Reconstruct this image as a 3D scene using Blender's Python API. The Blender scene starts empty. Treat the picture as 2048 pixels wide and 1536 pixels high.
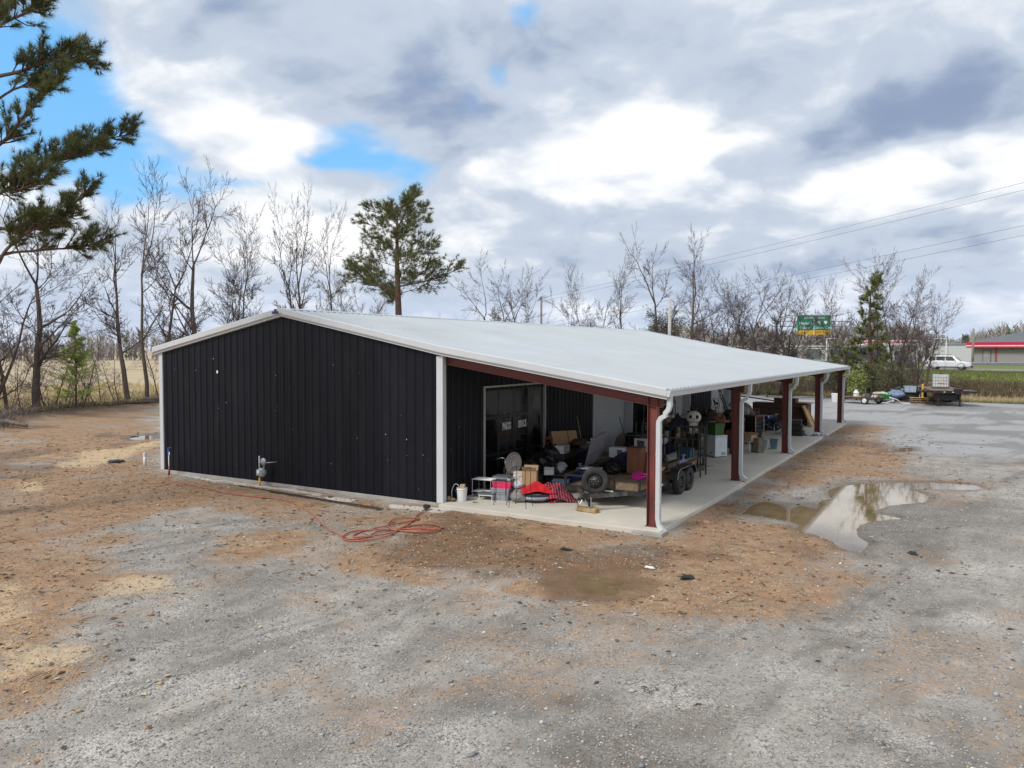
import bpy, math, random
import numpy as np
from mathutils import Vector, Matrix, Euler
R = math.radians
random.seed(7)
SC = bpy.context.scene
COL = SC.collection

# ------------------------------------------------------------------ camera
cam_d = bpy.data.cameras.new('camera')
cam = bpy.data.objects.new('camera', cam_d)
COL.objects.link(cam)
SC.camera = cam
cam_d.sensor_width = 36.0
cam_d.lens = 36.0 * 1572.55 / 2048.0
cam_d.clip_start = 0.1
cam_d.clip_end = 6000.0
_yaw, _pitch, _roll = -0.527, 0.044, 0.002
_fw = Vector((math.sin(_yaw) * math.cos(_pitch), math.cos(_yaw) * math.cos(_pitch), -math.sin(_pitch)))
_rt = Vector((math.cos(_yaw), -math.sin(_yaw), 0))
_up = _rt.cross(_fw)
_r2 = _rt * math.cos(_roll) + _up * math.sin(_roll)
_u2 = -_rt * math.sin(_roll) + _up * math.cos(_roll)
_m = Matrix((_r2, _u2, -_fw)).transposed().to_4x4()
_m.translation = Vector((24.869, -17.895, 4.396))
cam.matrix_world = _m

# ------------------------------------------------------------------ world, sun, exposure
SUN_EL, SUN_AZ = R(48), R(200)          # azimuth clockwise from +y
w = bpy.data.worlds.new('World')
SC.world = w
w.use_nodes = True
wn, wl = w.node_tree.nodes, w.node_tree.links
wn.clear()


class G:
    """small node-graph builder"""
    def __init__(s, tree):
        s.t, s.n, s.l = tree, tree.nodes, tree.links

    def new(s, typ, **kw):
        nd = s.n.new(typ)
        for k, v in kw.items():
            setattr(nd, k, v)
        return nd

    def put(s, sock, v):
        if hasattr(v, 'is_output') or isinstance(v, bpy.types.NodeSocket):
            s.l.new(v, sock)
        elif v is not None:
            if sock.type == 'RGBA' and len(v) == 3:
                v = (*v, 1)
            sock.default_value = v

    def math(s, op, a, b=None, c=None, clamp=False):
        nd = s.new('ShaderNodeMath', operation=op, use_clamp=clamp)
        s.put(nd.inputs[0], a)
        if b is not None: s.put(nd.inputs[1], b)
        if c is not None: s.put(nd.inputs[2], c)
        return nd.outputs[0]

    def vmath(s, op, a, b=None, scale=None):
        nd = s.new('ShaderNodeVectorMath', operation=op)
        s.put(nd.inputs[0], a)
        if b is not None: s.put(nd.inputs[1], b)
        if scale is not None: s.put(nd.inputs['Scale'], scale)
        return nd.outputs[0]

    def noise(s, vec, scale=5, detail=4, rough=.55, dist=0, lac=2.0):
        nd = s.new('ShaderNodeTexNoise')
        if vec is not None: s.put(nd.inputs['Vector'], vec)
        for k, v in (('Scale', scale), ('Detail', detail), ('Roughness', rough), ('Distortion', dist), ('Lacunarity', lac)):
            s.put(nd.inputs[k], v)
        return nd.outputs['Fac']

    def voro(s, vec, scale, feature='F1', out='Distance', rand=1):
        nd = s.new('ShaderNodeTexVoronoi', feature=feature)
        if vec is not None: s.put(nd.inputs['Vector'], vec)
        s.put(nd.inputs['Scale'], scale)
        s.put(nd.inputs['Randomness'], rand)
        return nd.outputs[out]

    def step(s, v, lo, hi, a=0., b=1.):
        nd = s.new('ShaderNodeMapRange', interpolation_type='SMOOTHSTEP')
        s.put(nd.inputs[0], v)
        for i, q in enumerate((lo, hi, a, b)): s.put(nd.inputs[i + 1], q)
        return nd.outputs[0]

    def lin(s, v, lo, hi, a=0., b=1.):
        nd = s.new('ShaderNodeMapRange')
        s.put(nd.inputs[0], v)
        for i, q in enumerate((lo, hi, a, b)): s.put(nd.inputs[i + 1], q)
        return nd.outputs[0]

    def mix(s, f, a, b, blend='MIX'):
        nd = s.new('ShaderNodeMix', data_type='RGBA', blend_type=blend)
        s.put(nd.inputs[0], f)
        s.put(nd.inputs[6], a)
        s.put(nd.inputs[7], b)
        return nd.outputs[2]

    def sep(s, v):
        nd = s.new('ShaderNodeSeparateXYZ')
        s.put(nd.inputs[0], v)
        return nd.outputs

    def comb(s, x, y, z):
        nd = s.new('ShaderNodeCombineXYZ')
        for i, q in enumerate((x, y, z)): s.put(nd.inputs[i], q)
        return nd.outputs[0]


g = G(w.node_tree)
out = g.new('ShaderNodeOutputWorld')
bg = g.new('ShaderNodeBackground')
bg.inputs['Strength'].default_value = 0.1
sky = g.new('ShaderNodeTexSky', sky_type='NISHITA')
sky.sun_disc = False
sky.sun_elevation = SUN_EL
sky.sun_rotation = SUN_AZ
sky.altitude = 100
sky.air_density = 1.0
sky.dust_density = 0.6
sky.ozone_density = 2.0
tc = g.new('ShaderNodeTexCoord')
d = g.vmath('NORMALIZE', tc.outputs['Generated'])
dx, dy, dz = g.sep(d)
DEG = 57.29578
az = g.math('MULTIPLY', g.math('ARCTAN2', dx, dy), DEG)
el = g.math('MULTIPLY', g.math('ARCSINE', dz), DEG)
# cloud-deck coordinates: the direction carried up to a flat deck, compressed towards the horizon
den = g.math('ADD', g.math('MAXIMUM', dz, 0.0), 0.34)
P = g.comb(g.math('DIVIDE', dx, den), g.math('DIVIDE', dy, den), 0.0)
warp = g.new('ShaderNodeTexNoise')
g.put(warp.inputs['Vector'], P)
for k, v in (('Scale', 2.2), ('Detail', 4), ('Roughness', .5)): g.put(warp.inputs[k], v)
wv = g.vmath('SUBTRACT', warp.outputs['Color'], (0.5, 0.5, 0.5))
Pw = g.vmath('ADD', P, g.vmath('SCALE', wv, scale=0.28))
n1 = g.noise(Pw, 1.8, 6, .48, .1)
n2 = g.noise(g.vmath('ADD', Pw, (7.3, 2.1, 0)), 2.5, 8, .52, .15)
n3 = g.noise(g.vmath('ADD', Pw, (1.3, 9.1, 0)), 8.0, 6, .52, .1)
wx, wy, wz = g.sep(wv)
azw = g.math('ADD', az, g.math('MULTIPLY', wx, 26.0))
elw = g.math('ADD', el, g.math('MULTIPLY', wy, 13.0))


def blob(a0, e0, sa, se, amp):
    u = g.math('DIVIDE', g.math('SUBTRACT', azw, a0), sa)
    v = g.math('DIVIDE', g.math('SUBTRACT', elw, e0), se)
    q = g.math('ADD', g.math('MULTIPLY', u, u), g.math('MULTIPLY', v, v))
    return g.math('MULTIPLY', g.math('EXPONENT', g.math('MULTIPLY', q, -1.0)), amp)


def total(base, bl):
    acc = base
    for b in bl:
        acc = g.math('ADD', acc, blob(*b))
    return acc


#   holes in the cloud deck where blue sky shows
cover = total(g.math('ADD', g.math('MULTIPLY', n1, 0.62), g.math('MULTIPLY', n3, 0.46)),
              [(-42.0, 14.9, 3.9, 1.7, -.58), (-51, 11.6, 6, 1.5, -.40), (-57, 14.8, 4.2, 4.0, -.60), (-63, 14.0, 5, 6, -.55), (-27.0, 23.3, 2.2, 1.6, -.47), (-29, 19.0, 1.7, 1.0, -.30), (-39.5, 11.5, 1.3, 2.2, -.30),
               (-22, 19.2, 2.8, 1.0, -.20), (-34, 18.3, 3.0, 1.0, -.16), (-46.5, 16.8, 6, 1.5, .16), (-47, 13.6, 3.0, 1.4, .14), (-25, 8, 34, 4.5, .22), (-10, 18, 14, 7, .16)])
cover = g.step(cover, 0.02, 0.48)
#   light and dark masses
lum = total(g.math('ADD', g.math('MULTIPLY', g.math('SUBTRACT', n2, .53), 1.6), g.math('MULTIPLY', g.math('SUBTRACT', n3, .5), 1.1)),
            [(-3.5, 15.3, 8.5, 3.4, -.82), (3.0, 13.0, 7, 1.6, -.30), (-36.5, 18.6, 7.5, 2.4, -.62), (-46.0, 22.4, 8, 2.0, -.35), (-20, 21.5, 10, 2.6, -.42), (-33, 22.5, 7, 2.0, -.25),
             (-19, 15.2, 5.0, 2.2, .55), (-31.0, 15.6, 2.4, 1.4, .42), (-23, 13.2, 8, 1.9, .25), (-24, 19.3, 2.4, .8, .32), (-10.5, 16.6, 2.2, 1.8, .28),
             (-46.5, 16.8, 5, 1.5, .25), (-48.5, 14.3, 4, 1.3, .25), (-44, 8.6, 9, 2.8, .34), (-53, 19, 6, 3.0, .15), (-3, 10.3, 8, 1.7, .58),
             (-25, 7.6, 9, 1.8, -.30), (-24, 4.6, 12, 1.6, -.34), (-6, 5.0, 16, 2.0, -.28), (-29.5, 11.2, 2.6, 1.3, -.25), (-16, 10.2, 7, 1.2, -.25), (-52, 2.5, 20, 2.0, -.12)])
lumf = g.step(lum, -1.15, 0.66)
c = g.mix(g.step(lumf, 0.0, 0.5), (1.75, 2.25, 3.3), (3.6, 4.1, 4.85))
c = g.mix(g.step(lumf, 0.5, 1.0), c, (6.8, 6.85, 6.9))
lowband = g.step(el, 7.0, 1.0)
c = g.mix(g.math('MULTIPLY', lowband, .45), c, (4.0, 4.6, 5.9))
blue = g.mix(0.65, sky.outputs[0], (1.2, 3.9, 7.2))
skycol = g.mix(cover, blue, c)
g.l.new(skycol, bg.inputs['Color'])
g.l.new(bg.outputs[0], out.inputs['Surface'])

sd = bpy.data.lights.new('sun', 'SUN')
sd.energy = 1.7
sd.angle = R(18)
sd.color = (1.0, 0.96, 0.9)
sun = bpy.data.objects.new('sun', sd)
COL.objects.link(sun)
_s = Vector((math.sin(SUN_AZ) * math.cos(SUN_EL), math.cos(SUN_AZ) * math.cos(SUN_EL), math.sin(SUN_EL)))
sun.rotation_euler = _s.to_track_quat('Z', 'Y').to_euler()
sun.location = (0, 0, 60)

SC.render.engine = 'CYCLES'
SC.view_settings.view_transform = 'Standard'
SC.view_settings.look = 'None'
SC.view_settings.gamma = 1.0
SC.view_settings.use_curve_mapping = False
SC.view_settings.exposure = 0.68
SC.cycles.max_bounces = 5
SC.cycles.transparent_max_bounces = 8
SC.cycles.use_denoising = True

# ------------------------------------------------------------------ materials
MATS = {}


def mat(name, col, rough=.6, metal=0., var=.25, scale=3., bump=0., bscale=40., spec=.5, dirt=None, dscale=1.2, damt=.4, alpha=None, stretch=None, coat=0, obj=True):
    """procedural principled material: colour varied by noise, dirt blotches, fine bump"""
    if name in MATS: return MATS[name]
    m = bpy.data.materials.new(name)
    m.use_nodes = True
    q = G(m.node_tree)
    b = q.n['Principled BSDF']
    tc = q.new('ShaderNodeTexCoord')
    v = tc.outputs['Object'] if obj else q.new('ShaderNodeNewGeometry').outputs['Position']
    if stretch: v = q.vmath('MULTIPLY', v, stretch)
    n = q.noise(v, scale, 5, .6)
    f = q.lin(n, .3, .7, 1 - var, 1 + var)
    oi = q.new('ShaderNodeObjectInfo')
    f = q.math('MULTIPLY', f, q.lin(oi.outputs['Random'], 0, 1, 1 - var * .35, 1 + var * .35))
    sc = q.vmath('SCALE', col, scale=f)
    c = sc
    if dirt:
        n2 = q.noise(v, dscale, 6, .65)
        c = q.mix(q.step(n2, .45, .75, 0, damt), c, dirt)
    q.put(b.inputs['Base Color'], c)
    q.put(b.inputs['Roughness'], q.lin(n, .3, .7, max(rough - .1, .02), min(rough + .1, 1)))
    b.inputs['Metallic'].default_value = metal
    b.inputs['Specular IOR Level'].default_value = spec
    if coat: b.inputs['Coat Weight'].default_value = coat
    if bump:
        bp = q.new('ShaderNodeBump')
        bp.inputs['Strength'].default_value = bump
        bp.inputs['Distance'].default_value = .02
        q.put(bp.inputs['Height'], q.noise(v, bscale, 4, .6))
        q.l.new(bp.outputs[0], b.inputs['Normal'])
    MATS[name] = m
    return m


# ------------------------------------------------------------------ mesh helpers
class MB:
    """collects shapes for ONE mesh"""
    def __init__(s):
        s.v, s.f, s.mi = [], [], []
        s.k = 0

    def add(s, vs, fs):
        o = len(s.v)
        s.v += [tuple(p) for p in vs]
        s.f += [tuple(i + o for i in f) for f in fs]
        s.mi += [s.k] * len(fs)
        return s

    def box(s, c, d, rot=None):
        x, y, z = d[0] / 2, d[1] / 2, d[2] / 2
        vs = [Vector((a * x, b * y, e * z)) for a in (-1, 1) for b in (-1, 1) for e in (-1, 1)]
        if rot is not None:
            M = Euler(rot).to_matrix()
            vs = [M @ p for p in vs]
        vs = [p + Vector(c) for p in vs]
        return s.add(vs, [(0, 1, 3, 2), (4, 6, 7, 5), (0, 4, 5, 1), (2, 3, 7, 6), (0, 2, 6, 4), (1, 5, 7, 3)])

    def b2(s, a, b):
        return s.box([(a[i] + b[i]) / 2 for i in range(3)], [abs(b[i] - a[i]) for i in range(3)])

    def taper(s, c, d0, d1, h, rz=0):
        """box with base d0 at c, top d1 at height h"""
        vs = []
        for (dx, dy), z in ((d0, 0), (d1, h)):
            for a, b in ((-1, -1), (1, -1), (1, 1), (-1, 1)):
                p = Vector((a * dx / 2, b * dy / 2, 0))
                p.rotate(Euler((0, 0, rz)))
                vs.append(Vector(c) + p + Vector((0, 0, z)))
        return s.add(vs, [(3, 2, 1, 0), (4, 5, 6, 7), (0, 1, 5, 4), (1, 2, 6, 5), (2, 3, 7, 6), (3, 0, 4, 7)])

    def cyl(s, p0, p1, r0, r1=None, n=10, cap=True):
        r1 = r0 if r1 is None else r1
        p0, p1 = Vector(p0), Vector(p1)
        ax = (p1 - p0)
        if ax.length < 1e-7: return s
        ax.normalize()
        u = ax.orthogonal().normalized()
        w_ = ax.cross(u)
        vs = []
        for p, r in ((p0, r0), (p1, r1)):
            for i in range(n):
                a = 2 * math.pi * i / n
                vs.append(p + u * (math.cos(a) * r) + w_ * (math.sin(a) * r))
        fs = [(i, (i + 1) % n, n + (i + 1) % n, n + i) for i in range(n)]
        if cap: fs += [tuple(range(n - 1, -1, -1)), tuple(range(n, 2 * n))]
        return s.add(vs, fs)

    def tube(s, pts, r, n=6, closed=False):
        """swept tube along points; r number or list"""
        pts = [Vector(p) for p in pts]
        N = len(pts)
        rr = r if isinstance(r, (list, tuple)) else [r] * N
        vs = []
        pu = None
        for i, p in enumerate(pts):
            if closed: t = pts[(i + 1) % N] - pts[i - 1]
            else: t = pts[min(i + 1, N - 1)] - pts[max(i - 1, 0)]
            if t.length < 1e-9: t = Vector((0, 0, 1))
            t.normalize()
            if pu is None: u = t.orthogonal().normalized()
            else:
                u = pu - t * pu.dot(t)
                u = u.normalized() if u.length > 1e-6 else t.orthogonal().normalized()
            pu = u
            w_ = t.cross(u)
            for k in range(n):
                a = 2 * math.pi * k / n
                vs.append(p + u * (math.cos(a) * rr[i]) + w_ * (math.sin(a) * rr[i]))
        fs = []
        for i in range(N if closed else N - 1):
            j = (i + 1) % N
            for k in range(n):
                k2 = (k + 1) % n
                fs.append((i * n + k, i * n + k2, j * n + k2, j * n + k))
        if not closed: fs += [tuple(range(n - 1, -1, -1)), tuple(range((N - 1) * n, N * n))]
        return s.add(vs, fs)

    def prism(s, poly, p0, ex, ey, ez, depth):
        """polygon in the plane (ex, ey) at p0 extruded along ez"""
        p0, ex, ey, ez = map(Vector, (p0, ex, ey, ez))
        n = len(poly)
        vs = [p0 + ex * a + ey * b for a, b in poly] + [p0 + ex * a + ey * b + ez * depth for a, b in poly]
        fs = [tuple(range(n - 1, -1, -1)), tuple(range(n, 2 * n))]
        fs += [(i, (i + 1) % n, n + (i + 1) % n, n + i) for i in range(n)]
        return s.add(vs, fs)

    def lathe(s, prof, c=(0, 0, 0), n=18, axis='z', M=None):
        vs, fs = [], []
        c = Vector(c)
        for r, z in prof:
            for i in range(n):
                a = 2 * math.pi * i / n
                p = Vector((math.cos(a) * r, math.sin(a) * r, z))
                if axis == 'x': p = Vector((p.z, p.x, p.y))
                if axis == 'y': p = Vector((p.x, p.z, p.y))
                if M is not None: p = M @ p
                vs.append(c + p)
        for j in range(len(prof) - 1):
            for i in range(n):
                fs.append((j * n + i, j * n + (i + 1) % n, (j + 1) * n + (i + 1) % n, (j + 1) * n + i))
        return s.add(vs, fs)

    def blobm(s, c, r, n=12, m=8, jit=0., seed=0, sq=1.):
        """lumpy ellipsoid"""
        rnd = random.Random(seed)
        ph = [rnd.uniform(0, 6.28) for _ in range(6)]
        vs, fs = [], []
        for j in range(m + 1):
            t = math.pi * j / m
            for i in range(n):
                a = 2 * math.pi * i / n
                k = 1 + jit * (math.sin(3 * a + ph[0] + 2 * t) * .5 + math.sin(5 * a + ph[1] - 3 * t) * .35 + math.sin(4 * t + ph[2]) * .4 + rnd.uniform(-.35, .35))
                st = math.sin(t)
                ca, sa = math.cos(a), math.sin(a)
                if sq != 1:
                    ca = math.copysign(abs(ca) ** sq, ca)
                    sa = math.copysign(abs(sa) ** sq, sa)
                vs.append((c[0] + r[0] * k * st * ca, c[1] + r[1] * k * st * sa, c[2] + r[2] * (k if j not in (0, m) else 1) * math.cos(t)))
        for j in range(m):
            for i in range(n):
                fs.append((j * n + i, (j + 1) * n + i, (j + 1) * n + (i + 1) % n, j * n + (i + 1) % n))
        return s.add(vs, fs)

    def sheet(s, fn, nu, nv, thick=0.):
        """surface fn(u,v)->(x,y,z)"""
        vs = [fn(i / nu, j / nv) for j in range(nv + 1) for i in range(nu + 1)]
        fs = [(j * (nu + 1) + i, j * (nu + 1) + i + 1, (j + 1) * (nu + 1) + i + 1, (j + 1) * (nu + 1) + i) for j in range(nv) for i in range(nu)]
        return s.add(vs, fs)

    def mesh(s, name, mats, smooth=False):
        me = bpy.data.meshes.new(name)
        me.from_pydata(s.v, [], s.f)
        for m in (mats if isinstance(mats, (list, tuple)) else [mats]): me.materials.append(m)
        if any(s.mi): me.polygons.foreach_set('material_index', s.mi)
        if smooth: me.polygons.foreach_set('use_smooth', [True] * len(me.polygons))
        me.update()
        return me


def link(name, data, parent=None):
    o = bpy.data.objects.new(name, data)
    COL.objects.link(o)
    if parent is not None: o.parent = parent
    return o


def part(name, mb, m, parent, bevel=0., smooth=False, label=None, loc=None, rot=None, solid=0.):
    me = mb if isinstance(mb, bpy.types.Mesh) else mb.mesh(name, m, smooth)
    o = link(name, me, parent)
    if bevel:
        md = o.modifiers.new('bevel', 'BEVEL')
        md.width = bevel
        md.segments = 2
        md.limit_method = 'ANGLE'
    if solid:
        md = o.modifiers.new('solid', 'SOLIDIFY')
        md.thickness = solid
    if label: o['label'] = label
    if loc: o.location = loc
    if rot: o.rotation_euler = rot
    return o


def tag(o, label, cat, group=None):
    o['label'] = label
    o['category'] = cat
    if group: o['group'] = group
    return o


def thing(name, label, cat, loc=(0, 0, 0), rz=0., group=None, rot=None):
    o = link(name, None)
    o.location = loc
    o.rotation_euler = rot if rot else (0, 0, rz)
    o.empty_display_size = .2
    return tag(o, label, cat, group)


def solo(name, mb, m, label, cat, loc=(0, 0, 0), rz=0., group=None, bevel=0., smooth=False, rot=None, solid=0.):
    o = part(name, mb, m, None, bevel, smooth, solid=solid)
    o.location = loc
    o.rotation_euler = rot if rot else (0, 0, rz)
    return tag(o, label, cat, group)


def under(o, parent):
    """make o a part of parent without moving it"""
    bpy.context.view_layer.update()
    mw = o.matrix_world.copy()
    o.parent = parent
    o.matrix_parent_inverse = parent.matrix_world.inverted()
    for k in ('label', 'category', 'group'):
        if k in o: del o[k]
    return o


def struct(name, mb, m, parent=None, smooth=False):
    o = part(name, mb, m, parent, smooth=smooth)
    o['kind'] = 'structure'
    return o


def text(name, body, size, m, parent, loc, rot, extrude=.003, align='CENTER', sx=1., bold=0.):
    cu = bpy.data.curves.new(name, 'FONT')
    cu.body = body
    cu.size = size
    cu.extrude = extrude
    cu.offset = bold
    cu.align_x = align
    cu.align_y = 'CENTER'
    cu.materials.append(m)
    tmp = link(name + '_curve', cu)
    dg = bpy.context.evaluated_depsgraph_get()
    me = bpy.data.meshes.new_from_object(tmp.evaluated_get(dg))
    bpy.data.objects.remove(tmp)
    bpy.data.curves.remove(cu)
    me.name = name
    o = link(name, me, parent)
    o.location = loc
    o.rotation_euler = rot
    o.scale = (sx, 1, 1)
    return o


# ------------------------------------------------------------------ numpy noise and polygons
_rng = np.random.default_rng(11)
_LAT = _rng.random((256, 256))


def vnoise(x, y):
    xi, yi = np.floor(x).astype(int), np.floor(y).astype(int)
    fx, fy = x - xi, y - yi
    fx, fy = fx * fx * (3 - 2 * fx), fy * fy * (3 - 2 * fy)
    a, b = _LAT[xi & 255, yi & 255], _LAT[(xi + 1) & 255, yi & 255]
    c_, d_ = _LAT[xi & 255, (yi + 1) & 255], _LAT[(xi + 1) & 255, (yi + 1) & 255]
    return (a * (1 - fx) + b * fx) * (1 - fy) + (c_ * (1 - fx) + d_ * fx) * fy


def fbm(x, y, s=1., o=4):
    t, a, q = 0., .5, 0.
    for i in range(o):
        t = t + a * vnoise(x * s + 17.3 * i, y * s - 9.1 * i)
        q += a
        a *= .5
        s *= 2.03
    return t / q


def sstep(v, lo, hi):
    t = np.clip((v - lo) / (hi - lo), 0, 1)
    return t * t * (3 - 2 * t)


def sdf(px, py, poly):
    """signed distance, negative inside"""
    d_ = np.full(px.shape, 1e9)
    ins = np.zeros(px.shape, bool)
    n = len(poly)
    for i in range(n):
        (ax, ay), (bx, by) = poly[i], poly[(i + 1) % n]
        ex, ey = bx - ax, by - ay
        t = np.clip(((px - ax) * ex + (py - ay) * ey) / (ex * ex + ey * ey + 1e-12), 0, 1)
        d_ = np.minimum(d_, np.hypot(px - ax - t * ex, py - ay - t * ey))
        cond = ((ay > py) != (by > py)) & (px < (bx - ax) * (py - ay) / (by - ay + 1e-12) + ax)
        ins ^= cond
    return np.where(ins, -d_, d_)

# ================================================================== GROUND
PUD = [(19.66,3.42),(19.69,4.46),(19.76,5.53),(20.17,5.25),(20.64,4.62),(20.83,5.39),(21.32,5.03),(21.30,6.09),(21.49,7.01),(21.19,8.59),(21.48,9.51),(22.23,10.51),(22.67,11.01),(24.04,11.82),(24.95,11.91),(25.33,11.26),(24.73,10.70),(23.19,10.10),(23.78,8.94),(23.68,7.77),(22.93,6.64),(22.64,5.42),(23.41,4.99),(22.93,4.35),(22.52,3.63),(22.64,2.14),(22.95,1.65),(22.84,0.80),(22.57,0.90),(22.18,1.58),(21.81,1.94),(21.50,2.06),(21.24,2.28),(21.25,2.81),(20.90,3.22),(20.23,3.39)]
PUD2 = [(17.78,-4.51),(18.10,-3.71),(18.78,-3.52),(19.84,-3.87),(19.95,-4.68),(19.37,-5.35),(18.62,-5.63)]
PUD3 = [(-12.19,6.52),(-11.46,8.08),(-9.43,6.62),(-9.48,5.12)]
PUD4 = [(-13.65,6.19),(-12.47,6.36),(-11.71,5.75),(-12.51,5.53)]
PUD5 = [(21.71,20.60),(22.81,22.32),(23.08,20.82),(22.10,19.45)]
PUDS = [(PUD, .10), (PUD2, .035), (PUD3, .06), (PUD4, .05), (PUD5, .04)]
CL1 = [(-60,-9),(-60,60),(-27.4,19.2),(0.31,-0.13),(5.60,0.26),(12.11,-0.21),(13.53,-1.97),(10.53,-3.75),(6.21,-2.96),(7.29,-6.30),(9.35,-8.23),(11.13,-8.44),(11.80,-9.49),(13.38,-11.31),(13.81,-11.91),(14.49,-12.77),(13.0,-14.8),(-40,-40)]
CL2 = [(12.47,-0.27),(18.61,-0.27),(18.96,1.92),(21.61,2.19),(22.76,0.16),(22.45,-4.72),(20.67,-5.19),(19.54,-6.15),(17.71,-6.00),(15.99,-6.68),(12.56,-6.33),(12.57,-7.97),(9.89,-5.35),(11.45,-3.83)]
CL3 = [(18.81,-0.35),(18.6,33.5),(21.5,31.5),(23.20,27.94),(23.65,21.16),(22.85,12.70),(24.40,12.39),(25.6,12.0),(21.48,10.64),(19.35,4.43),(19.13,1.35)]
SILT = [[(10.77,-9.22),(10.72,-8.68),(11.63,-8.14),(12.25,-8.71),(11.78,-9.66)], [(8.65,-10.10),(9.44,-9.82),(12.66,-11.50),(13.82,-11.27),(14.06,-11.56),(14.20,-12.25),(13.86,-12.64)], [(-2.04,-3.97),(-1.70,-3.19),(0.11,-4.28),(-0.04,-4.87)], [(-5.62,-0.82),(-9.01,6.37),(-6.57,4.62),(-2.51,-1.14)], [(-7.66,1.37),(-7.43,4.98),(-6.31,3.94),(-5.82,0.69)]]
CEM = [[(1.06,-0.07),(7.79,-0.20),(8.08,-0.51),(3.17,-0.52)], [(7.70,-0.74),(9.54,-0.38),(9.59,-0.87),(8.28,-1.12)], [(10.38,-0.49),(12.68,-0.18),(12.69,-0.79),(11.20,-0.83)]]
DARK = [[(17.22,-3.11),(18.59,-2.54),(19.62,-3.81),(18.33,-4.19),(17.40,-4.33)], [(22.29,6.17),(25.25,10.20),(26.50,9.54),(26.12,2.64),(24.64,-0.46),(22.76,0.16)], [(20.5,52),(22,47),(27,47),(30,53),(24,57)]]


def row_t(x, y):
    return y + 0.12 * (x - 27.0)


def edge_left(x, y):
    """distance past the brush line on the left and behind the building (positive = field side)"""
    n_ = np.hypot(9.6, 9.3)
    a = (-(x + 24.0) * 9.3 - (y - 7.5) * 9.6 * 0.0) / n_
    # line through (-23,6) and (-29,14), then along the back of the lot
    d1 = -((x + 23.0) * 8.0 + (y - 6.0) * 6.0) / 10.0
    d1 = np.where(y > 14, -(x + 29.0), d1)
    return d1


def ground_h(x, y):
    x, y = np.asarray(x, float), np.asarray(y, float)
    h = (fbm(x, y, .6, 4) - .5) * .05 + (fbm(x + 40, y, 2.6, 3) - .5) * .02
    h = np.maximum(h, -.022)
    t = row_t(x, y)
    bank = sstep(t, 61.5, 69) * .95 + sstep(t, 68, 85) * 1.05 - np.exp(-((t - 62.0) / 1.6) ** 2) * .25
    bank = (bank + sstep(t, 104, 260) * .7) * sstep(x, -45, -14)
    h = h + np.where(t > 55, bank, 0)
    e = edge_left(x, y)
    h = h + np.exp(-(e / 1.5) ** 2) * (.28 + .3 * (fbm(x, y, .9, 3) - .4)) * sstep(e, -6, -1)
    h = h + np.where((x < -2) & (e < 0), (fbm(x + 9, y + 5, .8, 4) - .5) * .12, 0)
    near = (x > -20) & (x < 30) & (y > -10) & (y < 26)
    if np.any(near):
        xs, ys = x[near] if x.ndim else x, y[near] if y.ndim else y
        dd = np.zeros(np.shape(xs))
        wob = (fbm(xs, ys, 1.7, 4) - .5) * .5 + (fbm(xs + 5, ys, 6.0, 2) - .5) * .16
        for poly, dep in PUDS:
            s_ = sdf(xs, ys, poly) + wob * (.35 if dep > .05 else .9)
            dd = dd - np.clip(((.2 if dep > .08 else .10) - s_) / .5, 0, 1) * dep
        if x.ndim:
            h[near] += dd
        else:
            h = h + dd
    return h


def axis(fine0, fine1, step, lo, hi, mid=None):
    c_ = list(np.arange(fine0, fine1 + 1e-6, step))
    s_ = step
    v = fine0
    left = []
    while v > lo:
        s_ = min(s_ * 1.07, 90)
        v -= s_
        left.append(v)
    s_ = step
    v = c_[-1]
    right = []
    while v < hi:
        s_ = min(s_ * 1.05, 90)
        v += s_
        right.append(v)
    return np.array(left[::-1] + c_ + right)


gx = axis(-8, 29, .11, -2200, 2200)
gy = axis(-13.5, 13, .11, -400, 2500)
GX, GY = np.meshgrid(gx, gy)
GZ = ground_h(GX, GY)
nx, ny = len(gx), len(gy)
vs = np.column_stack([GX.ravel(), GY.ravel(), GZ.ravel()])
ii = np.arange(nx * ny).reshape(ny, nx)
quads = np.column_stack([ii[:-1, :-1].ravel(), ii[:-1, 1:].ravel(), ii[1:, 1:].ravel(), ii[1:, :-1].ravel()])
gme = bpy.data.meshes.new('ground')
gme.vertices.add(len(vs))
gme.vertices.foreach_set('co', vs.ravel())
gme.loops.add(quads.size)
gme.loops.foreach_set('vertex_index', quads.ravel())
gme.polygons.add(len(quads))
gme.polygons.foreach_set('loop_start', np.arange(0, quads.size, 4))
gme.polygons.foreach_set('loop_total', np.full(len(quads), 4))
gme.polygons.foreach_set('use_smooth', np.ones(len(quads), bool))
gme.update()
gme.validate()
X, Y = GX.ravel(), GY.ravel()


def soft(poly, w0, wob_s=.7, wob=1.2):
    s_ = sdf(X, Y, poly) + (fbm(X + poly[0][0], Y, wob_s, 4) - .5) * wob
    return 1 - sstep(s_, -w0, w0)


E_ = edge_left(X, Y)
T_ = row_t(X, Y)
clay = np.maximum.reduce([soft(CL1, .8, .6, 2.4), soft(CL2, .8, .6, 2.2) * .95, soft(CL3, .6, .5, 2.2) * .9])
streak = fbm(X * .35 + Y * .1, Y * 2.2 - X * .9, .9, 4)
clay = clay * (.42 + .80 * sstep(fbm(X, Y, .55, 5), .32, .62)) + .42 * sstep(fbm(X + 77, Y - 5, .7, 5), .52, .70)
clay = np.clip(clay, 0, 1)
silt = np.maximum.reduce([soft(p, .6, .9, 1.1) * .9 for p in SILT])
silt = np.maximum(silt, .5 * sstep(fbm(X - 30, Y, .5, 3), .66, .8) * clay)
cem = np.maximum.reduce([soft(p, .15, 2.2, .35) for p in CEM])
dark = np.maximum.reduce([soft(p, 1.5, .6, 3.0) * .62 for p in DARK])
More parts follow.
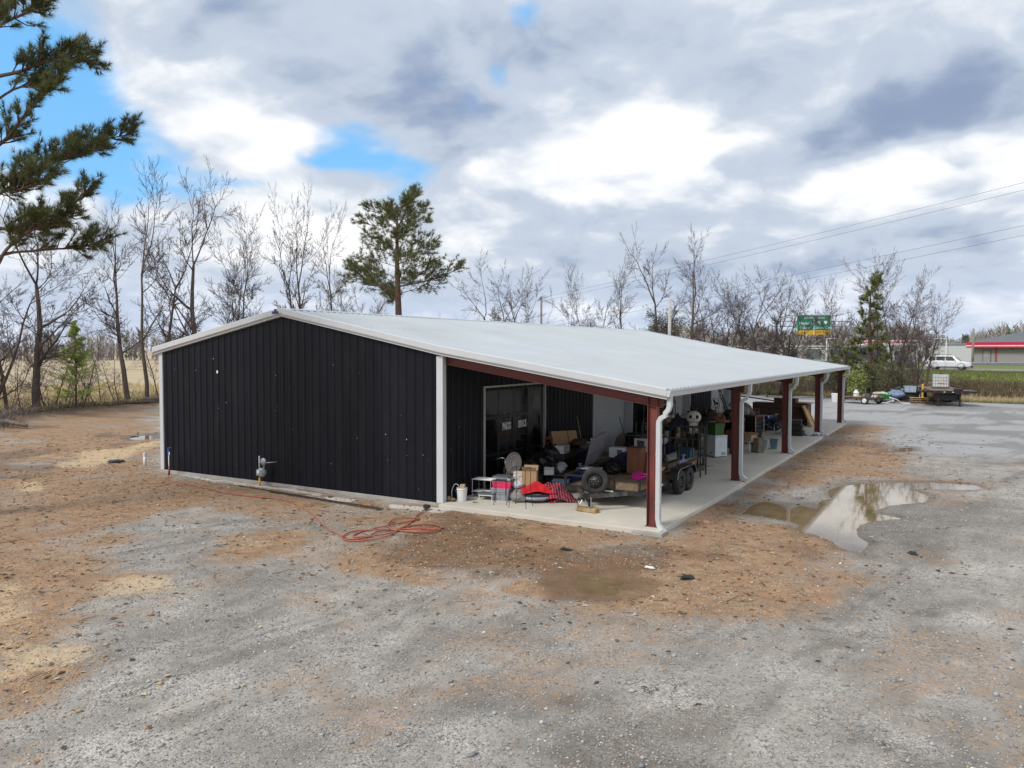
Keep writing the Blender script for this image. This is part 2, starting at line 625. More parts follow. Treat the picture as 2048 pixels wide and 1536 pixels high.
# wheel tracks left in the soft gravel
for tr_ in ([(15.2, -14.0), (16.84, -12.0), (17.27, -9.0), (16.6, -6.5)], [(16.9, -14.0), (18.5, -11.9), (18.95, -9.0), (18.4, -6.8)], [(20.6, -13.5), (21.4, -10.0), (22.9, -6.0), (25.0, -2.0)], [(22.2, -13.0), (23.0, -9.8), (24.5, -5.8), (26.5, -2.0)]):
    for (ax_, ay_), (bx_, by_) in zip(tr_[:-1], tr_[1:]):
        ex_, ey_ = bx_ - ax_, by_ - ay_
        tt_ = np.clip(((X - ax_) * ex_ + (Y - ay_) * ey_) / (ex_ * ex_ + ey_ * ey_), 0, 1)
        dd_ = np.hypot(X - ax_ - tt_ * ex_, Y - ay_ - tt_ * ey_) + (fbm(X, Y, 1.4, 3) - .5) * .35
        dark = np.maximum(dark, (1 - sstep(dd_, .02, .34)) * (.18 + .40 * sstep(fbm(X + 3, Y, .5, 3), .40, .65)))
pud_rim = np.clip(np.maximum.reduce([1 - sstep(sdf(X, Y, p), 0, .9 if k == 0 else .45) for k, (p, _) in enumerate(PUDS)]), 0, 1)
tracks = sstep(fbm((X * .97 - Y * .25) * 3.2, (X * .25 + Y * .97) * .22, .8, 3), .60, .74) * (1 - clay)
dark = np.clip(np.maximum.reduce([dark, pud_rim * .75, tracks * .55, .7 * sstep(fbm(X + 13, Y + 31, .32, 5), .55, .72)]), 0, 1)
lot = sstep(X, 18, 24) * sstep(Y, 13, 26) * sstep(-T_, -63, -59)
lot = np.maximum(lot, sstep(Y, 31, 34) * sstep(X, 2, 6) * sstep(-T_, -61, -57))
field = sstep(E_, .3, 3.0)
field = np.maximum(field, sstep(Y, 40, 52) * sstep(-X, -8, 4))
field = np.maximum(field, sstep(T_, 58.5, 61.5 + 0 * T_))
field = np.maximum(field, sstep(Y, 36, 40) * sstep(-X, -6, -2))
green = np.where(T_ > 55, sstep(T_, 69, 73) * sstep(X, -40, -15), 0) + np.where((E_ > 0) & (T_ < 58), np.exp(-(E_ / 9.0) ** 2) * .5, 0)
green = np.clip(green + np.where(T_ > 55, np.exp(-((T_ - 60.5) / 1.6) ** 2) * .5, 0), 0, 1)
brush = np.exp(-((E_ + .2) / 1.7) ** 2) + np.where(T_ > 55, np.exp(-((T_ - 66) / 3.2) ** 2) * .8, 0)
brush = np.clip(brush * (.6 + .8 * fbm(X, Y, .8, 3)), 0, 1)
for nm, arr in (('zone_a', (clay, silt, dark, cem)), ('zone_b', (lot, field, green, brush))):
    at = gme.color_attributes.new(nm, 'FLOAT_COLOR', 'POINT')
    at.data.foreach_set('color', np.column_stack(arr).astype(np.float32).ravel())

gm = bpy.data.materials.new('gravel_and_clay_ground')
gm.use_nodes = True
q = G(gm.node_tree)
b = q.n['Principled BSDF']
pos = q.new('ShaderNodeNewGeometry').outputs['Position']


def attr(nm):
    a = q.new('ShaderNodeAttribute')
    a.attribute_name = nm
    s_ = q.new('ShaderNodeSeparateColor')
    q.l.new(a.outputs['Color'], s_.inputs[0])
    return s_.outputs[0], s_.outputs[1], s_.outputs[2], a.outputs['Alpha']


kc, ks, kd, kw = attr('zone_a')
kl, kf, kg, kb = attr('zone_b')
nA = q.noise(pos, .9, 6, .62)
nB = q.noise(pos, 4.0, 6, .65)
nS = q.noise(q.vmath('MULTIPLY', pos, (2.4, .45, 1.)), .8, 6, .6, .4)
nC = q.noise(pos, 17., 4, .65)
nF = q.noise(pos, 60., 2, .6)
st = q.new('ShaderNodeTexVoronoi', feature='F1')
q.put(st.inputs['Vector'], q.vmath('ADD', pos, q.vmath('SCALE', q.comb(nF, nC, 0.0), scale=.015)))
st.inputs['Scale'].default_value = 34
srnd = q.sep(st.outputs['Color'])
st2 = q.new('ShaderNodeTexVoronoi', feature='F1')
q.put(st2.inputs['Vector'], pos)
st2.inputs['Scale'].default_value = 75
srnd2 = q.sep(st2.outputs['Color'])
sv = q.math('ADD', q.math('MULTIPLY', srnd[0], .6), q.math('MULTIPLY', srnd2[1], .4))
loose = q.step(q.math('ADD', q.math('MULTIPLY', nA, .65), q.math('MULTIPLY', nB, .35)), .40, .62)
stone = q.mix(q.step(sv, .1, .9), (.18, .175, .168), (.48, .47, .455))
matrix_ = q.mix(q.lin(nB, .3, .7), (.24, .23, .212), (.38, .365, .34))
grav = q.mix(q.lin(loose, 0, 1, .2, .8), matrix_, stone)
grav = q.vmath('MULTIPLY', grav, q.vmath('SCALE', (1.04, 1.0, .95), scale=q.lin(q.math('ADD', q.math('MULTIPLY', nA, .6), q.math('MULTIPLY', nS, .4)), .34, .66, .60, 1.30)))
rock2 = q.mix(q.step(sv, .15, .95), (.18, .11, .065), (.58, .44, .31))
earth = q.mix(q.lin(nB, .3, .7), (.225, .128, .066), (.41, .258, .14))
clayc = q.mix(q.lin(loose, 0, 1, .15, .6), earth, rock2)
clayc = q.mix(q.step(nA, .50, .68, 0, .35), clayc, (.40, .28, .17))
clayc = q.mix(q.step(nS, .46, .66, 0, .55), clayc, (.26, .14, .075))
clayc = q.vmath('SCALE', clayc, scale=q.lin(q.math('ADD', q.math('MULTIPLY', q.noise(pos, 2.3, 5, .65), .6), q.math('MULTIPLY', nS, .4)), .32, .68, .62, 1.28))
jag = q.math('MULTIPLY', q.math('SUBTRACT', q.math('ADD', q.math('MULTIPLY', nB, .55), q.math('MULTIPLY', nC, .45)), .5), 1.5)
stip = q.math('MULTIPLY', q.math('SUBTRACT', sv, .5), .75)
fc = q.step(q.math('ADD', q.math('ADD', kc, stip), q.math('MULTIPLY', jag, 1.5)), .08, .92)
grav = q.vmath('SCALE', grav, scale=q.lin(q.noise(pos, .33, 5, .62, .3), .34, .66, .70, 1.2))
col = q.mix(fc, grav, clayc)
siltc = q.mix(q.lin(nB, .3, .7), (.48, .345, .195), (.60, .46, .29))
col = q.mix(q.step(q.math('ADD', q.math('ADD', ks, q.math('MULTIPLY', stip, .5)), q.math('MULTIPLY', jag, 1.1)), .25, .95, 0, .85), col, siltc)
cemc = q.mix(q.lin(nB, .3, .7), (.46, .43, .39), (.66, .63, .58))
col = q.mix(q.step(q.math('ADD', kw, q.math('MULTIPLY', jag, .8)), .4, .7), col, cemc)
# exposed old asphalt of the lot, patched and cracked
asph = q.mix(q.lin(nA, .3, .7), (.26, .26, .265), (.38, .38, .375))
asph = q.mix(q.step(sv, .2, .95, 0, .35), asph, (.45, .45, .44))
crk = q.voro(q.vmath('ADD', pos, q.vmath('SCALE', q.comb(nA, nB, 0.0), scale=1.6)), .38, 'DISTANCE_TO_EDGE')
crkl = q.math('MULTIPLY', q.step(crk, .007, .002), q.step(nA, .53, .60))
col = q.mix(q.step(q.math('ADD', kl, q.math('MULTIPLY', jag, .4)), .3, .7), col, asph)
col = q.mix(q.math('MULTIPLY', crkl, q.math('SUBTRACT', 1.0, fc)), col, (.05, .048, .045))
dk = q.step(q.math('ADD', kd, q.math('MULTIPLY', jag, .75)), .18, .9)
col = q.mix(q.math('MULTIPLY', dk, .8), col, q.vmath('MULTIPLY', col, (.42, .38, .33)))
# grass and brush
gn = q.noise(q.vmath('MULTIPLY', pos, (1, 1, .2)), 1.3, 7, .7)
tanc = q.mix(q.lin(gn, .3, .7), (.34, .26, .155), (.56, .46, .31))
grn = q.mix(q.lin(gn, .3, .7), (.095, .125, .03), (.22, .235, .075))
gcol = q.mix(q.step(q.math('ADD', kg, q.math('MULTIPLY', q.math('SUBTRACT', gn, .5), 1.4)), .25, .75), tanc, grn)
col = q.mix(q.step(q.math('ADD', kf, q.math('MULTIPLY', jag, .5)), .3, .7), col, gcol)
brc = q.mix(q.lin(nC, .3, .7), (.055, .038, .026), (.17, .12, .075))
col = q.mix(q.step(q.math('ADD', kb, q.math('MULTIPLY', jag, .8)), .4, .95), col, brc)
q.put(b.inputs['Base Color'], col)
q.put(b.inputs['Roughness'], q.math('SUBTRACT', .92, q.math('MULTIPLY', dk, .42)))
b.inputs['Specular IOR Level'].default_value = .35
hgt = q.math('ADD', q.math('MULTIPLY', q.math('SUBTRACT', 1., st.outputs['Distance']), q.math('ADD', .25, loose)), q.math('ADD', q.math('MULTIPLY', nC, .9), q.math('MULTIPLY', nB, 1.6)))
bp = q.new('ShaderNodeBump')
bp.inputs['Strength'].default_value = .75
bp.inputs['Distance'].default_value = .022
q.put(bp.inputs['Height'], hgt)
q.l.new(bp.outputs[0], b.inputs['Normal'])
gme.materials.append(gm)
gob = link('ground', gme)
gob['kind'] = 'structure'

# standing water
wm = bpy.data.materials.new('muddy_water')
wm.use_nodes = True
q = G(wm.node_tree)
b = q.n['Principled BSDF']
pos = q.new('ShaderNodeNewGeometry').outputs['Position']
q.put(b.inputs['Base Color'], q.mix(q.lin(q.noise(pos, 1.2, 4, .6), .35, .65), (.17, .12, .06), (.25, .18, .10)))
b.inputs['Roughness'].default_value = .03
b.inputs['IOR'].default_value = 2.4
bp = q.new('ShaderNodeBump')
bp.inputs['Strength'].default_value = .05
bp.inputs['Distance'].default_value = .01
q.put(bp.inputs['Height'], q.noise(pos, 5, 3, .5))
q.l.new(bp.outputs[0], b.inputs['Normal'])
for poly, dep in PUDS:
    xs, ys = [p[0] for p in poly], [p[1] for p in poly]
    zl = -.03 if dep > .05 else -.022
    if poly[0][0] < 0: zl = -.05
    mb = MB().add([(min(xs) - .5, min(ys) - .5, zl), (max(xs) + .5, min(ys) - .5, zl), (max(xs) + .5, max(ys) + .5, zl), (min(xs) - .5, max(ys) + .5, zl)], [(0, 1, 2, 3)])
    struct('puddle', mb, wm)

# ------------------------------------------------------------------ loose stones, leaves, twigs (nobody could count them)
def zone_at(x, y):
    c1 = np.minimum.reduce([sdf(x, y, CL1), sdf(x, y, CL2), sdf(x, y, CL3)])
    return c1


rng = np.random.default_rng(5)


def scatter(n, r0, r1, pw=1.0):
    """random ground points around the front yard, denser nearby"""
    rr = r0 + (r1 - r0) * rng.random(n) ** pw
    aa = np.radians(-30.2 + (rng.random(n) - .5) * 76)
    x, y = 24.869 + np.sin(aa) * rr, -17.895 + np.cos(aa) * rr
    ok = ~((x > -.1) & (x < 18.75) & (y > -.3) & (y < 32.3))
    wet = np.minimum.reduce([sdf(x, y, p) for p, _ in PUDS])
    ok &= wet > .1
    return x[ok], y[ok], rr[ok]


OCT_V = np.array([(1, 0, 0), (0, 1, 0), (-1, 0, 0), (0, -1, 0), (0, 0, 1), (0, 0, -.6)], float)
OCT_F = np.array([(0, 1, 4), (1, 2, 4), (2, 3, 4), (3, 0, 4), (1, 0, 5), (2, 1, 5), (3, 2, 5), (0, 3, 5)])


def bulk(name, verts, faces, mats, mi):
    me = bpy.data.meshes.new(name)
    k = faces.shape[1]
    me.vertices.add(len(verts))
    me.vertices.foreach_set('co', np.ascontiguousarray(verts, np.float32).ravel())
    me.loops.add(faces.size)
    me.loops.foreach_set('vertex_index', faces.ravel().astype(np.int32))
    me.polygons.add(len(faces))
    me.polygons.foreach_set('loop_start', np.arange(0, faces.size, k))
    me.polygons.foreach_set('loop_total', np.full(len(faces), k))
    for m in mats: me.materials.append(m)
    me.polygons.foreach_set('material_index', mi.astype(np.int32))
    me.update()
    return me


x, y, rr = scatter(52000, 7.2, 34, 1.5)
n = len(x)
big = rng.random(n) < .012
sz = rng.uniform(.007, .017, n) * (1 + rr / 40) + big * rng.uniform(.01, .035, n)
an = rng.random(n) * 6.283
ca, sa = np.cos(an), np.sin(an)
jv = OCT_V[None] * rng.uniform(.6, 1.35, (n, 6, 3)) * np.stack([sz * rng.uniform(.8, 1.6, n), sz, sz * .62], 1)[:, None, :]
V = np.empty_like(jv)
V[..., 0] = jv[..., 0] * ca[:, None] - jv[..., 1] * sa[:, None] + x[:, None]
V[..., 1] = jv[..., 0] * sa[:, None] + jv[..., 1] * ca[:, None] + y[:, None]
V[..., 2] = jv[..., 2] + (ground_h(x, y) + sz * .15)[:, None]
F = (OCT_F[None] + (np.arange(n) * 6)[:, None, None]).reshape(-1, 3)
isclay = (zone_at(x, y) + rng.normal(0, .8, n)) < 0
mi = np.where(isclay, rng.choice([2, 3, 0, 4], n, p=[.46, .36, .13, .05]), rng.choice([0, 1, 3, 4], n, p=[.50, .41, .06, .03]))
SM = [mat('stone_pale', (.40, .392, .38), .9, var=.3, obj=False), mat('stone_grey', (.25, .246, .24), .9, var=.3, obj=False), mat('stone_rust', (.36, .19, .09), .9, var=.3, obj=False),
      mat('stone_tan', (.47, .34, .22), .9, var=.3, obj=False), mat('stone_white', (.60, .59, .57), .85, var=.2, obj=False)]
o = link('gravel', bulk('gravel', V.reshape(-1, 3), F, SM, np.repeat(mi, 8)))
o['kind'] = 'stuff'
o['label'] = 'loose grey and rust coloured gravel scattered over the yard'
# fallen leaves and bits of bark
x, y, rr = scatter(9000, 9, 46, .9)
keep = (zone_at(x, y) + rng.normal(0, 1.5, len(x)) < .2) | (rng.random(len(x)) < .03)
x, y = x[keep], y[keep]
n = len(x)
sz = rng.uniform(.02, .06, n) * (1 + np.hypot(x - 24.9, y + 17.9) / 60)
an = rng.random(n) * 6.283
LV = np.array([(-1, 0, .05), (0, -.45, .32), (1, 0, .1), (0, .45, .22)], float)
jv = LV[None] * rng.uniform(.7, 1.3, (n, 4, 3)) * sz[:, None, None]
V = np.empty_like(jv)
V[..., 0] = jv[..., 0] * np.cos(an)[:, None] - jv[..., 1] * np.sin(an)[:, None] + x[:, None]
V[..., 1] = jv[..., 0] * np.sin(an)[:, None] + jv[..., 1] * np.cos(an)[:, None] + y[:, None]
V[..., 2] = jv[..., 2] + (ground_h(x, y) + .004)[:, None]
F = (np.array([(0, 1, 2), (0, 2, 3)])[None] + (np.arange(n) * 4)[:, None, None]).reshape(-1, 3)
LM = [mat('leaf_brown', (.16, .085, .04), .8, obj=False), mat('leaf_rust', (.33, .16, .06), .8, obj=False), mat('leaf_dark', (.06, .042, .03), .8, obj=False), mat('leaf_straw', (.50, .40, .25), .8, obj=False)]
o = link('leaf_litter', bulk('leaf_litter', V.reshape(-1, 3), F, LM, np.repeat(rng.choice([0, 1, 2, 3], n, p=[.4, .3, .2, .1]), 2)))
o['kind'] = 'stuff'
o['label'] = 'brown fallen leaves and bark crumbs over the clay'
mb = MB()
x, y, rr = scatter(1900, 10, 50, .8)
keep = (zone_at(x, y) < .6)
x, y = x[keep][:700], y[keep][:700]
hz = ground_h(x, y)
for i in range(len(x)):
    a, L = random.uniform(0, 3.14), random.uniform(.1, .55) * random.uniform(.5, 1.2)
    r_ = random.uniform(.003, .008)
    p = [Vector((x[i] + math.cos(a) * L * (k / 3 - .5) + random.uniform(-.02, .02), y[i] + math.sin(a) * L * (k / 3 - .5) + random.uniform(-.02, .02), hz[i] + .012 + random.uniform(0, .02))) for k in range(4)]
    mb.tube(p, [r_, r_ * .9, r_ * .7, r_ * .4], 4)
o = part('twig_litter', mb, mat('twig_bark', (.10, .062, .035), .9, obj=False), None)
o['kind'] = 'stuff'
o['label'] = 'small broken twigs lying over the clay yard'

# ================================================================== BUILDING
M_BLACK = mat('black_panel_paint', (.0064, .0070, .0115), .45, var=.35, scale=.8, dirt=(.03, .03, .034), dscale=2.2, damt=.25, stretch=(1, 1, .25), spec=.22)
M_ROOF = mat('white_roof_paint', (.455, .49, .51), .5, var=.05, scale=.5, dirt=(.44, .46, .47), dscale=.6, damt=.25)
M_TRIM = mat('white_trim_paint', (.56, .575, .59), .45, var=.05, scale=1.2, dirt=(.5, .48, .44), dscale=1.6, damt=.18)
M_RED = mat('red_oxide_primer', (.155, .036, .028), .55, var=.25, scale=1.5, dirt=(.10, .045, .04), dscale=2.0, damt=.5, bump=.1, bscale=30)
M_CONC = mat('porch_concrete', (.56, .525, .45), .8, var=.12, scale=.5, dirt=(.40, .36, .29), dscale=.7, damt=.4, bump=.12, bscale=60, obj=False)
M_CONC2 = mat('grey_footing_concrete', (.36, .345, .315), .9, var=.2, scale=2, dirt=(.27, .2, .13), dscale=1.6, damt=.5, bump=.4, bscale=25, obj=False)
M_DOORW = mat('white_door_paint', (.60, .615, .61), .5, var=.06, dirt=(.42, .42, .4), damt=.25)
M_SCREW = mat('screw_steel', (.25, .25, .25), .4, .8, var=.2)
M_SCREWB = mat('black_screw', (.05, .05, .055), .4, .3, var=.2)
M_GLASS = mat('dark_glass', (.008, .0085, .010), .06, var=.3, spec=.2)  # opaque pane, darkness of the unlit interior put into its colour
M_BAYBLK = mat('bay_black', (.012, .011, .011), .35, var=.2)
M_ALU = mat('aluminium_frame', (.55, .54, .52), .4, .3, var=.1)
M_DARKIN = mat('dark_interior', (.02, .02, .02), .9)
M_BLUE = mat('dark_blue_print', (.02, .035, .16), .5)
WX, PX, LEN = 12.19, 18.31, 31.94
RIDGE, WALLZ, EAVEZ = 5.64, 4.45, 3.44
RX0, RX1 = -.22, 18.72


def roof_z(x):
    if x < 6.095: return WALLZ + (RIDGE - WALLZ) * x / 6.095
    if x < WX: return RIDGE + (WALLZ - RIDGE) * (x - 6.095) / 6.095
    return WALLZ + (EAVEZ - WALLZ) * (x - WX) / (RX1 - WX)


# rib profile of one sheet: (along, out)
def rib_profile(width, ribs=3, h=.03, bw=.052):
    p, k = [(0., 0.)], width / ribs
    for i in range(ribs):
        c_ = k * (i + .5)
        p += [(c_ - bw, 0), (c_ - .024, h), (c_ + .024, h), (c_ + bw, 0)]
        if i < ribs - 1 or ribs == 1:
            m_ = k * (i + 1)
            p += [(m_ - .03, 0), (m_ - .018, .006), (m_ + .018, .006), (m_ + .03, 0)]
    p.append((width, 0.))
    return [q_ for q_ in p if 0 <= q_[0] <= width]


bld = thing('metal_building', 'long black metal shop building with white roof, white trim and open side porch', 'building')

# --- footing and slab
part('footing', MB().b2((-.06, -.06, -.3), (WX + .1, LEN + .06, .10)), M_CONC2, bld, bevel=.01)
slab = MB().b2((WX + .1, -.3, -.3), (18.66, LEN + .3, .12))
slabo = part('porch_slab', slab, M_CONC, bld, bevel=.015)
for yj in (7.9, 15.9, 23.9):
    part('control_joint', MB().b2((WX + .2, yj - .006, .1185), (18.64, yj + .006, .1215)), mat('joint_dark', (.17, .155, .13), .9), slabo)  # thin dark joint line across the slab

# --- gable wall (front and back), ribbed sheets one by one
SW = .914


def wall_sheets(parent, name, x0, x1, origin, ex, nrm, ztop, zbot, m, rev=False):
    """vertical ribbed sheets from x0 to x1 along ex; top follows ztop(x)"""
    a = x0
    ex, nrm, origin = Vector(ex), Vector(nrm), Vector(origin)
    obs = []
    while a < x1 - .02:
        wd = min(SW, x1 - a)
        pr = [p for p in rib_profile(SW) if p[0] <= wd + 1e-6]
        if pr[-1][0] < wd - 1e-4: pr.append((wd, 0))
        xs = []
        for (u, h) in pr: xs.append((u, h))
        # add a vertex at the ridge so the top follows it
        mb = MB()
        vs_, fs_ = [], []
        for (u, h) in xs:
            p = origin + ex * (a + u) + nrm * h
            vs_.append((p.x, p.y, zbot))
            vs_.append((p.x, p.y, ztop(a + u)))
        for i in range(len(xs) - 1):
            fs_.append((2 * i, 2 * i + 2, 2 * i + 3, 2 * i + 1))
        mb.add(vs_, fs_)
        obs.append(part(name, mb, m, parent))
        a += wd
    return obs


gw = part('front_gable_wall', MB().add([(0, .03, .1), (WX, .03, .1), (WX, .03, roof_z(WX) - .1), (6.095, .03, RIDGE - .1), (0, .03, roof_z(0) - .1)], [(0, 1, 2, 3, 4)]), M_BLACK, bld)
wall_sheets(gw, 'wall_panel', .12, WX - .12, (0, 0, 0), (1, 0, 0), (0, -1, 0), lambda x: roof_z(x) - .12, .105, M_BLACK)
bw = part('back_gable_wall', MB().add([(0, LEN - .03, .1), (WX, LEN - .03, .1), (WX, LEN - .03, roof_z(WX) - .1), (6.095, LEN - .03, RIDGE - .1), (0, LEN - .03, roof_z(0) - .1)], [(0, 1, 2, 3, 4)]), M_BLACK, bld)
wall_sheets(bw, 'wall_panel', .12, WX - .12, (0, LEN, 0), (1, 0, 0), (0, 1, 0), lambda x: roof_z(x) - .12, .105, M_BLACK)
lw = part('left_wall', MB().add([(.03, 0, .1), (.03, LEN, .1), (.03, LEN, WALLZ - .08), (.03, 0, WALLZ - .08)], [(0, 1, 2, 3)]), M_BLACK, bld)
wall_sheets(lw, 'wall_panel', .1, LEN - .1, (0, 0, 0), (0, 1, 0), (-1, 0, 0), lambda x: WALLZ - .08, .105, M_BLACK)

# pale specks set on the black sheets
sp = MB()
rs = random.Random(3)
for i in range(26):
    xx, zz = rs.uniform(.3, 11.9), rs.uniform(.25, 4.2)
    r_ = rs.choice([.005, .006, .008, .011])
    if zz < roof_z(xx) - .4: sp.blobm((xx, -.032, zz), (r_, .003, r_ * rs.uniform(.8, 1.8)), 6, 4)
sp.blobm((3.0, -.033, 3.62), (.045, .004, .055), 8, 5, .2, 2)
for i in range(18):
    yy, zz = rs.uniform(.3, 9), rs.uniform(.4, 3.2)
    sp.blobm((WX + .032, yy, zz), (.003, .009, .012), 6, 4)
o = part('pale_speck', sp, mat('speck_white', (.75, .76, .78), .7), bld)
o['kind'] = 'stuff'

# --- porch wall with four bay openings
OPEN = [(2.22, 6.10), (10.25, 14.20), (18.35, 22.38), (26.44, 30.30)]
DOORTOP = 3.12
pw = part('porch_wall', MB().add([(WX - .5, LEN - .1, .1), (WX - .5, .1, .1), (WX - .5, .1, WALLZ - .12), (WX - .5, LEN - .1, WALLZ - .12)], [(0, 1, 2, 3)]), M_DARKIN, bld)
edges = [.1] + [v for p in OPEN for v in p] + [LEN - .1]
for k in range(0, len(edges), 2):
    wall_sheets(pw, 'wall_panel', edges[k], edges[k + 1], (WX, 0, 0), (0, 1, 0), (1, 0, 0), lambda x: WALLZ - .12, .125, M_BLACK)
for (a, b_) in OPEN:
    wall_sheets(pw, 'wall_panel', a, b_, (WX, 0, 0), (0, 1, 0), (1, 0, 0), lambda x: WALLZ - .12, DOORTOP + .02, M_BLACK)
for k, (a, b_) in enumerate(OPEN[1:]):
    f = MB()
    f.b2((WX - .34, a - .10, .12), (WX + .045, a, DOORTOP + .1)).b2((WX - .34, b_, .12), (WX + .045, b_ + .10, DOORTOP + .1)).b2((WX - .34, a + .002, DOORTOP), (WX + .043, b_ - .002, DOORTOP + .1))
    od = part('overhead_door', MB().b2((WX - .36, a, .12), (WX - .345, b_, DOORTOP)), M_DOORW, bld)
    part('door_frame', f, M_TRIM, od, bevel=.004)
    for s_ in range(6):
        z0, z1 = .13 + s_ * .498, .13 + (s_ + 1) * .498 - .012
        mb = MB()
        prof = []
        zz = z0
        while zz < z1 - .02:
            ze = min(zz + .082, z1)
            prof += [(zz, 0), (zz + .006, .014), (ze - .010, .014), (ze - .004, 0)]
            zz = ze
        vs_, fs_ = [], []
        for (zz, h) in prof:
            vs_ += [(WX - .335 + h, a + .01, zz), (WX - .335 + h, b_ - .01, zz)]
        for i in range(len(prof) - 1): fs_.append((2 * i, 2 * i + 1, 2 * i + 3, 2 * i + 2))
        mb.add(vs_, fs_)
        part('door_section', mb, M_DOORW, od)
# glazed bay
a, b_ = OPEN[0]
gd = part('glazed_bay', MB().b2((WX - .06, a, .12), (WX - .04, b_, DOORTOP + .1)), M_BAYBLK, bld)
part('bay_frame', MB().b2((WX - .05, a - .055, .12), (WX + .05, a + .005, DOORTOP + .16)).b2((WX - .05, b_ - .005, .12), (WX + .05, b_ + .055, DOORTOP + .16)).b2((WX - .05, a + .006, DOORTOP + .10), (WX + .048, b_ - .006, DOORTOP + .16)), M_ALU, gd, bevel=.004)
ys = [2.30, 3.02, 3.18, 3.98, 4.20, 4.96, 5.34, 5.86]
for j, (z0, z1) in enumerate(((.25, 1.08), (1.18, 2.22), (2.34, DOORTOP))):
    for i in range(4):
        mb = MB().b2((WX - .035, ys[2 * i], z0), (WX - .02, ys[2 * i + 1], z1))
        part('pane', mb, M_GLASS, gd, bevel=.004)
mu = MB()  # black bars built for the dark lines across the glass
for i in range(3): mu.b2((WX - .04, ys[2 * i + 1] + .005, .2), (WX - .014, ys[2 * i + 2] - .005, DOORTOP + .08))
mu.b2((WX - .04, a + .02, 2.23), (WX - .016, b_ - .02, 2.33)).b2((WX - .04, a + .02, 1.09), (WX - .016, b_ - .02, 1.17))
part('bay_bar', mu, M_BAYBLK, gd, bevel=.005)
M_LETTER = mat('white_vinyl_letter', (.78, .77, .74), .6)
text('lettering', 'PARTS', .30, M_LETTER, gd, (WX - .010, 3.58, 1.95), (R(90), 0, R(90)), sx=.62, bold=.014)
text('lettering', 'SERVICE', .30, M_LETTER, gd, (WX - .010, 4.58, 1.95), (R(90), 0, R(90)), sx=.50, bold=.014)

# --- roof sheets
rt = part('roof', MB().add([(RX0 + .05, -.08, roof_z(0) - .12), (6.095, -.08, RIDGE - .1), (6.095, LEN + .08, RIDGE - .1), (RX0 + .05, LEN + .08, roof_z(0) - .12), (RX1 - .05, -.08, EAVEZ - .07), (RX1 - .05, LEN + .08, EAVEZ - .07)], [(0, 1, 2, 3), (1, 4, 5, 2)]), M_ROOF, bld)
yy = -.1
k = 0
while yy < LEN + .08:
    wd = min(SW, LEN + .1 - yy)
    pr = [p for p in rib_profile(SW, 3, .034, .031) if p[0] <= wd + 1e-6]
    if pr[-1][0] < wd - 1e-4: pr.append((wd, 0))
    for xs in ((6.095, RX0), (6.095, WX, RX1)):
        vs_, fs_ = [], []
        lift = .003 * (k % 2)
        for (u, h) in pr:
            for xq in xs:
                z_ = roof_z(xq) if xq > -.01 else WALLZ + (RIDGE - WALLZ) * xq / 6.095
                vs_.append((xq, yy + u, z_ + h + lift))
        n_ = len(xs)
        for i in range(len(pr) - 1):
            for j in range(n_ - 1):
                fs_.append((i * n_ + j, i * n_ + j + 1, (i + 1) * n_ + j + 1, (i + 1) * n_ + j))
        part('roof_panel', MB().add(vs_, fs_), M_ROOF, rt)
    yy += wd
    k += 1
part('ridge_cap', MB().prism([(-.2, -.035), (0, .005), (.2, -.035), (.2, -.020), (0, .024), (-.2, -.020)], (6.095, -.12, RIDGE + .022), (1, 0, 0), (0, 0, 1), (0, 1, 0), LEN + .24), M_ROOF, rt)
sc = MB()
for xq, dz_ in ((RX1 - .12, .0), (RX1 - .42, .0), (15.5, 0), (WX + .1, 0), (9.2, 0)):
    y_ = .0
    while y_ < LEN:
        for off in ((-.07, .07) if xq > 18 else (0,)):
            sc.box((xq + rs.uniform(-.01, .01), y_ + off, roof_z(xq) + .008), (.022, .022, .014))
        y_ += .305
o = part('roof_screw', sc, M_SCREW, rt)
o['kind'] = 'stuff'

# --- rake trim, gutter, corner trim
def rake(y0, sgn):
    seq = [(RX0 - .03, WALLZ + (RIDGE - WALLZ) * (RX0 - .03) / 6.095), (6.095, RIDGE), (WX, WALLZ), (RX1 + .02, roof_z(RX1 + .02))]
    vs_, fs_ = [], []
    prof = [(.0, .045), (-.16, .045), (-.165, .03), (-.165, -.13), (-.145, -.14), (-.145, -.155), (-.11, -.165), (-.11, -.215), (-.03, -.225), (.0, -.225)]
    for (xq, zq) in seq:
        for (u, h) in prof: vs_.append((xq, y0 - sgn * u * -1 if sgn > 0 else y0 - u * -1 * -1, zq + h)) if False else vs_.append((xq, y0 + (u if sgn < 0 else -u), zq + h))
    m_ = len(prof)
    for i in range(3):
        for j in range(m_ - 1):
            fs_.append((i * m_ + j, (i + 1) * m_ + j, (i + 1) * m_ + j + 1, i * m_ + j + 1))
    fs_ += [tuple(range(m_)), tuple(range(3 * m_, 4 * m_))]
    return MB().add(vs_, fs_)


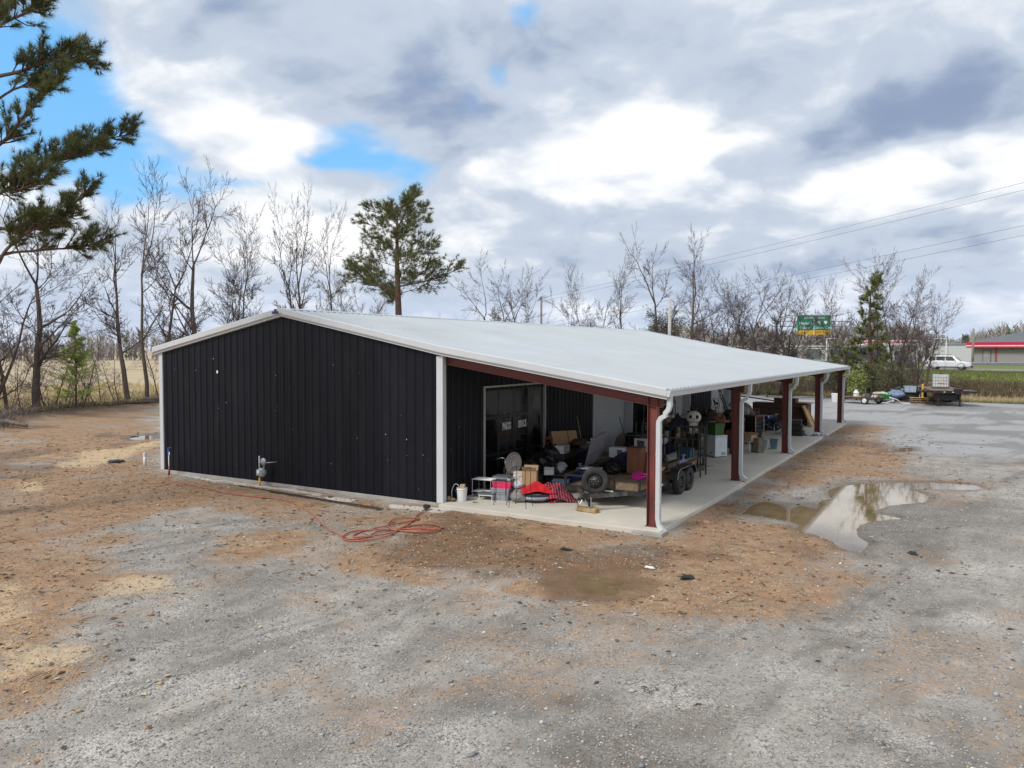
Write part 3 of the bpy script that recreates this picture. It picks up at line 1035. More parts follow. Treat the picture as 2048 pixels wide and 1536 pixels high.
part('rake_trim', rake(-.01, -1), M_TRIM, bld)
part('rake_trim', rake(LEN + .01, 1), M_TRIM, bld)
em = part('ridge_emblem', MB().box((6.0, -.182, RIDGE - .10), (.42, .012, .035)), M_TRIM, bld)
part('emblem_mark', MB().box((5.94, -.191, RIDGE - .03), (.09, .008, .075)).box((5.85, -.191, RIDGE - .10), (.10, .008, .07)).box((6.03, -.191, RIDGE - .10), (.10, .008, .07)).box((5.94, -.192, RIDGE - .10), (.08, .008, .07)), M_BLUE, em)
gp = [(0, 0), (.0, -.13), (.02, -.15), (.11, -.15), (.13, -.06), (.15, -.02), (.15, .0), (.135, .0), (.135, -.02), (.115, -.06), (.098, -.138), (.025, -.138), (.013, -.12), (.013, 0)]
gut = part('gutter', MB().prism(gp, (RX1 - .02, -.16, EAVEZ + .0), (1, 0, 0), (0, 0, 1), (0, 1, 0), LEN + .32), M_TRIM, bld)
part('gutter_end', MB().prism([(0, 0), (0, -.13), (.02, -.15), (.11, -.15), (.13, -.06), (.15, 0)], (RX1 - .02, -.165, EAVEZ), (1, 0, 0), (0, 0, 1), (0, 1, 0), .006), M_TRIM, gut)
gpl = [(-a_, b2) for a_, b2 in gp]
part('gutter', MB().prism(gpl, (RX0 + .05, -.1, WALLZ - .06), (1, 0, 0), (0, 0, 1), (0, 1, 0), LEN + .2), M_TRIM, bld)
for (cx_, cy_, d0, d1) in ((0, 0, (.13, .07), None), (WX, 0, (.24, .06), None), (0, LEN, (.13, .07), None), (WX, LEN, (.13, .07), None)):
    pass
part('corner_trim', MB().b2((-.045, -.05, .10), (.14, .1, WALLZ - .14)), M_TRIM, bld, bevel=.006)
part('corner_trim', MB().b2((WX - .14, -.055, .10), (WX + .075, .12, WALLZ - .24)), M_TRIM, bld, bevel=.006)
part('corner_trim', MB().b2((-.045, LEN - .1, .10), (.14, LEN + .05, WALLZ - .14)), M_TRIM, bld, bevel=.006)
part('corner_trim', MB().b2((WX - .14, LEN - .12, .10), (WX + .075, LEN + .055, WALLZ - .24)), M_TRIM, bld, bevel=.006)
part('base_trim', MB().b2((.14, -.045, .085), (WX - .14, -.002, .112)), M_BLACK, bld)

# --- porch frames: H columns, I rafters, purlins, downspouts
FY = [.16, 7.98, 15.97, 23.95, LEN - .16]
for k, fy in enumerate(FY):
    c_ = MB()
    zt = roof_z(PX) - .46
    for sx in (-1, 1): c_.b2((PX + sx * .115 - .008, fy - .085, .135), (PX + sx * .115 + .008, fy + .085, zt))
    c_.b2((PX - .108, fy - .005, .135), (PX + .108, fy + .005, zt))
    co = part('porch_column', c_, M_RED, bld)
    part('base_plate', MB().b2((PX - .15, fy - .12, .12), (PX + .15, fy + .12, .137)), M_RED, co)
    bt = MB()
    for sx in (-1, 1):
        for sy in (-1, 1): bt.cyl((PX + sx * .06, fy + sy * .05, .13), (PX + sx * .06, fy + sy * .05, .165), .013, n=6)
    for zq in (1.0, 1.9, 2.6): bt.cyl((PX + .12, fy - .05, zq), (PX + .135, fy - .05, zq), .012, n=6)
    part('anchor_bolt', bt, M_SCREW, co)
    # rafter from the wall to beyond the column
    x0_, x1_ = WX + .05, RX1 - .14
    z0_, z1_ = roof_z(x0_) - .2, roof_z(x1_) - .2
    dirv = Vector((x1_ - x0_, 0, z1_ - z0_))
    L_ = dirv.length
    ang = math.atan2(dirv.z, dirv.x)
    ex_, ez_ = Vector((math.cos(ang), 0, math.sin(ang))), Vector((-math.sin(ang), 0, math.cos(ang)))
    rb = MB()
    for (za, zb, hw) in ((-.0, -.012, .075), (-.012, -.248, .005), (-.248, -.26, .075)):
        rb.prism([(0, za), (L_, za), (L_, zb), (0, zb)], (x0_, fy - hw, z0_), ex_, ez_, (0, 1, 0), 2 * hw)
    for xs_ in (PX - .115, PX + .115):
        rb.b2((xs_ - .006, fy - .07, roof_z(xs_) - .455), (xs_ + .006, fy + .07, roof_z(xs_) - .22))
    part('rafter_beam', rb, M_RED, bld)
for xq in (13.6, 15.1, 16.6, 18.0):
    zq = roof_z(xq)
    mbq = MB()
    mbq.b2((xq - .002, .05, zq - .2), (xq + .002, LEN - .05, zq - .015)).b2((xq, .05, zq - .018), (xq + .06, LEN - .05, zq - .015)).b2((xq - .06, .05, zq - .2), (xq, LEN - .05, zq - .197))
    part('purlin', mbq, M_RED, bld)
part('eave_strut', MB().b2((RX1 - .1, .0, EAVEZ - .17), (RX1 - .095, LEN, EAVEZ - .01)), M_TRIM, bld)


def downspout(fy, k):
    gx_, cx2 = RX1 + .05, PX + .20
    zt = EAVEZ - .14
    pts = [(gx_, zt + .02), (gx_, zt - .24), (gx_ - .03, zt - .33), (gx_ - .10, zt - .41), (cx2 + .16, zt - .47), (cx2 + .05, zt - .53), (cx2, zt - .62), (cx2, zt - .72), (cx2, .42), (cx2 + .02, .33), (cx2 + .08, .25), (cx2 + .2, .17)]
    if k == 0: pts = pts[:-3] + [(cx2, .36), (cx2 + .03, .2), (cx2 + .12, .06), (cx2 + .2, .02)]
    if k == 0: yo = -.16
    else: yo = -.13
    hw, hd = .066, .055
    vs_, fs_ = [], []
    for i, (xq, zq) in enumerate(pts):
        p0, p1 = pts[max(i - 1, 0)], pts[min(i + 1, len(pts) - 1)]
        t_ = Vector((p1[0] - p0[0], 0, p1[1] - p0[1])).normalized()
        nv = Vector((t_.z, 0, -t_.x))
        for (a_, c2) in ((-1, -1), (1, -1), (1, 1), (-1, 1)):
            p = Vector((xq, fy + yo, zq)) + nv * (a_ * hd) + Vector((0, c2 * hw, 0))
            vs_.append(p)
    for i in range(len(pts) - 1):
        for j in range(4):
            fs_.append((4 * i + j, 4 * i + (j + 1) % 4, 4 * i + 4 + (j + 1) % 4, 4 * i + 4 + j))
    fs_ += [(3, 2, 1, 0)]
    o = part('downspout', MB().add(vs_, fs_), M_TRIM, bld, bevel=.008)
    part('strap', MB().box((cx2, fy + yo, 1.9), (.116, .138, .03)).box((cx2, fy + yo, .75), (.116, .138, .03)), M_TRIM, o)


for k, fy in enumerate(FY): downspout(fy, k)
part('splash_pad', MB().b2((18.0, -.42, -.1), (18.75, -.02, .10)), M_CONC2, bld, bevel=.012)

# ================================================================== THINGS IN THE YARD AND UNDER THE PORCH
M_BLK = mat('black_plastic', (.018, .018, .02), .5, var=.3, dirt=(.08, .07, .06), damt=.3, dscale=4)
M_BLKMETAL = mat('black_metal', (.02, .02, .021), .45, .2, var=.35, dirt=(.11, .075, .05), dscale=3, damt=.35)
M_RUBBER = mat('tyre_rubber', (.028, .028, .029), .85, var=.3, dirt=(.09, .085, .078), dscale=5, damt=.6)
M_WHT = mat('white_plastic', (.72, .73, .73), .45, var=.06, dirt=(.5, .47, .4), dscale=3, damt=.25)
M_APPL = mat('white_appliance', (.66, .70, .73), .35, var=.05, dirt=(.5, .48, .44), dscale=2, damt=.2)
M_CARD = mat('cardboard', (.40, .265, .145), .85, var=.15, scale=2, dirt=(.28, .18, .1), damt=.3)
M_CARD2 = mat('tan_cardboard', (.47, .34, .20), .85, var=.15)
M_PINK = mat('pink_plastic', (.75, .03, .13), .4, var=.15)
M_MAG = mat('magenta_plastic', (.72, .012, .30), .35, var=.12)
M_GREYP = mat('grey_plastic', (.30, .325, .36), .5, var=.12, dirt=(.2, .2, .2))
M_DGREY = mat('dark_grey_plastic', (.10, .11, .125), .55, var=.2)
M_TAUPE = mat('taupe_resin', (.13, .115, .108), .7, var=.2)
M_STEEL = mat('worn_steel', (.42, .42, .42), .35, .85, var=.2)
M_CHROME = mat('dull_chrome', (.62, .62, .63), .25, .9, var=.1)
M_WOOD = mat('brown_wood', (.20, .068, .03), .5, var=.3, scale=3, stretch=(4, 4, .6), bump=.1)
M_WOODD = mat('dark_wood', (.062, .034, .024), .55, var=.4, scale=3, stretch=(3, 3, .6))
M_PINE = mat('pale_pine', (.50, .30, .125), .6, var=.25, scale=3, stretch=(.6, 4, 4))
M_PLANK = mat('grey_deck_plank', (.23, .155, .095), .8, var=.35, scale=3, stretch=(6, .6, 4), bump=.25, dirt=(.1, .07, .05), damt=.5)
M_BLUEP = mat('blue_plastic', (.014, .035, .17), .45, var=.2)
M_TEAL = mat('teal_plastic', (.02, .13, .22), .45, var=.2)
M_GREENP = mat('green_plastic', (.045, .13, .04), .45, var=.25, scale=1.5)
M_NAVYCL = mat('navy_cloth', (.02, .024, .045), .9, var=.3)
M_REDCL = mat('red_fleece', (.55, .012, .02), .95, var=.2, bump=.4, bscale=60)
M_BAG = mat('white_bag', (.50, .51, .54), .45, var=.12, scale=5)
M_BBAG = mat('black_bag', (.012, .012, .013), .4, var=.3, scale=5)
M_LEATH = mat('black_leather', (.018, .019, .02), .38, var=.3)
M_LAV = mat('lavender_grey_enamel', (.36, .335, .38), .5, var=.1, dirt=(.22, .2, .2), damt=.35, dscale=1.5)
M_RED2 = mat('dark_red_paint', (.20, .02, .018), .5)
M_ORNG = mat('orange_plastic', (.55, .13, .03), .5)
M_WICK = mat('wicker', (.33, .15, .05), .75, var=.35, scale=20)
M_STONE = mat('mottled_stone_resin', (.26, .22, .16), .9, var=.6, scale=7, dirt=(.09, .075, .055), dscale=6, damt=.8, bump=.5)
M_GREYCL = mat('grey_cloth', (.27, .26, .255), .95, var=.3, scale=8)
M_FUR_W = mat('white_plush', (.60, .565, .50), 1., var=.12, bump=.6, bscale=70)
M_FUR_B = mat('black_plush', (.014, .013, .013), 1., var=.3, bump=.6, bscale=70)
M_FUR_T = mat('tan_plush', (.34, .235, .145), 1., var=.2, bump=.6, bscale=70)
M_COPPER = mat('galvanised_grey', (.34, .36, .375), .5, .4, var=.15)
M_YEL = mat('yellow_pipe_coat', (.62, .36, .02), .5)
M_HOSE = mat('red_hose', (.34, .10, .06), .6, var=.2, dirt=(.36, .24, .16), damt=.5, dscale=3)


def plaid():
    m = bpy.data.materials.new('red_black_plaid_fleece')
    m.use_nodes = True
    q = G(m.node_tree)
    b = q.n['Principled BSDF']
    tc = q.new('ShaderNodeTexCoord')
    v = q.vmath('MULTIPLY', tc.outputs['Object'], (1, 1, 1))
    x_, y_, z_ = q.sep(v)
    a = q.math('FRACT', q.math('MULTIPLY', q.math('ADD', x_, z_), 13.))
    b2_ = q.math('FRACT', q.math('MULTIPLY', q.math('SUBTRACT', y_, z_), 13.))
    s_ = q.math('ADD', q.math('GREATER_THAN', a, .5), q.math('GREATER_THAN', b2_, .5))
    c_ = q.mix(q.math('GREATER_THAN', s_, .5), (.50, .014, .045), (.13, .008, .02))
    c_ = q.mix(q.math('GREATER_THAN', s_, 1.5), c_, (.015, .010, .014))
    thin = q.math('GREATER_THAN', q.math('FRACT', q.math('ADD', q.math('MULTIPLY', x_, 13.), .25)), .9)
    c_ = q.mix(q.math('MULTIPLY', thin, .7), c_, (.55, .42, .48))
    q.put(b.inputs['Base Color'], c_)
    b.inputs['Roughness'].default_value = 1
    return m


M_PLAID = plaid()
FZ = .121


def tote(label, loc, d, m, rz=0., lid=None, name='storage_tote', cat='tote', group=None, z=None, ribs=True):
    t = thing(name, label, cat, (loc[0], loc[1], loc[2] if len(loc) > 2 else FZ), rz, group)
    w_, dp, h = d
    mb = MB().taper((0, 0, 0), (w_ * .86, dp * .84), (w_ * .97, dp * .97), h * .93)
    if ribs:
        for s_ in (-1, 1):
            for k in (-.3, 0, .3): mb.box((w_ * k, s_ * dp * .462, h * .45), (.03, .02, h * .7), (s_ * -.05, 0, 0))
    part('body', mb, m, t, bevel=.012)
    part('rim', MB().taper((0, 0, h * .88), (w_ * .99, dp * .99), (w_, dp), h * .06), m, t, bevel=.006)
    if lid:
        part('lid', MB().taper((0, 0, h * .942), (w_ * 1.02, dp * 1.02), (w_ * .95, dp * .93), h * .058), lid, t, bevel=.008)
    for s_ in (-1, 1):
        part('handle', MB().box((s_ * w_ * .5, 0, h * .82), (.03, dp * .35, .03)), m, t, bevel=.006)
    return t


def carton(label, loc, d, m=None, rz=0., open_=True, group=None, name='cardboard_box', rot=None):
    t = thing(name, label, 'box', (loc[0], loc[1], loc[2] if len(loc) > 2 else FZ), rz, group, rot)
    w_, dp, h = d
    m = m or M_CARD
    b_ = MB()
    tk = .006
    b_.b2((-w_ / 2, -dp / 2, 0), (w_ / 2, dp / 2, tk))
    for s_ in (-1, 1):
        b_.box((s_ * (w_ / 2 - tk / 2), 0, h / 2), (tk, dp, h)).box((0, s_ * (dp / 2 - tk / 2), h / 2), (w_ - 2 * tk - .001, tk, h))
    part('body', b_, m, t)
    if open_:
        for s_ in (-1, 1):
            a = random.uniform(.4, 1.1)
            part('flap', MB().box((0, 0, dp * .2), (w_ * .97, .005, dp * .4)), m, t, loc=(0, s_ * dp / 2, h), rot=(-s_ * a, 0, 0))
    else:
        part('flap', MB().b2((-w_ / 2, -dp / 2, h), (w_ / 2, -.002, h + .006)), m, t)
        part('flap', MB().b2((-w_ / 2, .002, h), (w_ / 2, dp / 2, h + .006)), m, t)
        part('tape', MB().b2((-w_ / 2 - .001, -.025, h + .007), (w_ / 2 + .001, .025, h + .009)), M_CARD2, t)
    return t


def bag(label, loc, r, m, seed, knot=True, group=None, name='plastic_bag'):
    t = thing(name, label, 'bag', (loc[0], loc[1], loc[2] if len(loc) > 2 else FZ), 0, group)
    part('body', MB().blobm((0, 0, r[2] * .93), r, 22, 14, .17, seed), m, t, smooth=False)
    if knot:
        mb = MB()
        mb.lathe([(.02, 0), (.035, .04), (.012, .07), (.06, .13), (.075, .16), (.05, .165)], (0, 0, r[2] * 1.82), 9)
        part('knot', mb, m, t)
    return t


def wheel(parent, loc, r, wd, axis='x', name='wheel', hub=M_BLKMETAL, seg=28, lug=True):
    """wheel with tyre, rim and hub; axis = spin axis"""
    tyre = MB().lathe([(r * .60, -wd * .42), (r * .72, -wd * .5), (r * .93, -wd * .5), (r * .985, -wd * .38), (r, -wd * .2), (r, wd * .2), (r * .985, wd * .38), (r * .93, wd * .5), (r * .72, wd * .5), (r * .60, wd * .42)], (0, 0, 0), seg, axis)
    o = part(name, tyre, M_RUBBER, parent, smooth=True, loc=loc)
    rim = MB().lathe([(r * .60, -wd * .42), (r * .56, -wd * .3), (r * .53, wd * .0), (r * .56, wd * .3), (r * .60, wd * .42), (r * .53, wd * .40), (r * .50, wd * .12), (r * .30, wd * .22), (r * .20, wd * .34), (r * .17, wd * .34), (.001, wd * .36)], (0, 0, 0), seg, axis)
    part('rim', rim, hub, o)
    rim2 = MB().lathe([(r * .50, -wd * .12), (r * .30, -wd * .22), (r * .20, -wd * .34), (.001, -wd * .36)], (0, 0, 0), seg, axis)
    part('rim', rim2, hub, o)
    if lug:
        mb = MB()
        for s_ in (-1, 1):
            for k in range(6):
                a = k * math.pi / 3
                p = Vector((math.cos(a) * r * .24, math.sin(a) * r * .24, s_ * wd * .28))
                p2 = Vector((p.x, p.y, s_ * wd * .42))
                if axis == 'x': p, p2 = Vector((p.z, p.x, p.y)), Vector((p2.z, p2.x, p2.y))
                if axis == 'y': p, p2 = Vector((p.x, p.z, p.y)), Vector((p2.x, p2.z, p2.y))
                mb.cyl(p, p2, .013, n=6)
        lo = part('lug_nut', mb, M_CHROME, o)
        lo['kind'] = 'stuff'
    return o


def tread(parent_wheel, r, wd, axis='x'):
    pass


# ------------------------------------------------------------------ along the gable wall
t = thing('gas_meter', 'grey gas meter on yellow riser beside the black gable wall', 'gas meter', (5.25, -.28, .02))
part('riser', MB().cyl((0, 0, -.1), (0, 0, .25), .035, n=10), M_YEL, t, smooth=True)
part('meter_body', MB().blobm((.09, 0, .42), (.17, .11, .15), 14, 10, 0, 1, .6).box((.09, -.02, .42), (.26, .2, .2)), M_COPPER, t, bevel=.02)
part('dial', MB().cyl((.09, -.13, .45), (.09, -.145, .45), .06, n=14), M_WHT, t)
part('pipework', MB().tube([(0, 0, .25), (0, 0, .95)], .028, 8).tube([(.0, 0, .72), (.1, 0, .76), (.2, 0, .74), (.2, 0, .55)], .026, 8).tube([(.2, .0, .74), (.42, .02, .76), (.52, .26, .76)], .018, 8), M_COPPER, t, smooth=True)
part('regulator', MB().lathe([(.001, -.05), (.07, -.045), (.12, -.012), (.12, .012), (.07, .03), (.03, .05), (.03, .09), (.001, .09)], (.2, -.02, .78), 16, 'y'), M_COPPER, t, smooth=True)
t = thing('yard_hydrant', 'blue headed frost hydrant at the left building corner', 'hydrant', (.85, -.36, 0))
part('standpipe', MB().cyl((0, 0, -.1), (0, 0, .75), .022, n=8), M_WHT, t, smooth=True)
part('sleeve', MB().cyl((0, 0, -.05), (0, 0, .32), .028, n=8), M_BLKMETAL, t, smooth=True)
part('head', MB().cyl((0, 0, .72), (0, 0, .90), .045, .04, n=10).cyl((0, 0, .84), (.1, -.05, .80), .025, n=8), mat('blue_enamel', (.015, .08, .36), .4), t)
part('handle', MB().box((.03, 0, .95), (.22, .03, .03), (0, -.25, 0)), MATS['blue_enamel'], t, bevel=.006)
part('spout', MB().tube([(.1, -.05, .80), (.14, -.08, .72)], .02, 8), M_STEEL, t)
t = thing('cleanout_pipe', 'short white capped drain pipe standing in the clay left of the building', 'pipe', (-1.9, .62, 0))
part('pipe', MB().cyl((0, 0, -.1), (0, 0, .38), .055, n=12), M_WHT, t, smooth=True)
part('cap', MB().cyl((0, 0, .36), (0, 0, .47), .066, n=12).cyl((0, 0, .47), (0, 0, .50), .03, n=4), M_WHT, t)


def smooth_path(pts, n=6):
    P_ = [Vector(p) for p in pts]
    out_ = []
    for i in range(len(P_) - 1):
        p0, p1, p2, p3 = P_[max(i - 1, 0)], P_[i], P_[i + 1], P_[min(i + 2, len(P_) - 1)]
        for k in range(n):
            s_ = k / n
            out_.append(.5 * ((2 * p1) + (p2 - p0) * s_ + (2 * p0 - 5 * p1 + 4 * p2 - p3) * s_ * s_ + (3 * p1 - p0 - 3 * p2 + p3) * s_ ** 3))
    out_.append(P_[-1])
    return out_


hp = [(.98, -.44, .72), (1.12, -.55, .35), (1.4, -.8, .05), (2.2, -1.2), (3.92, -1.50), (4.9, -1.72), (5.90, -1.81), (7.65, -1.68), (9.0, -2.15), (10.2, -2.9), (11.55, -3.77), (12.39, -4.16), (12.6, -4.4), (13.0, -4.25), (13.25, -3.7), (12.95, -2.75), (13.3, -2.15), (13.85, -2.35), (13.5, -2.85), (12.6, -3.2), (12.2, -3.75), (12.45, -4.3), (12.85, -4.0), (12.75, -3.3), (13.3, -2.65), (13.9, -2.5), (13.75, -2.95), (12.9, -3.0), (12.4, -2.6), (12.25, -2.05), (12.6, -1.7), (12.75, -1.95), (12.5, -2.9), (12.35, -3.6), (12.6, -4.05), (13.1, -3.4), (12.8, -2.2), (12.4, -1.4), (12.2, -.8)]
hp3 = []
for i, p in enumerate(hp):
    z_ = p[2] if len(p) > 2 else float(ground_h(np.array([p[0]]), np.array([p[1]]))[0]) + .022 + (.012 * (i % 3) if i > 12 else 0)
    hp3.append((p[0], p[1], z_))
t = thing('garden_hose', 'red garden hose running from the hydrant to a loose coil', 'hose')
part('tube', MB().tube(smooth_path(hp3, 7), .018, 7), M_HOSE, t, smooth=True)
part('nozzle', MB().cyl((12.2, -.8, .05), (12.12, -.62, .07), .03, .045, n=8).box((12.1, -.58, .09), (.16, .12, .09)), M_BLK, t)
for k, (a_, b_, lb) in enumerate((((4.78, -.72), (11.1, -1.22), 'long thin black pipe on the clay nearer the gable wall'), ((6.4, -.95), (11.15, -1.36), 'shorter thin black pipe on the clay nearer the hose'))):
    solo('steel_pipe', MB().cyl((a_[0], a_[1], .03), (b_[0], b_[1], .035), .016, n=8), M_BLKMETAL, lb, 'pipe', group='black pipes along the gable wall')

# ------------------------------------------------------------------ left end of the porch
t = thing('plastic_bucket', 'white plastic bucket against the black wall at the porch corner', 'bucket', (12.56, .46, FZ))
part('body', MB().lathe([(.001, 0), (.125, 0), (.130, .01), (.148, .32), (.148, .37), (.138, .37), (.12, .02), (.001, .02)], n=24), M_WHT, t, smooth=True)
part('rim', MB().lathe([(.148, .315), (.156, .32), (.156, .335), (.148, .34)], n=24).lathe([(.148, .36), (.156, .365), (.156, .375), (.14, .375)], n=24), M_WHT, t)
part('handle', MB().tube([(.155 * math.cos(a), .155 * math.sin(a) * .3 - .12, .33 - .16 * math.sin(a)) for a in [k * math.pi / 10 for k in range(11)]], .004, 5), M_STEEL, t)
part('hose', MB().tube(smooth_path([(-.05, 0, .2), (-.10, -.02, .42), (-.2, -.06, .46), (-.27, -.1, .3), (-.26, -.12, .08), (-.2, -.1, .012)], 6), .011, 6), M_WHT, t, smooth=True)
carton('small tan box stuck in the white bucket', (12.58, .47, .38), (.13, .12, .2), M_CARD2, rz=.3, open_=False)
t = thing('work_boot', 'single brown work boot lying beside the white bucket', 'boot', (12.36, .20, FZ), .4)
part('sole', MB().box((0, 0, .015), (.28, .09, .025)), M_BLK, t, bevel=.008)
part('upper', MB().blobm((.06, 0, .06), (.09, .045, .045), 10, 6).blobm((-.06, 0, .08), (.07, .045, .08), 10, 6), mat('boot_leather', (.17, .10, .06), .7), t, smooth=True)
t = thing('wire_shelf_stand', 'low two tier white metal shelf stand by the porch corner', 'shelf', (12.78, 1.32, FZ), R(4))
for sx in (-1, 1):
    for sy in (-1, 1): part('leg', MB().cyl((sx * .3, sy * .2, 0), (sx * .3, sy * .2, .52), .009, n=6), M_ALU, t)
for zq in (.16, .51):
    mb = MB().b2((-.32, -.22, zq), (.32, .22, zq + .012))
    for k in range(9): mb.cyl((-.32, -.2 + k * .05, zq + .016), (.32, -.2 + k * .05, zq + .016), .005, n=5)
    part('shelf', mb, M_ALU, t)
t = thing('folding_stool', 'small white legged stool with flat grey seat before the clear tote', 'stool', (13.08, .98, FZ), R(10))
part('seat', MB().b2((-.24, -.17, .16), (.24, .17, .2)), M_DGREY, t, bevel=.012)
part('apron', MB().b2((-.22, -.155, .13), (.22, .155, .158)), M_WHT, t)
for sx in (-1, 1):
    for sy in (-1, 1): part('leg', MB().cyl((sx * .19, sy * .13, .13), (sx * .2, sy * .15, 0), .01, n=6), M_WHT, t)
solo('rope_scrap', MB().tube(smooth_path([(0, 0, .01), (.06, .05, .015), (.1, 0, .01), (.04, -.05, .02), (.0, .04, .02), (.14, .06, .01)], 5), .007, 5), mat('green_cord', (.03, .22, .03), .7), 'tangle of bright green cord on the bare concrete by the bucket', 'cord', (12.98, .38, FZ))
tote('translucent grey storage tote under the pink one', (13.42, 1.22), (.56, .42, .36), M_GREYP, R(12))
tote('bright pink tote stacked on the grey tote', (13.45, 1.25, .445), (.58, .44, .22), M_PINK, R(14), lid=M_DGREY)
mb = thing('tray_stack', 'stack of flat grey trays on top of the pink tote', 'trays', (13.44, 1.24, .668), R(10))
for k in range(4): part('tray', MB().box((random.uniform(-.02, .03), random.uniform(-.02, .02), .016 + k * .034), (.56 - .02 * k, .4, .026), (0, 0, random.uniform(-.1, .1))), [M_DGREY, M_WHT, M_GREYP, M_DGREY][k], mb, bevel=.006)
t = thing('wicker_chair_back', 'oval taupe woven chair back leaning above the pink tote', 'chair back', (13.50, 1.62, .80), 0, None, (R(-22), R(10), R(28)))
part('panel', MB().lathe([(.001, .0), (.2, .0), (.22, .02), (.2, .03), (.001, .02)], (0, 0, .32), 26, 'y', Matrix.Diagonal((1, 1, 1.45))), M_TAUPE, t)
for rr_ in (.08, .14, .2, .225): part('ring', MB().tube([(math.cos(a) * rr_, -.01, .32 + math.sin(a) * rr_ * 1.45) for a in [k * math.pi / 12 for k in range(24)]], .011, 5, True), M_TAUPE, t)
part('leg', MB().tube([(-.12, 0, .08), (-.18, .02, -.22)], .014, 6), M_TAUPE, t)
part('leg', MB().tube([(.12, 0, .08), (.18, .02, -.22)], .014, 6), M_TAUPE, t)


def bicycle(label, loc, rz, fm, wr=.33, lean=.08, rimm=M_CHROME, bar='cruiser'):
    t = thing('bicycle', label, 'bicycle', loc, 0, None, (lean, 0, rz))
    for k, xq in enumerate((-.53, .53)):
        ty = part('wheel', MB().lathe([(wr - .022, -.018), (wr - .006, -.022), (wr + .006, 0), (wr - .006, .022), (wr - .022, .018)], (0, 0, 0), 30, 'y'), M_RUBBER, t, smooth=True, loc=(xq, 0, wr))
        part('rim', MB().lathe([(wr - .022, -.014), (wr - .04, -.01), (wr - .04, .01), (wr - .022, .014)], (0, 0, 0), 30, 'y'), rimm, ty)
        sp_ = MB()
        for j in range(16):
            a = j * math.pi / 8
            sp_.cyl((math.cos(a + .3) * .02, .02 * (-1) ** j, math.sin(a + .3) * .02), (math.cos(a) * (wr - .03), 0, math.sin(a) * (wr - .03)), .0018, n=3, cap=False)
        so = part('spoke', sp_, M_STEEL, ty)
        so['kind'] = 'stuff'
        part('hub', MB().cyl((0, -.04, 0), (0, .04, 0), .022, n=8), M_STEEL, ty)
    z_ = wr
    bb, hd0, hd1, st_ = (-.1, 0, z_ - .04), (.36, 0, z_ + .30), (.33, 0, z_ + .42), (-.22, 0, z_ + .34)
    part('frame', MB().tube([bb, hd0], .017, 8).tube([st_, hd1], .015, 8).tube([bb, st_, (-.25, 0, z_ + .42)], .016, 8).tube([bb, (-.53, .04, z_)], .009, 6).tube([bb, (-.53, -.04, z_)], .009, 6).tube([st_, (-.53, .04, z_)], .008, 6).tube([st_, (-.53, -.04, z_)], .008, 6).tube([hd0, hd1], .02, 8), fm, t, smooth=True)
    part('fork', MB().tube([hd0, (.39, .05, z_ + .22), (.53, .05, z_)], .011, 6).tube([hd0, (.39, -.05, z_ + .22), (.53, -.05, z_)], .011, 6), fm, t, smooth=True)
    part('stem', MB().tube([hd1, (.31, 0, z_ + .60), (.34, 0, z_ + .64)], .013, 6), M_CHROME, t, smooth=True)
    hb = [(.12, -.32, z_ + .66), (.24, -.28, z_ + .70), (.33, -.12, z_ + .72), (.34, 0, z_ + .64), (.33, .12, z_ + .72), (.24, .28, z_ + .70), (.12, .32, z_ + .66)] if bar == 'cruiser' else [(.28, -.3, z_ + .65), (.33, -.1, z_ + .65), (.34, 0, z_ + .645), (.33, .1, z_ + .65), (.28, .3, z_ + .65)]
    part('handlebar', MB().tube(smooth_path(hb, 4), .0115, 6), M_CHROME, t, smooth=True)
    for s_ in (-1, 1): part('grip', MB().tube([hb[0] if s_ < 0 else hb[-1], hb[1] if s_ < 0 else hb[-2]], .017, 8), M_BLK, t)
    part('seat_post', MB().cyl((-.24, 0, z_ + .40), (-.27, 0, z_ + .56), .013, n=8), M_CHROME, t)
    part('saddle', MB().blobm((-.30, 0, z_ + .58), (.14, .07, .035), 12, 6).blobm((-.16, 0, z_ + .58), (.1, .028, .024), 10, 6), M_BLK, t, smooth=True)
    part('crank', MB().lathe([(.02, .0), (.085, 0), (.085, .006), (.02, .006)], bb, 18, 'y').tube([(bb[0], .06, bb[2]), (bb[0] + .12, .07, bb[2] - .12)], .009, 5).tube([(bb[0], -.06, bb[2]), (bb[0] - .12, -.07, bb[2] + .12)], .009, 5).box((bb[0] + .12, .11, bb[2] - .12), (.09, .08, .02)).box((bb[0] - .12, -.11, bb[2] + .12), (.09, .08, .02)), M_STEEL, t)
    return t


bicycle('cruiser bicycle with raised silver handlebars in front of the glazed bay', (12.85, 2.55, FZ), R(-52), M_BLKMETAL)
bicycle('blue bicycle standing before the dark wooden chest', (16.05, 23.9, FZ), R(-38), M_BLUEP, .33, -.06, M_ALU, 'flat')


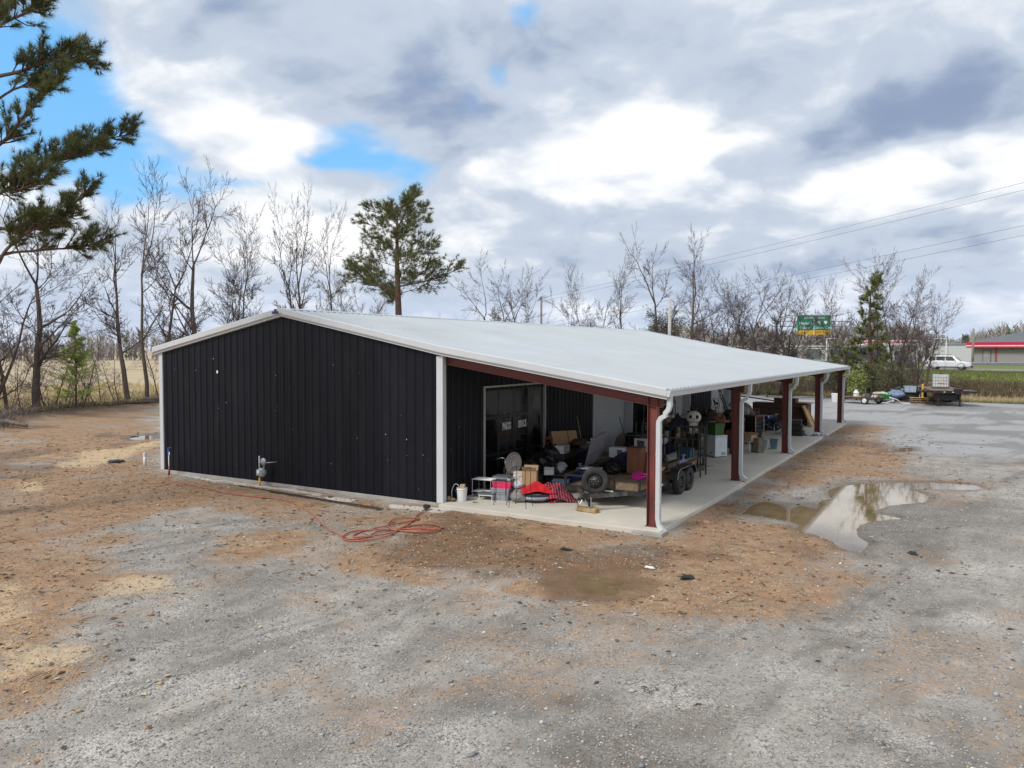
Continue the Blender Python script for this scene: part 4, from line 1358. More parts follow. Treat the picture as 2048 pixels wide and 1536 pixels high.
def wire_stand(label, loc, w_, h, rz, top=True):
    t = thing('wire_stand', label, 'stand', loc, rz)
    for sx in (-1, 1):
        for sy in (-1, 1):
            part('leg', MB().tube([(sx * w_ * .42, sy * w_ * .42, h), (sx * w_ * .40, sy * w_ * .40, h * .5), (sx * w_ * .5, sy * w_ * .5, 0)], .008, 5).cyl((sx * w_ * .5, sy * w_ * .5, 0), (sx * w_ * .5, sy * w_ * .5, .02), .014, n=6), M_BLKMETAL, t)
    fr = [(sx * w_ * .42, sy * w_ * .42, h) for sx, sy in ((-1, -1), (1, -1), (1, 1), (-1, 1))]
    part('top_ring', MB().tube(fr, .008, 5, True), M_BLKMETAL, t)
    part('stretcher', MB().tube([(p[0] * .97, p[1] * .97, h * .42) for p in fr], .006, 5, True), M_BLKMETAL, t)
    if top:
        mb = MB()
        for k in range(7): mb.cyl((-w_ * .42, w_ * (.14 * k - .42), h), (w_ * .42, w_ * (.14 * k - .42), h), .004, n=4)
        part('grille', mb, M_BLKMETAL, t)
    return t


wire_stand('short black wire plant stand in front of the grey tote', (13.72, .66, FZ), .36, .66, R(25))
wire_stand('tall black wire plant stand in front of the pet bed', (14.38, .62, FZ), .5, 1.05, R(8), False)
carton('open cardboard box behind the tall wire stand', (14.06, 1.72, .52), (.42, .34, .42), M_CARD, R(20))
t = thing('side_table', 'brown side table under the cardboard box with torn white wrap', 'table', (13.96, 1.75, FZ), R(18))
part('top', MB().b2((-.4, -.25, .37), (.4, .25, .395)), M_WOOD, t)
for sx in (-1, 1):
    for sy in (-1, 1): part('leg', MB().cyl((sx * .35, sy * .2, 0), (sx * .35, sy * .2, .37), .022, n=8), M_WOODD, t)
carton('white printed carton with brown lettering beside the open cardboard box', (13.72, 1.62, .52), (.26, .3, .36), mat('white_print_carton', (.55, .50, .45), .8, var=.7, scale=14), R(28), False)
bag('white crumpled bag sagging over the little side table', (13.86, 1.38, .42), (.17, .15, .13), M_BAG, 4, False)
bag('grey cloth bundle behind the tall wire stand', (14.02, 1.12), (.24, .2, .17), M_GREYCL, 9, False, name='cloth_bundle')

# pet bed and blankets
t = thing('pet_bed', 'black and grey pet bed on the concrete under the red blanket', 'pet bed', (14.42, 1.42, FZ), R(30))
part('rim', MB().tube([(math.cos(a) * .34, math.sin(a) * .24, .17) for a in [k * math.pi / 10 for k in range(20)]], .06, 8, True), M_NAVYCL, t, smooth=True)
part('base', MB().blobm((0, 0, .06), (.40, .29, .065), 20, 6), M_BLK, t, smooth=True)
part('cushion', MB().blobm((0, -.04, .14), (.31, .24, .10), 18, 8, .04, 3, .8), M_GREYCL, t, smooth=True)
part('side_panel', MB().tube([(math.cos(a) * .372, math.sin(a) * .272, .125) for a in [R(200 + k * 12) for k in range(12)]], .05, 7), M_GREYP, t, smooth=True)


def drape(seed, cx, cy, rx, ry, h, n=34):
    rnd = np.random.default_rng(seed)
    off = rnd.random() * 50

    def fn(u, v):
        x_, y_ = (u - .5) * 2 * rx, (v - .5) * 2 * ry
        r_ = math.hypot(x_ / rx, y_ / ry)
        wav = 1 + .2 * math.sin(6.28 * 2.2 * u + off) * math.sin(6.28 * 1.7 * v + off * .7)
        k = (1 - min(r_, 1.15) / 1.15)
        z_ = h * (k ** .75) * wav + .06 * float(fbm(np.array(u * 9 + off), np.array(v * 9), 1, 3)) * 2 * (.4 + k)
        x_ += .10 * (float(fbm(np.array(u * 3 + off), np.array(v * 3), 1, 2)) - .5)
        return (cx + x_, cy + y_, max(z_, .008))
    return MB().sheet(fn, n, n)


PB = solo('plaid_blanket', drape(3, 0, 0, .62, .62, .44, 48), M_PLAID, 'heap of red and black plaid blanket spilling on the porch floor', 'blanket', (14.62, 1.98, FZ), R(35), solid=.012, smooth=True)
solo('red_blanket', drape(8, 0, 0, .52, .34, .22, 26), M_REDCL, 'plain bright red blanket draped across the pet bed', 'blanket', (14.36, 1.55, FZ + .23), R(35), solid=.01, smooth=True)
PE = solo('trailing_end', drape(12, 0, 0, .40, .28, .15, 22), M_PLAID, 'trailing end of plaid fleece lying toward the trailer tongue', 'blanket', (14.98, 1.86, FZ), R(42), solid=.01, smooth=True)
under(PE, PB)
tote('blue grey tote right of the plaid blanket', (14.42, 2.98), (.5, .42, .42), mat('slate_plastic', (.10, .15, .19), .5), R(20))
for i, (bx, by, rx_, rz_) in enumerate(((12.95, 3.6, .42, .42), (13.0, 4.5, .45, .5), (13.45, 4.1, .38, .34), (12.8, 5.4, .4, .55), (13.35, 3.1, .3, .3))):
    bag(['large black trash bag slumped against the glazed bay', 'tallest black trash bag beneath the SERVICE lettering', 'black trash bag in front of the other black bags', 'black trash bag at the right jamb of the glazed bay', 'small black trash bag behind the plaid blanket'][i], (bx, by), (rx_, rx_ * .85, rz_), M_BBAG, 20 + i, group='black trash bags by the glazed bay')
bag('white bag of clothes in front of the black bags', (13.75, 4.25, .51), (.17, .16, .12), M_BAG, 31, False)
bag('upper white bag perched on black bags near the dresser', (13.55, 4.75, .51), (.2, .18, .13), M_BAG, 32, False)
bag('blue and white shopping bag beside the trailer rail', (14.05, 5.1, .12), (.2, .17, .24), mat('pale_blue_bag', (.32, .36, .50), .5, var=.3, scale=6), 33)
tote('navy blue tote under the left trailer rail', (14.25, 4.35), (.45, .5, .4), M_BLUEP, R(8), lid=M_BLUEP)
carton('white foam box in front of the black bags', (13.62, 3.75, .5), (.3, .24, .16), M_WHT, R(25), True)
solo('low_bench', MB().b2((-.45, -.6, 0), (.45, .6, .03)).b2((-.43, -.58, -.36), (-.4, .58, 0)).b2((.4, -.58, -.36), (.43, .58, 0)), M_WOODD, 'low dark bench holding the white bags', 'bench', (13.72, 4.25, .481), R(10))
for i, (bx, by) in enumerate(((14.42, 5.0), (14.5, 5.45), (14.35, 5.75))):
    carton(['tan box nearest under the trailer rail', 'tan box in the middle under the trailer rail', 'tan box farthest under the trailer rail'][i], (bx, by), (.3, .3, .34), M_CARD2, R(6 * i), False, group='tan boxes beneath the trailer')

# furniture heap against the wall
t = thing('dresser', 'dark wooden dresser against the black porch wall', 'dresser', (12.78, 6.9, FZ))
part('carcass', MB().b2((-.26, -.75, .05), (.22, .75, .82)), M_WOODD, t, bevel=.01)
for zq in (.1, .35, .6):
    for s_ in (-1, 1):
        dr = part('drawer', MB().b2((.221, s_ * .375 - .34, zq), (.24, s_ * .375 + .34, zq + .21)), M_WOODD, t, bevel=.006)
        part('knob', MB().cyl((.24, s_ * .375, zq + .1), (.27, s_ * .375, zq + .1), .018, n=8), M_STEEL, dr)
t = thing('wood_headboard', 'long tan wooden panel tilted up on the dresser', 'panel', (12.72, 6.95, 1.12), 0, None, (R(-4), R(-12), 0))
part('board', MB().b2((-.02, -1.2, -.04), (.02, -.02, .42)), M_PINE, t, bevel=.005)
part('board', MB().b2((-.02, .02, -.04), (.02, .72, .42)), M_PINE, t, bevel=.005)
part('strap', MB().b2((-.024, -.018, -.06), (.026, .018, .43)), M_BLK, t)
part('end_rail', MB().b2((-.03, -1.32, -.06), (.03, -1.21, .40)), M_WOODD, t)
t = thing('white_carton', 'white printed box sitting on clutter in front of the tan panel', 'box', (13.12, 5.66, .93), R(96))
part('body', MB().b2((-.29, -.16, 0), (.29, .16, .27)), M_WHT, t, bevel=.01)
part('print', MB().box((-.19, -.1615, .14), (.07, .002, .19)).box((.08, -.1615, .06), (.34, .002, .02)).box((.02, -.1615, .16), (.22, .002, .012)).box((.02, -.1615, .20), (.22, .002, .012)), M_GREYP, t)
t = thing('bench_seat', 'dark upholstered bench under the white printed box', 'bench', (13.1, 5.75, FZ), R(96))
part('seat', MB().b2((-.6, -.24, .62), (.6, .24, .8)), mat('brown_upholstery', (.055, .042, .036), .9), t, bevel=.04)
for sx in (-1, 1):
    for sy in (-1, 1): part('leg', MB().b2((sx * .52 - .03, sy * .18 - .03, 0), (sx * .52 + .03, sy * .18 + .03, .62)), M_WOODD, t)
t = thing('red_chair', 'dark red wooden chair at the right edge of the glazed bay', 'chair', (12.85, 5.52, FZ), R(80))
part('seat', MB().b2((-.2, -.2, .43), (.2, .2, .46)), M_RED2, t)
for sx in (-1, 1):
    part('leg', MB().b2((sx * .18 - .018, -.2, 0), (sx * .18 + .018, -.165, .43)), M_RED2, t)
    part('leg', MB().b2((sx * .18 - .018, .165, 0), (sx * .18 + .018, .2, 1.3)), M_RED2, t)
for zq in (.85, 1.05, 1.25): part('back_slat', MB().b2((-.16, .17, zq), (.16, .19, zq + .1)), M_RED2, t)
solo('broom', MB().tube([(13.1, 7.6, .14), (12.62, 7.85, 1.98)], .013, 6).blobm((13.1, 7.6, .2), (.05, .16, .1), 8, 6), M_CARD2, 'broom with pale handle leaning on the black wall above the dresser', 'broom')
bag('heap of dark clothing in front of the dresser', (13.45, 6.9), (.45, .6, .38), M_NAVYCL, 41, False, name='clothing_heap')
bag('brown coat heap on top of the dresser', (12.95, 7.4, .95), (.3, .45, .14), mat('brown_cloth', (.09, .062, .05), .95), 42, False, name='clothing_heap')
bag('striped blanket pile beside the broom', (13.3, 7.3, .86), (.28, .3, .12), mat('grey_brown_cloth', (.2, .16, .15), .95, var=.6, scale=12), 43, False, name='clothing_heap')
# lavender enamel panel: side of an old metal desk tipped on the trailer edge
t = thing('metal_desk', 'lavender grey metal desk tipped up at the left side of the trailer', 'desk', (14.12, 5.85, .62), 0, None, (R(6), R(16), R(4)))
part('top_panel', MB().b2((-.02, -.62, .02), (.02, .62, .98)), M_LAV, t, bevel=.01)
part('seam', MB().b2((.021, -.6, .40), (.025, .6, .412)), M_DGREY, t)
part('edge', MB().b2((-.05, .62, .0), (.04, .66, 1.0)), M_ALU, t)
part('edge', MB().b2((-.05, -.62, .98), (.04, .62, 1.01)), M_ALU, t)
for zq in (.08, .9): part('leg', MB().cyl((-.02, -.66, zq), (-.02, -.86, zq + .04), .014, n=6), M_ALU, t)
t = thing('wire_crate', 'white wire shelf leaning behind the tipped desk', 'wire shelf', (13.88, 6.75, .66), 0, None, (R(4), R(-6), R(12)))
part('frame', MB().tube([(0, 0, 0), (0, .55, 0), (0, .55, .8), (0, 0, .8)], .011, 5, True), M_WHT, t)
mb = MB()
for k in range(1, 11): mb.cyl((0, .05 * k, 0), (0, .05 * k, .8), .004, n=4)
for k in range(1, 6): mb.cyl((0, 0, .13 * k), (0, .55, .13 * k), .004, n=4)
o = part('wire', mb, M_WHT, t)
o['kind'] = 'stuff'

# ------------------------------------------------------------------ tandem utility trailer
TX0, TX1, TY0, TY1, DZ = 15.14, 17.34, 1.84, 7.72, .57
tr = thing('utility_trailer', 'black tandem axle utility trailer with plank deck loaded with furniture', 'trailer', (0, 0, 0))
fr = MB()
for xq in (TX0, TX1): fr.b2((xq - .035, TY0, .47), (xq + .035, TY1, .60))
for yq in (TY0 + .04, TY1 - .04): fr.b2((TX0 + .036, yq - .04, .47), (TX1 - .036, yq + .04, .60))
for k in range(8): fr.b2((TX0 + .036, 2.5 + k * .65, .475), (TX1 - .036, 2.55 + k * .65, .545))
part('frame', fr, M_BLKMETAL, tr)
nx_ = 13
for k in range(nx_):
    w_ = (TX1 - TX0 - .08) / nx_
    part('deck_plank', MB().b2((TX0 + .04 + k * w_ + .004, TY0 + .085, .548), (TX0 + .04 + (k + 1) * w_ - .004, TY1 - .085, .585 + random.uniform(0, .004))), M_PLANK, tr)
rl = MB()
for xq in (TX0, TX1):
    rl.b2((xq - .028, TY0 - .01, .86), (xq + .028, TY1 - .1, .915))
rl.b2((TX0 + .03, TY0 - .028, .86), (TX1 - .03, TY0 + .028, .915))
part('top_rail', rl, M_BLKMETAL, tr)
for yq in (TY0 + .0, 3.2, 4.4, 5.7, 7.0, TY1 - .12):
    for xq in (TX0, TX1): part('rail_post', MB().b2((xq - .025, yq - .025, .601), (xq + .025, yq + .025, .859)), M_BLKMETAL, tr)
for xq in (TX0 + .75, TX0 + 1.45): part('rail_post', MB().b2((xq - .025, TY0 - .025, .601), (xq + .025, TY0 + .025, .859)), M_BLKMETAL, tr)
part('front_board', MB().b2((TX0 + .95, TY0 + .035, .60), (TX1 - .08, TY0 + .06, .84)), M_PLANK, tr)
ton = MB()
cpx, cpy = 16.22, .80
for sx in (-1, 1):
    p0, p1 = Vector((16.24 + sx * .75, TY0 + .05, .52)), Vector((cpx + sx * .03, cpy + .1, .52))
    dv = (p1 - p0)
    ton.box((p0 + p1) / 2, (dv.length, .06, .11), (0, 0, math.atan2(dv.y, dv.x)))
tg = part('tongue', ton, mat('worn_black_paint', (.05, .052, .05), .6, .2, var=.5, scale=8, dirt=(.30, .29, .27), dscale=7, damt=.7), tr)
part('coupler', MB().box((cpx, cpy, .54), (.12, .28, .12)).blobm((cpx, cpy - .14, .54), (.07, .09, .07), 10, 6), M_BLKMETAL, tg, bevel=.01)
part('jack', MB().cyl((cpx + .02, cpy + .22, .24), (cpx + .02, cpy + .22, 1.0), .032, n=10).cyl((cpx + .02, cpy + .22, .16), (cpx + .02, cpy + .22, .3), .024, n=8).box((cpx + .02, cpy + .22, .165), (.13, .13, .012)), M_BLKMETAL, tg)
part('jack_handle', MB().tube([(cpx + .02, cpy + .22, .98), (cpx + .22, cpy + .14, .98), (cpx + .22, cpy + .14, 1.03)], .009, 6), M_CHROME, tg)
part('safety_chain', MB().tube(smooth_path([(cpx - .1, cpy + .15, .5), (cpx - .18, cpy, .28), (cpx - .16, cpy - .12, .3), (cpx - .05, cpy - .1, .48)], 5), .010, 5).tube(smooth_path([(cpx + .1, cpy + .15, .5), (cpx + .16, cpy, .26), (cpx + .14, cpy - .1, .3), (cpx + .05, cpy - .1, .48)], 5), .010, 5), M_STEEL, tg)
part('wiring', MB().tube(smooth_path([(cpx, cpy + .6, .55), (cpx - .2, cpy + .3, .62), (cpx - .24, cpy + .05, .4), (cpx - .2, cpy, .18)], 5), .009, 5), M_BLK, tg)
sw = wheel(tr, (16.14, 1.62, .83), .37, .2, 'y', 'spare_wheel')
sw.rotation_euler = (R(4), 0, R(18))
part('spare_mount', MB().b2((16.1, TY0 - .12, .60), (16.18, TY0 - .03, .95)), M_BLKMETAL, tr)
for sx, xq in ((1, TX1 + .16), (-1, TX0 - .16)):
    for yq in (4.62, 5.42): wheel(tr, (xq, yq, FZ + .355), .355, .21, 'x')
    fe = []
    for (yq, zq) in ((4.1, .62), (4.18, .80), (4.36, .90), (5.68, .90), (5.86, .80), (5.94, .62)): fe.append((yq, zq))
    vs_, fs_ = [], []
    for (yq, zq) in fe: vs_ += [(xq - .13, yq, zq), (xq + .13, yq, zq)]
    for i in range(5): fs_.append((2 * i, 2 * i + 1, 2 * i + 3, 2 * i + 2))
    fo = part('fender', MB().add(vs_, fs_), M_BLKMETAL, tr, solid=.008)
    part('fender_edge', MB().tube([(xq + sx * .13, a_, b_) for a_, b_ in fe], .009, 6), M_STEEL, fo)
for yq in (4.62, 5.42): part('axle', MB().cyl((TX0 - .1, yq, FZ + .355), (TX1 + .1, yq, FZ + .355), .04, n=8), M_BLKMETAL, tr)
part('side_marker', MB().box((TX1 + .037, 3.0, .55), (.008, .1, .05)), mat('red_lens', (.5, .02, .02), .3), tr)
part('side_marker', MB().box((TX1 + .037, 3.5, .55), (.008, .14, .045)), M_WHT, tr)
part('side_marker', MB().box((TX0 + 1.3, TY0 - .043, .55), (.3, .006, .035)), M_WHT, tr)
# upright ramp gate at the back
gt = part('ramp_gate', MB().b2((TX0, TY1 - .03, .40), (TX1, TY1 + .03, .45)).b2((TX0, TY1 - .03, 1.80), (TX1, TY1 + .03, 1.86)).b2((TX0 + .02, TY1 - .02, 1.12), (TX1 - .02, TY1 + .02, 1.15)), M_BLKMETAL, tr)
for k in range(12):
    xq = TX0 + (TX1 - TX0) * k / 11
    part('gate_bar', MB().b2((xq - .018, TY1 - .018, .451), (xq + .018, TY1 + .018, 1.799)), M_BLKMETAL, gt)
rk = thing('steel_shelf_rack', 'black steel shelf rack of plush toys behind the trailer ramp gate', 'rack', (16.0, 8.25, FZ), 0)
for sx in (-1.15, 1.15):
    for sy in (-.32, .32): part('post', MB().b2((sx - .02, sy - .02, 0), (sx + .02, sy + .02, 1.75)), M_BLKMETAL, rk)
for zq in (.38, 1.255): part('shelf', MB().b2((-1.13, -.33, zq), (1.13, .33, zq + .03)), M_FUR_T, rk)
part('tail_lamp', MB().box((TX1 - .02, TY1 + .04, .50), (.12, .03, .05)), MATS['red_lens'], tr)

solo('wood_block', MB().box((0, 0, .06), (.62, .24, .12), (0, 0, 0)), mat('weathered_timber', (.40, .28, .14), .85, var=.4, scale=4, stretch=(1, 5, 5), bump=.3), 'weathered timber block under the trailer jack', 'wood block', (16.24, .90, FZ), R(-6), bevel=.03)
# load on the deck
t = thing('wood_cabinet', 'brown wooden cabinet standing on the trailer deck', 'cabinet', (16.12, 4.72, DZ + .02), R(2))
part('carcass', MB().b2((-.22, -.24, 0), (.22, .24, .80)), M_WOOD, t, bevel=.008)
part('top', MB().b2((-.24, -.26, .801), (.24, .26, .825)), M_WOOD, t, bevel=.006)
part('toe_board', MB().b2((-.21, -.245, .0), (.21, -.2405, .07)), M_WOODD, t)
t = thing('magenta_case', 'magenta plastic case on the deck in front of the cabinet', 'case', (16.62, 3.72, DZ + .02), R(-8))
part('body', MB().b2((-.2, -.14, 0), (.2, .14, .15)), M_MAG, t, bevel=.03)
part('lid', MB().b2((-.205, -.145, .153), (.205, .145, .21)), M_MAG, t, bevel=.03)
part('handle', MB().tube([(-.07, 0, .21), (-.06, 0, .25), (.06, 0, .25), (.07, 0, .21)], .012, 6), M_MAG, t)
t = thing('recliner', 'black leather recliner in front of the first white door', 'recliner', (14.1, 9.6, FZ), R(205))
part('base', MB().b2((-.35, -.35, .05), (.35, .35, .3)), M_LEATH, t, bevel=.04)
part('seat', MB().b2((-.28, -.42, .3), (.28, .3, .52)), M_LEATH, t, bevel=.07)
part('backrest', MB().b2((-.31, .0, .0), (.31, .2, .85)), M_LEATH, t, bevel=.08, loc=(0, .22, .45), rot=(R(-18), 0, 0))
part('headrest', MB().b2((-.27, -.04, .62), (.27, .1, .84)), M_LEATH, t, bevel=.05, loc=(0, .2, .45), rot=(R(-18), 0, 0))
for s_ in (-1, 1): part('arm', MB().b2((s_ * .4 - .09, -.4, .1), (s_ * .4 + .09, .35, .68)), M_LEATH, t, bevel=.06)
solo('mop', MB().tube([(14.6, 7.95, .8), (13.95, 8.6, 1.95)], .014, 6).blobm((14.62, 7.92, .78), (.06, .06, .1), 8, 6), M_BLKMETAL, 'dark mop handle leaning across the black recliner', 'mop')
t = thing('microwave', 'white microwave oven on the load behind the tipped desk', 'microwave', (14.75, 6.55, .80), R(14))
part('body', MB().b2((-.27, -.2, 0), (.27, .2, .34)), M_APPL, t, bevel=.02)
part('door', MB().b2((.0, -.212, .04), (.18, -.2005, .27)), M_DGREY, t, bevel=.006)
part('handle', MB().b2((-.02, -.235, .06), (.0, -.213, .26)), M_WHT, t)
tote('blue tote holding up the white microwave', (14.75, 6.5, FZ), (.6, .5, .66), M_BLUEP, R(10), lid=M_BLUEP)
tote('blue tote with white lid behind the spare wheel', (15.35, 3.1, DZ + .02), (.55, .42, .34), M_BLUEP, R(4), lid=M_WHT)
bag('black bag squeezed behind the spare wheel', (15.5, 4.3, DZ + .02), (.26, .28, .18), M_BBAG, 51)
bag('dark coat heap at the middle of the trailer deck', (15.6, 5.2, DZ + .02), (.35, .5, .3), M_NAVYCL, 52, False, name='clothing_heap')
bag('crumpled white sheet beside the recliner', (14.55, 11.2, .62), (.3, .3, .3), M_BAG, 53, False)
bag('grey clothes pile behind the cabinet', (14.9, 10.4, .12), (.5, .5, .38), M_GREYCL, 54, False, name='clothing_heap')
t = thing('window_air_conditioner', 'white window air conditioner behind the near column', 'air conditioner', (15.55, 6.95, DZ + .45), R(-20))
part('body', MB().b2((-.26, -.18, 0), (.26, .22, .40)), M_APPL, t, bevel=.015)
part('front_frame', MB().b2((-.28, -.22, -.02), (.28, -.181, .42)), M_WHT, t, bevel=.01)
part('grille', MB().b2((-.14, -.226, .03), (.17, -.2205, .36)), M_DGREY, t)
solo('appliance_crate', MB().b2((-.35, -.3, 0), (.35, .3, .03)).b2((-.35, -.3, .40), (.35, .3, .43)).b2((-.35, -.3, .03), (-.32, .3, .4)).b2((.32, -.3, .03), (.35, .3, .4)).b2((-.32, .27, .03), (.32, .3, .4)), M_WOODD, 'dark open crate under the window air conditioner', 'crate', (15.55, 6.95, DZ + .02), R(-20))
t = thing('flat_television', 'flat black television leaning on the right trailer rail', 'television', (17.02, 5.45, DZ + .02), 0, None, (0, R(-6), 0))
part('bezel', MB().b2((-.03, -.5, 0), (.03, .5, .62)), M_BLK, t, bevel=.012)
part('screen', MB().b2((.031, -.46, .05), (.034, .46, .58)), M_GLASS, t)
solo('orange_board', MB().box((0, 0, 0), (.14, .7, .03), (R(8), 0, R(5))), M_PINE, 'short orange board lying on the right trailer rail', 'board', (17.28, 3.55, .94))
tote('dark blue barrel tote behind the ramp gate bars', (16.12, 8.2, .55), (.46, .42, .66), mat('navy_plastic', (.012, .03, .07), .5), 0)
tote('bright teal tote behind the ramp gate bars', (16.62, 8.2, .55), (.36, .4, .55), M_TEAL, 0)
carton('small brown carton at the right end behind the gate', (17.14, 6.9, DZ + .02), (.22, .3, .28), M_CARD, 0, False)
bag('white bag of rags at the gate end of the deck', (16.7, 6.5, DZ + .02), (.17, .2, .16), M_BAG, 55)
bag('blue white sack on the right of the deck by the gate', (17.05, 6.4, DZ + .02), (.16, .2, .17), MATS['pale_blue_bag'], 56)

# plush animals on the gate shelf
t = thing('panda_plush', 'large panda plush with round white head over the ramp gate', 'plush toy', (16.86, 8.05, 1.41), R(20))
part('body', MB().blobm((0, 0, .30), (.24, .2, .31), 16, 10, .03, 2), M_FUR_W, t, smooth=True)
hd = part('head', MB().blobm((0, -.04, .72), (.25, .2, .215), 20, 14), M_FUR_W, t, smooth=True)
for s_ in (-1, 1):
    part('eye_patch', MB().blobm((s_ * .098, -.205, .735), (.062, .035, .068), 12, 8), M_FUR_B, hd, smooth=True)
    part('ear', MB().blobm((s_ * .17, .02, .89), (.045, .03, .04), 10, 8), M_FUR_B, hd, smooth=True)
    part('arm', MB().blobm((s_ * .22, -.12, .38), (.085, .12, .2), 12, 8), M_FUR_B, t, smooth=True)
    part('leg', MB().blobm((s_ * .16, -.22, .1), (.1, .17, .1), 12, 8), M_FUR_B, t, smooth=True)
part('nose', MB().blobm((0, -.235, .67), (.035, .025, .02), 10, 6), M_FUR_B, hd, smooth=True)
part('mouth', MB().tube([(-.05, -.225, .60), (0, -.235, .59), (.05, -.225, .60)], .006, 5), M_FUR_B, hd)


def plush(label, loc, k, m1, m2, rz, seed):
    t = thing('plush_toy', label, 'plush toy', loc, rz, 'plush toys behind the ramp gate')
    part('body', MB().blobm((0, 0, .14 * k), (.13 * k, .12 * k, .15 * k), 12, 8, .05, seed), m1, t, smooth=True)
    h_ = part('head', MB().blobm((0, -.03 * k, .36 * k), (.11 * k, .1 * k, .1 * k), 12, 8), m2, t, smooth=True)
    for s_ in (-1, 1):
        part('ear', MB().blobm((s_ * .09 * k, 0, .45 * k), (.035 * k, .02 * k, .035 * k), 8, 6), m1, h_, smooth=True)
        part('leg', MB().blobm((s_ * .1 * k, -.13 * k, .06 * k), (.06 * k, .09 * k, .06 * k), 8, 6), m1, t, smooth=True)
    part('muzzle', MB().blobm((0, -.12 * k, .34 * k), (.05 * k, .04 * k, .035 * k), 8, 6), M_FUR_T if m2 is M_FUR_W else M_FUR_W, h_, smooth=True)
    return t


PL = [('small black and white plush left on the gate shelf', (15.68, 8.10, 1.41), 1.0, M_FUR_B, M_FUR_W, .2), ('white headed plush second from left on the gate shelf', (15.96, 8.05, 1.41), .9, M_FUR_W, M_FUR_W, -.3),
      ('black plush in the middle of the gate shelf', (16.20, 8.13, 1.41), 1.0, M_FUR_B, M_FUR_B, .4), ('little white plush in front of the black plush', (16.38, 8.00, 1.41), .7, M_FUR_W, M_FUR_W, 0.),
      ('tan plush dog beside the panda plush', (16.50, 8.25, 1.41), 1.15, M_FUR_T, M_FUR_T, -.2), ('black and white plush low under the panda head', (17.03, 7.87, 1.41), .75, M_FUR_B, M_FUR_W, .3),
      ('white plush leftmost behind the gate bars', (15.40, 8.05, 1.41), .95, M_FUR_W, M_FUR_B, .1)]
for i, p in enumerate(PL): plush(*p[:3], p[3], p[4], p[5], i)
solo('tarp', drape(21, 0, 0, .42, .36, .46, 20), M_NAVYCL, 'dark humped tarp piled left of the panda plush', 'tarp', (16.35, 8.0, 1.66), .3, solid=.01, smooth=True)
solo('straw_hat', MB().lathe([(.001, .12), (.07, .12), (.1, .1), (.11, .02), (.22, 0), (.24, .03), (.22, .012), (.105, .012)], n=18), M_FUR_T, 'tan brimmed hat on top of the dark tarp', 'hat', (16.0, 8.0, 1.95), 0, rot=(.3, -.2, 0))
for i in range(4):
    xb = 15.95 + i * .09
    solo('fishing_rod', MB().tube([(xb - .15, 7.9, .62), (xb - .1 + .07 * i, 8.3 + .1 * i, 2.45 - .12 * (i % 2))], [.012, .006], 5), M_BLK, ['leftmost dark rod of the four behind the gate', 'second dark rod behind the gate from the left', 'third dark rod behind the gate from the left', 'rightmost dark rod of the four behind the gate'][i], 'rod', group='rods standing in the trailer')

# ------------------------------------------------------------------ chest freezer and what is behind it
t = thing('chest_freezer', 'white chest freezer under the long green bin', 'freezer', (15.95, 13.55, FZ), R(-35))
part('cabinet', MB().b2((-.55, -.30, .03), (.55, .30, .80)), M_APPL, t, bevel=.015)
part('lid', MB().b2((-.56, -.31, .81), (.56, .31, .87)), M_APPL, t, bevel=.015)
part('badge', MB().b2((.25, -.303, .14), (.37, -.3005, .19)), M_DGREY, t)
part('vent', MB().b2((.551, .0, .08), (.553, .2, .2)), M_GREYP, t)
for sx in (-1, 1):
    part('foot', MB().b2((sx * .45 - .04, -.25, 0), (sx * .45 + .04, -.17, .03)), M_BLK, t)
    part('foot', MB().b2((sx * .45 - .04, .17, 0), (sx * .45 + .04, .25, .03)), M_BLK, t)
t = tote('long green storage bin on top of the white freezer', (15.9, 13.6, .99), (1.1, .5, .5), M_GREENP, R(-35), name='storage_bin', cat='bin')
solo('cable_loop', MB().tube(smooth_path([(0, 0, .012), (.15, .1, .012), (.3, 0, .012), (.2, -.12, .02), (.05, -.05, .015), (.25, .08, .02)], 5), .012, 5), M_GREYP, 'loop of grey cable on the floor by the trailer gate', 'cable', (16.55, 10.6, FZ))


def wood_chair(label, loc, rz, m, k=1., rot=None):
    t = thing('wooden_chair', label, 'chair', loc, rz, None, rot)
    part('seat', MB().b2((-.21, -.2, .43), (.21, .2, .465)), m, t, bevel=.008)
    for sx in (-1, 1):
        part('leg', MB().cyl((sx * .18, -.17, .43), (sx * .2, -.19, 0), .018, .014, 7), m, t)
        part('leg', MB().cyl((sx * .18, .17, .43), (sx * .2, .2, 0), .018, .014, 7), m, t)
        part('back_post', MB().cyl((sx * .18, .18, .46), (sx * .17, .25, .95), .016, .012, 7), m, t)
    for kk in range(5): part('spindle', MB().cyl((-.12 + .06 * kk, .18, .46), (-.12 + .06 * kk, .245, .92), .008, n=5), m, t)
    part('crest_rail', MB().b2((-.2, .235, .90), (.2, .262, .98)), m, t, bevel=.01)
    return t


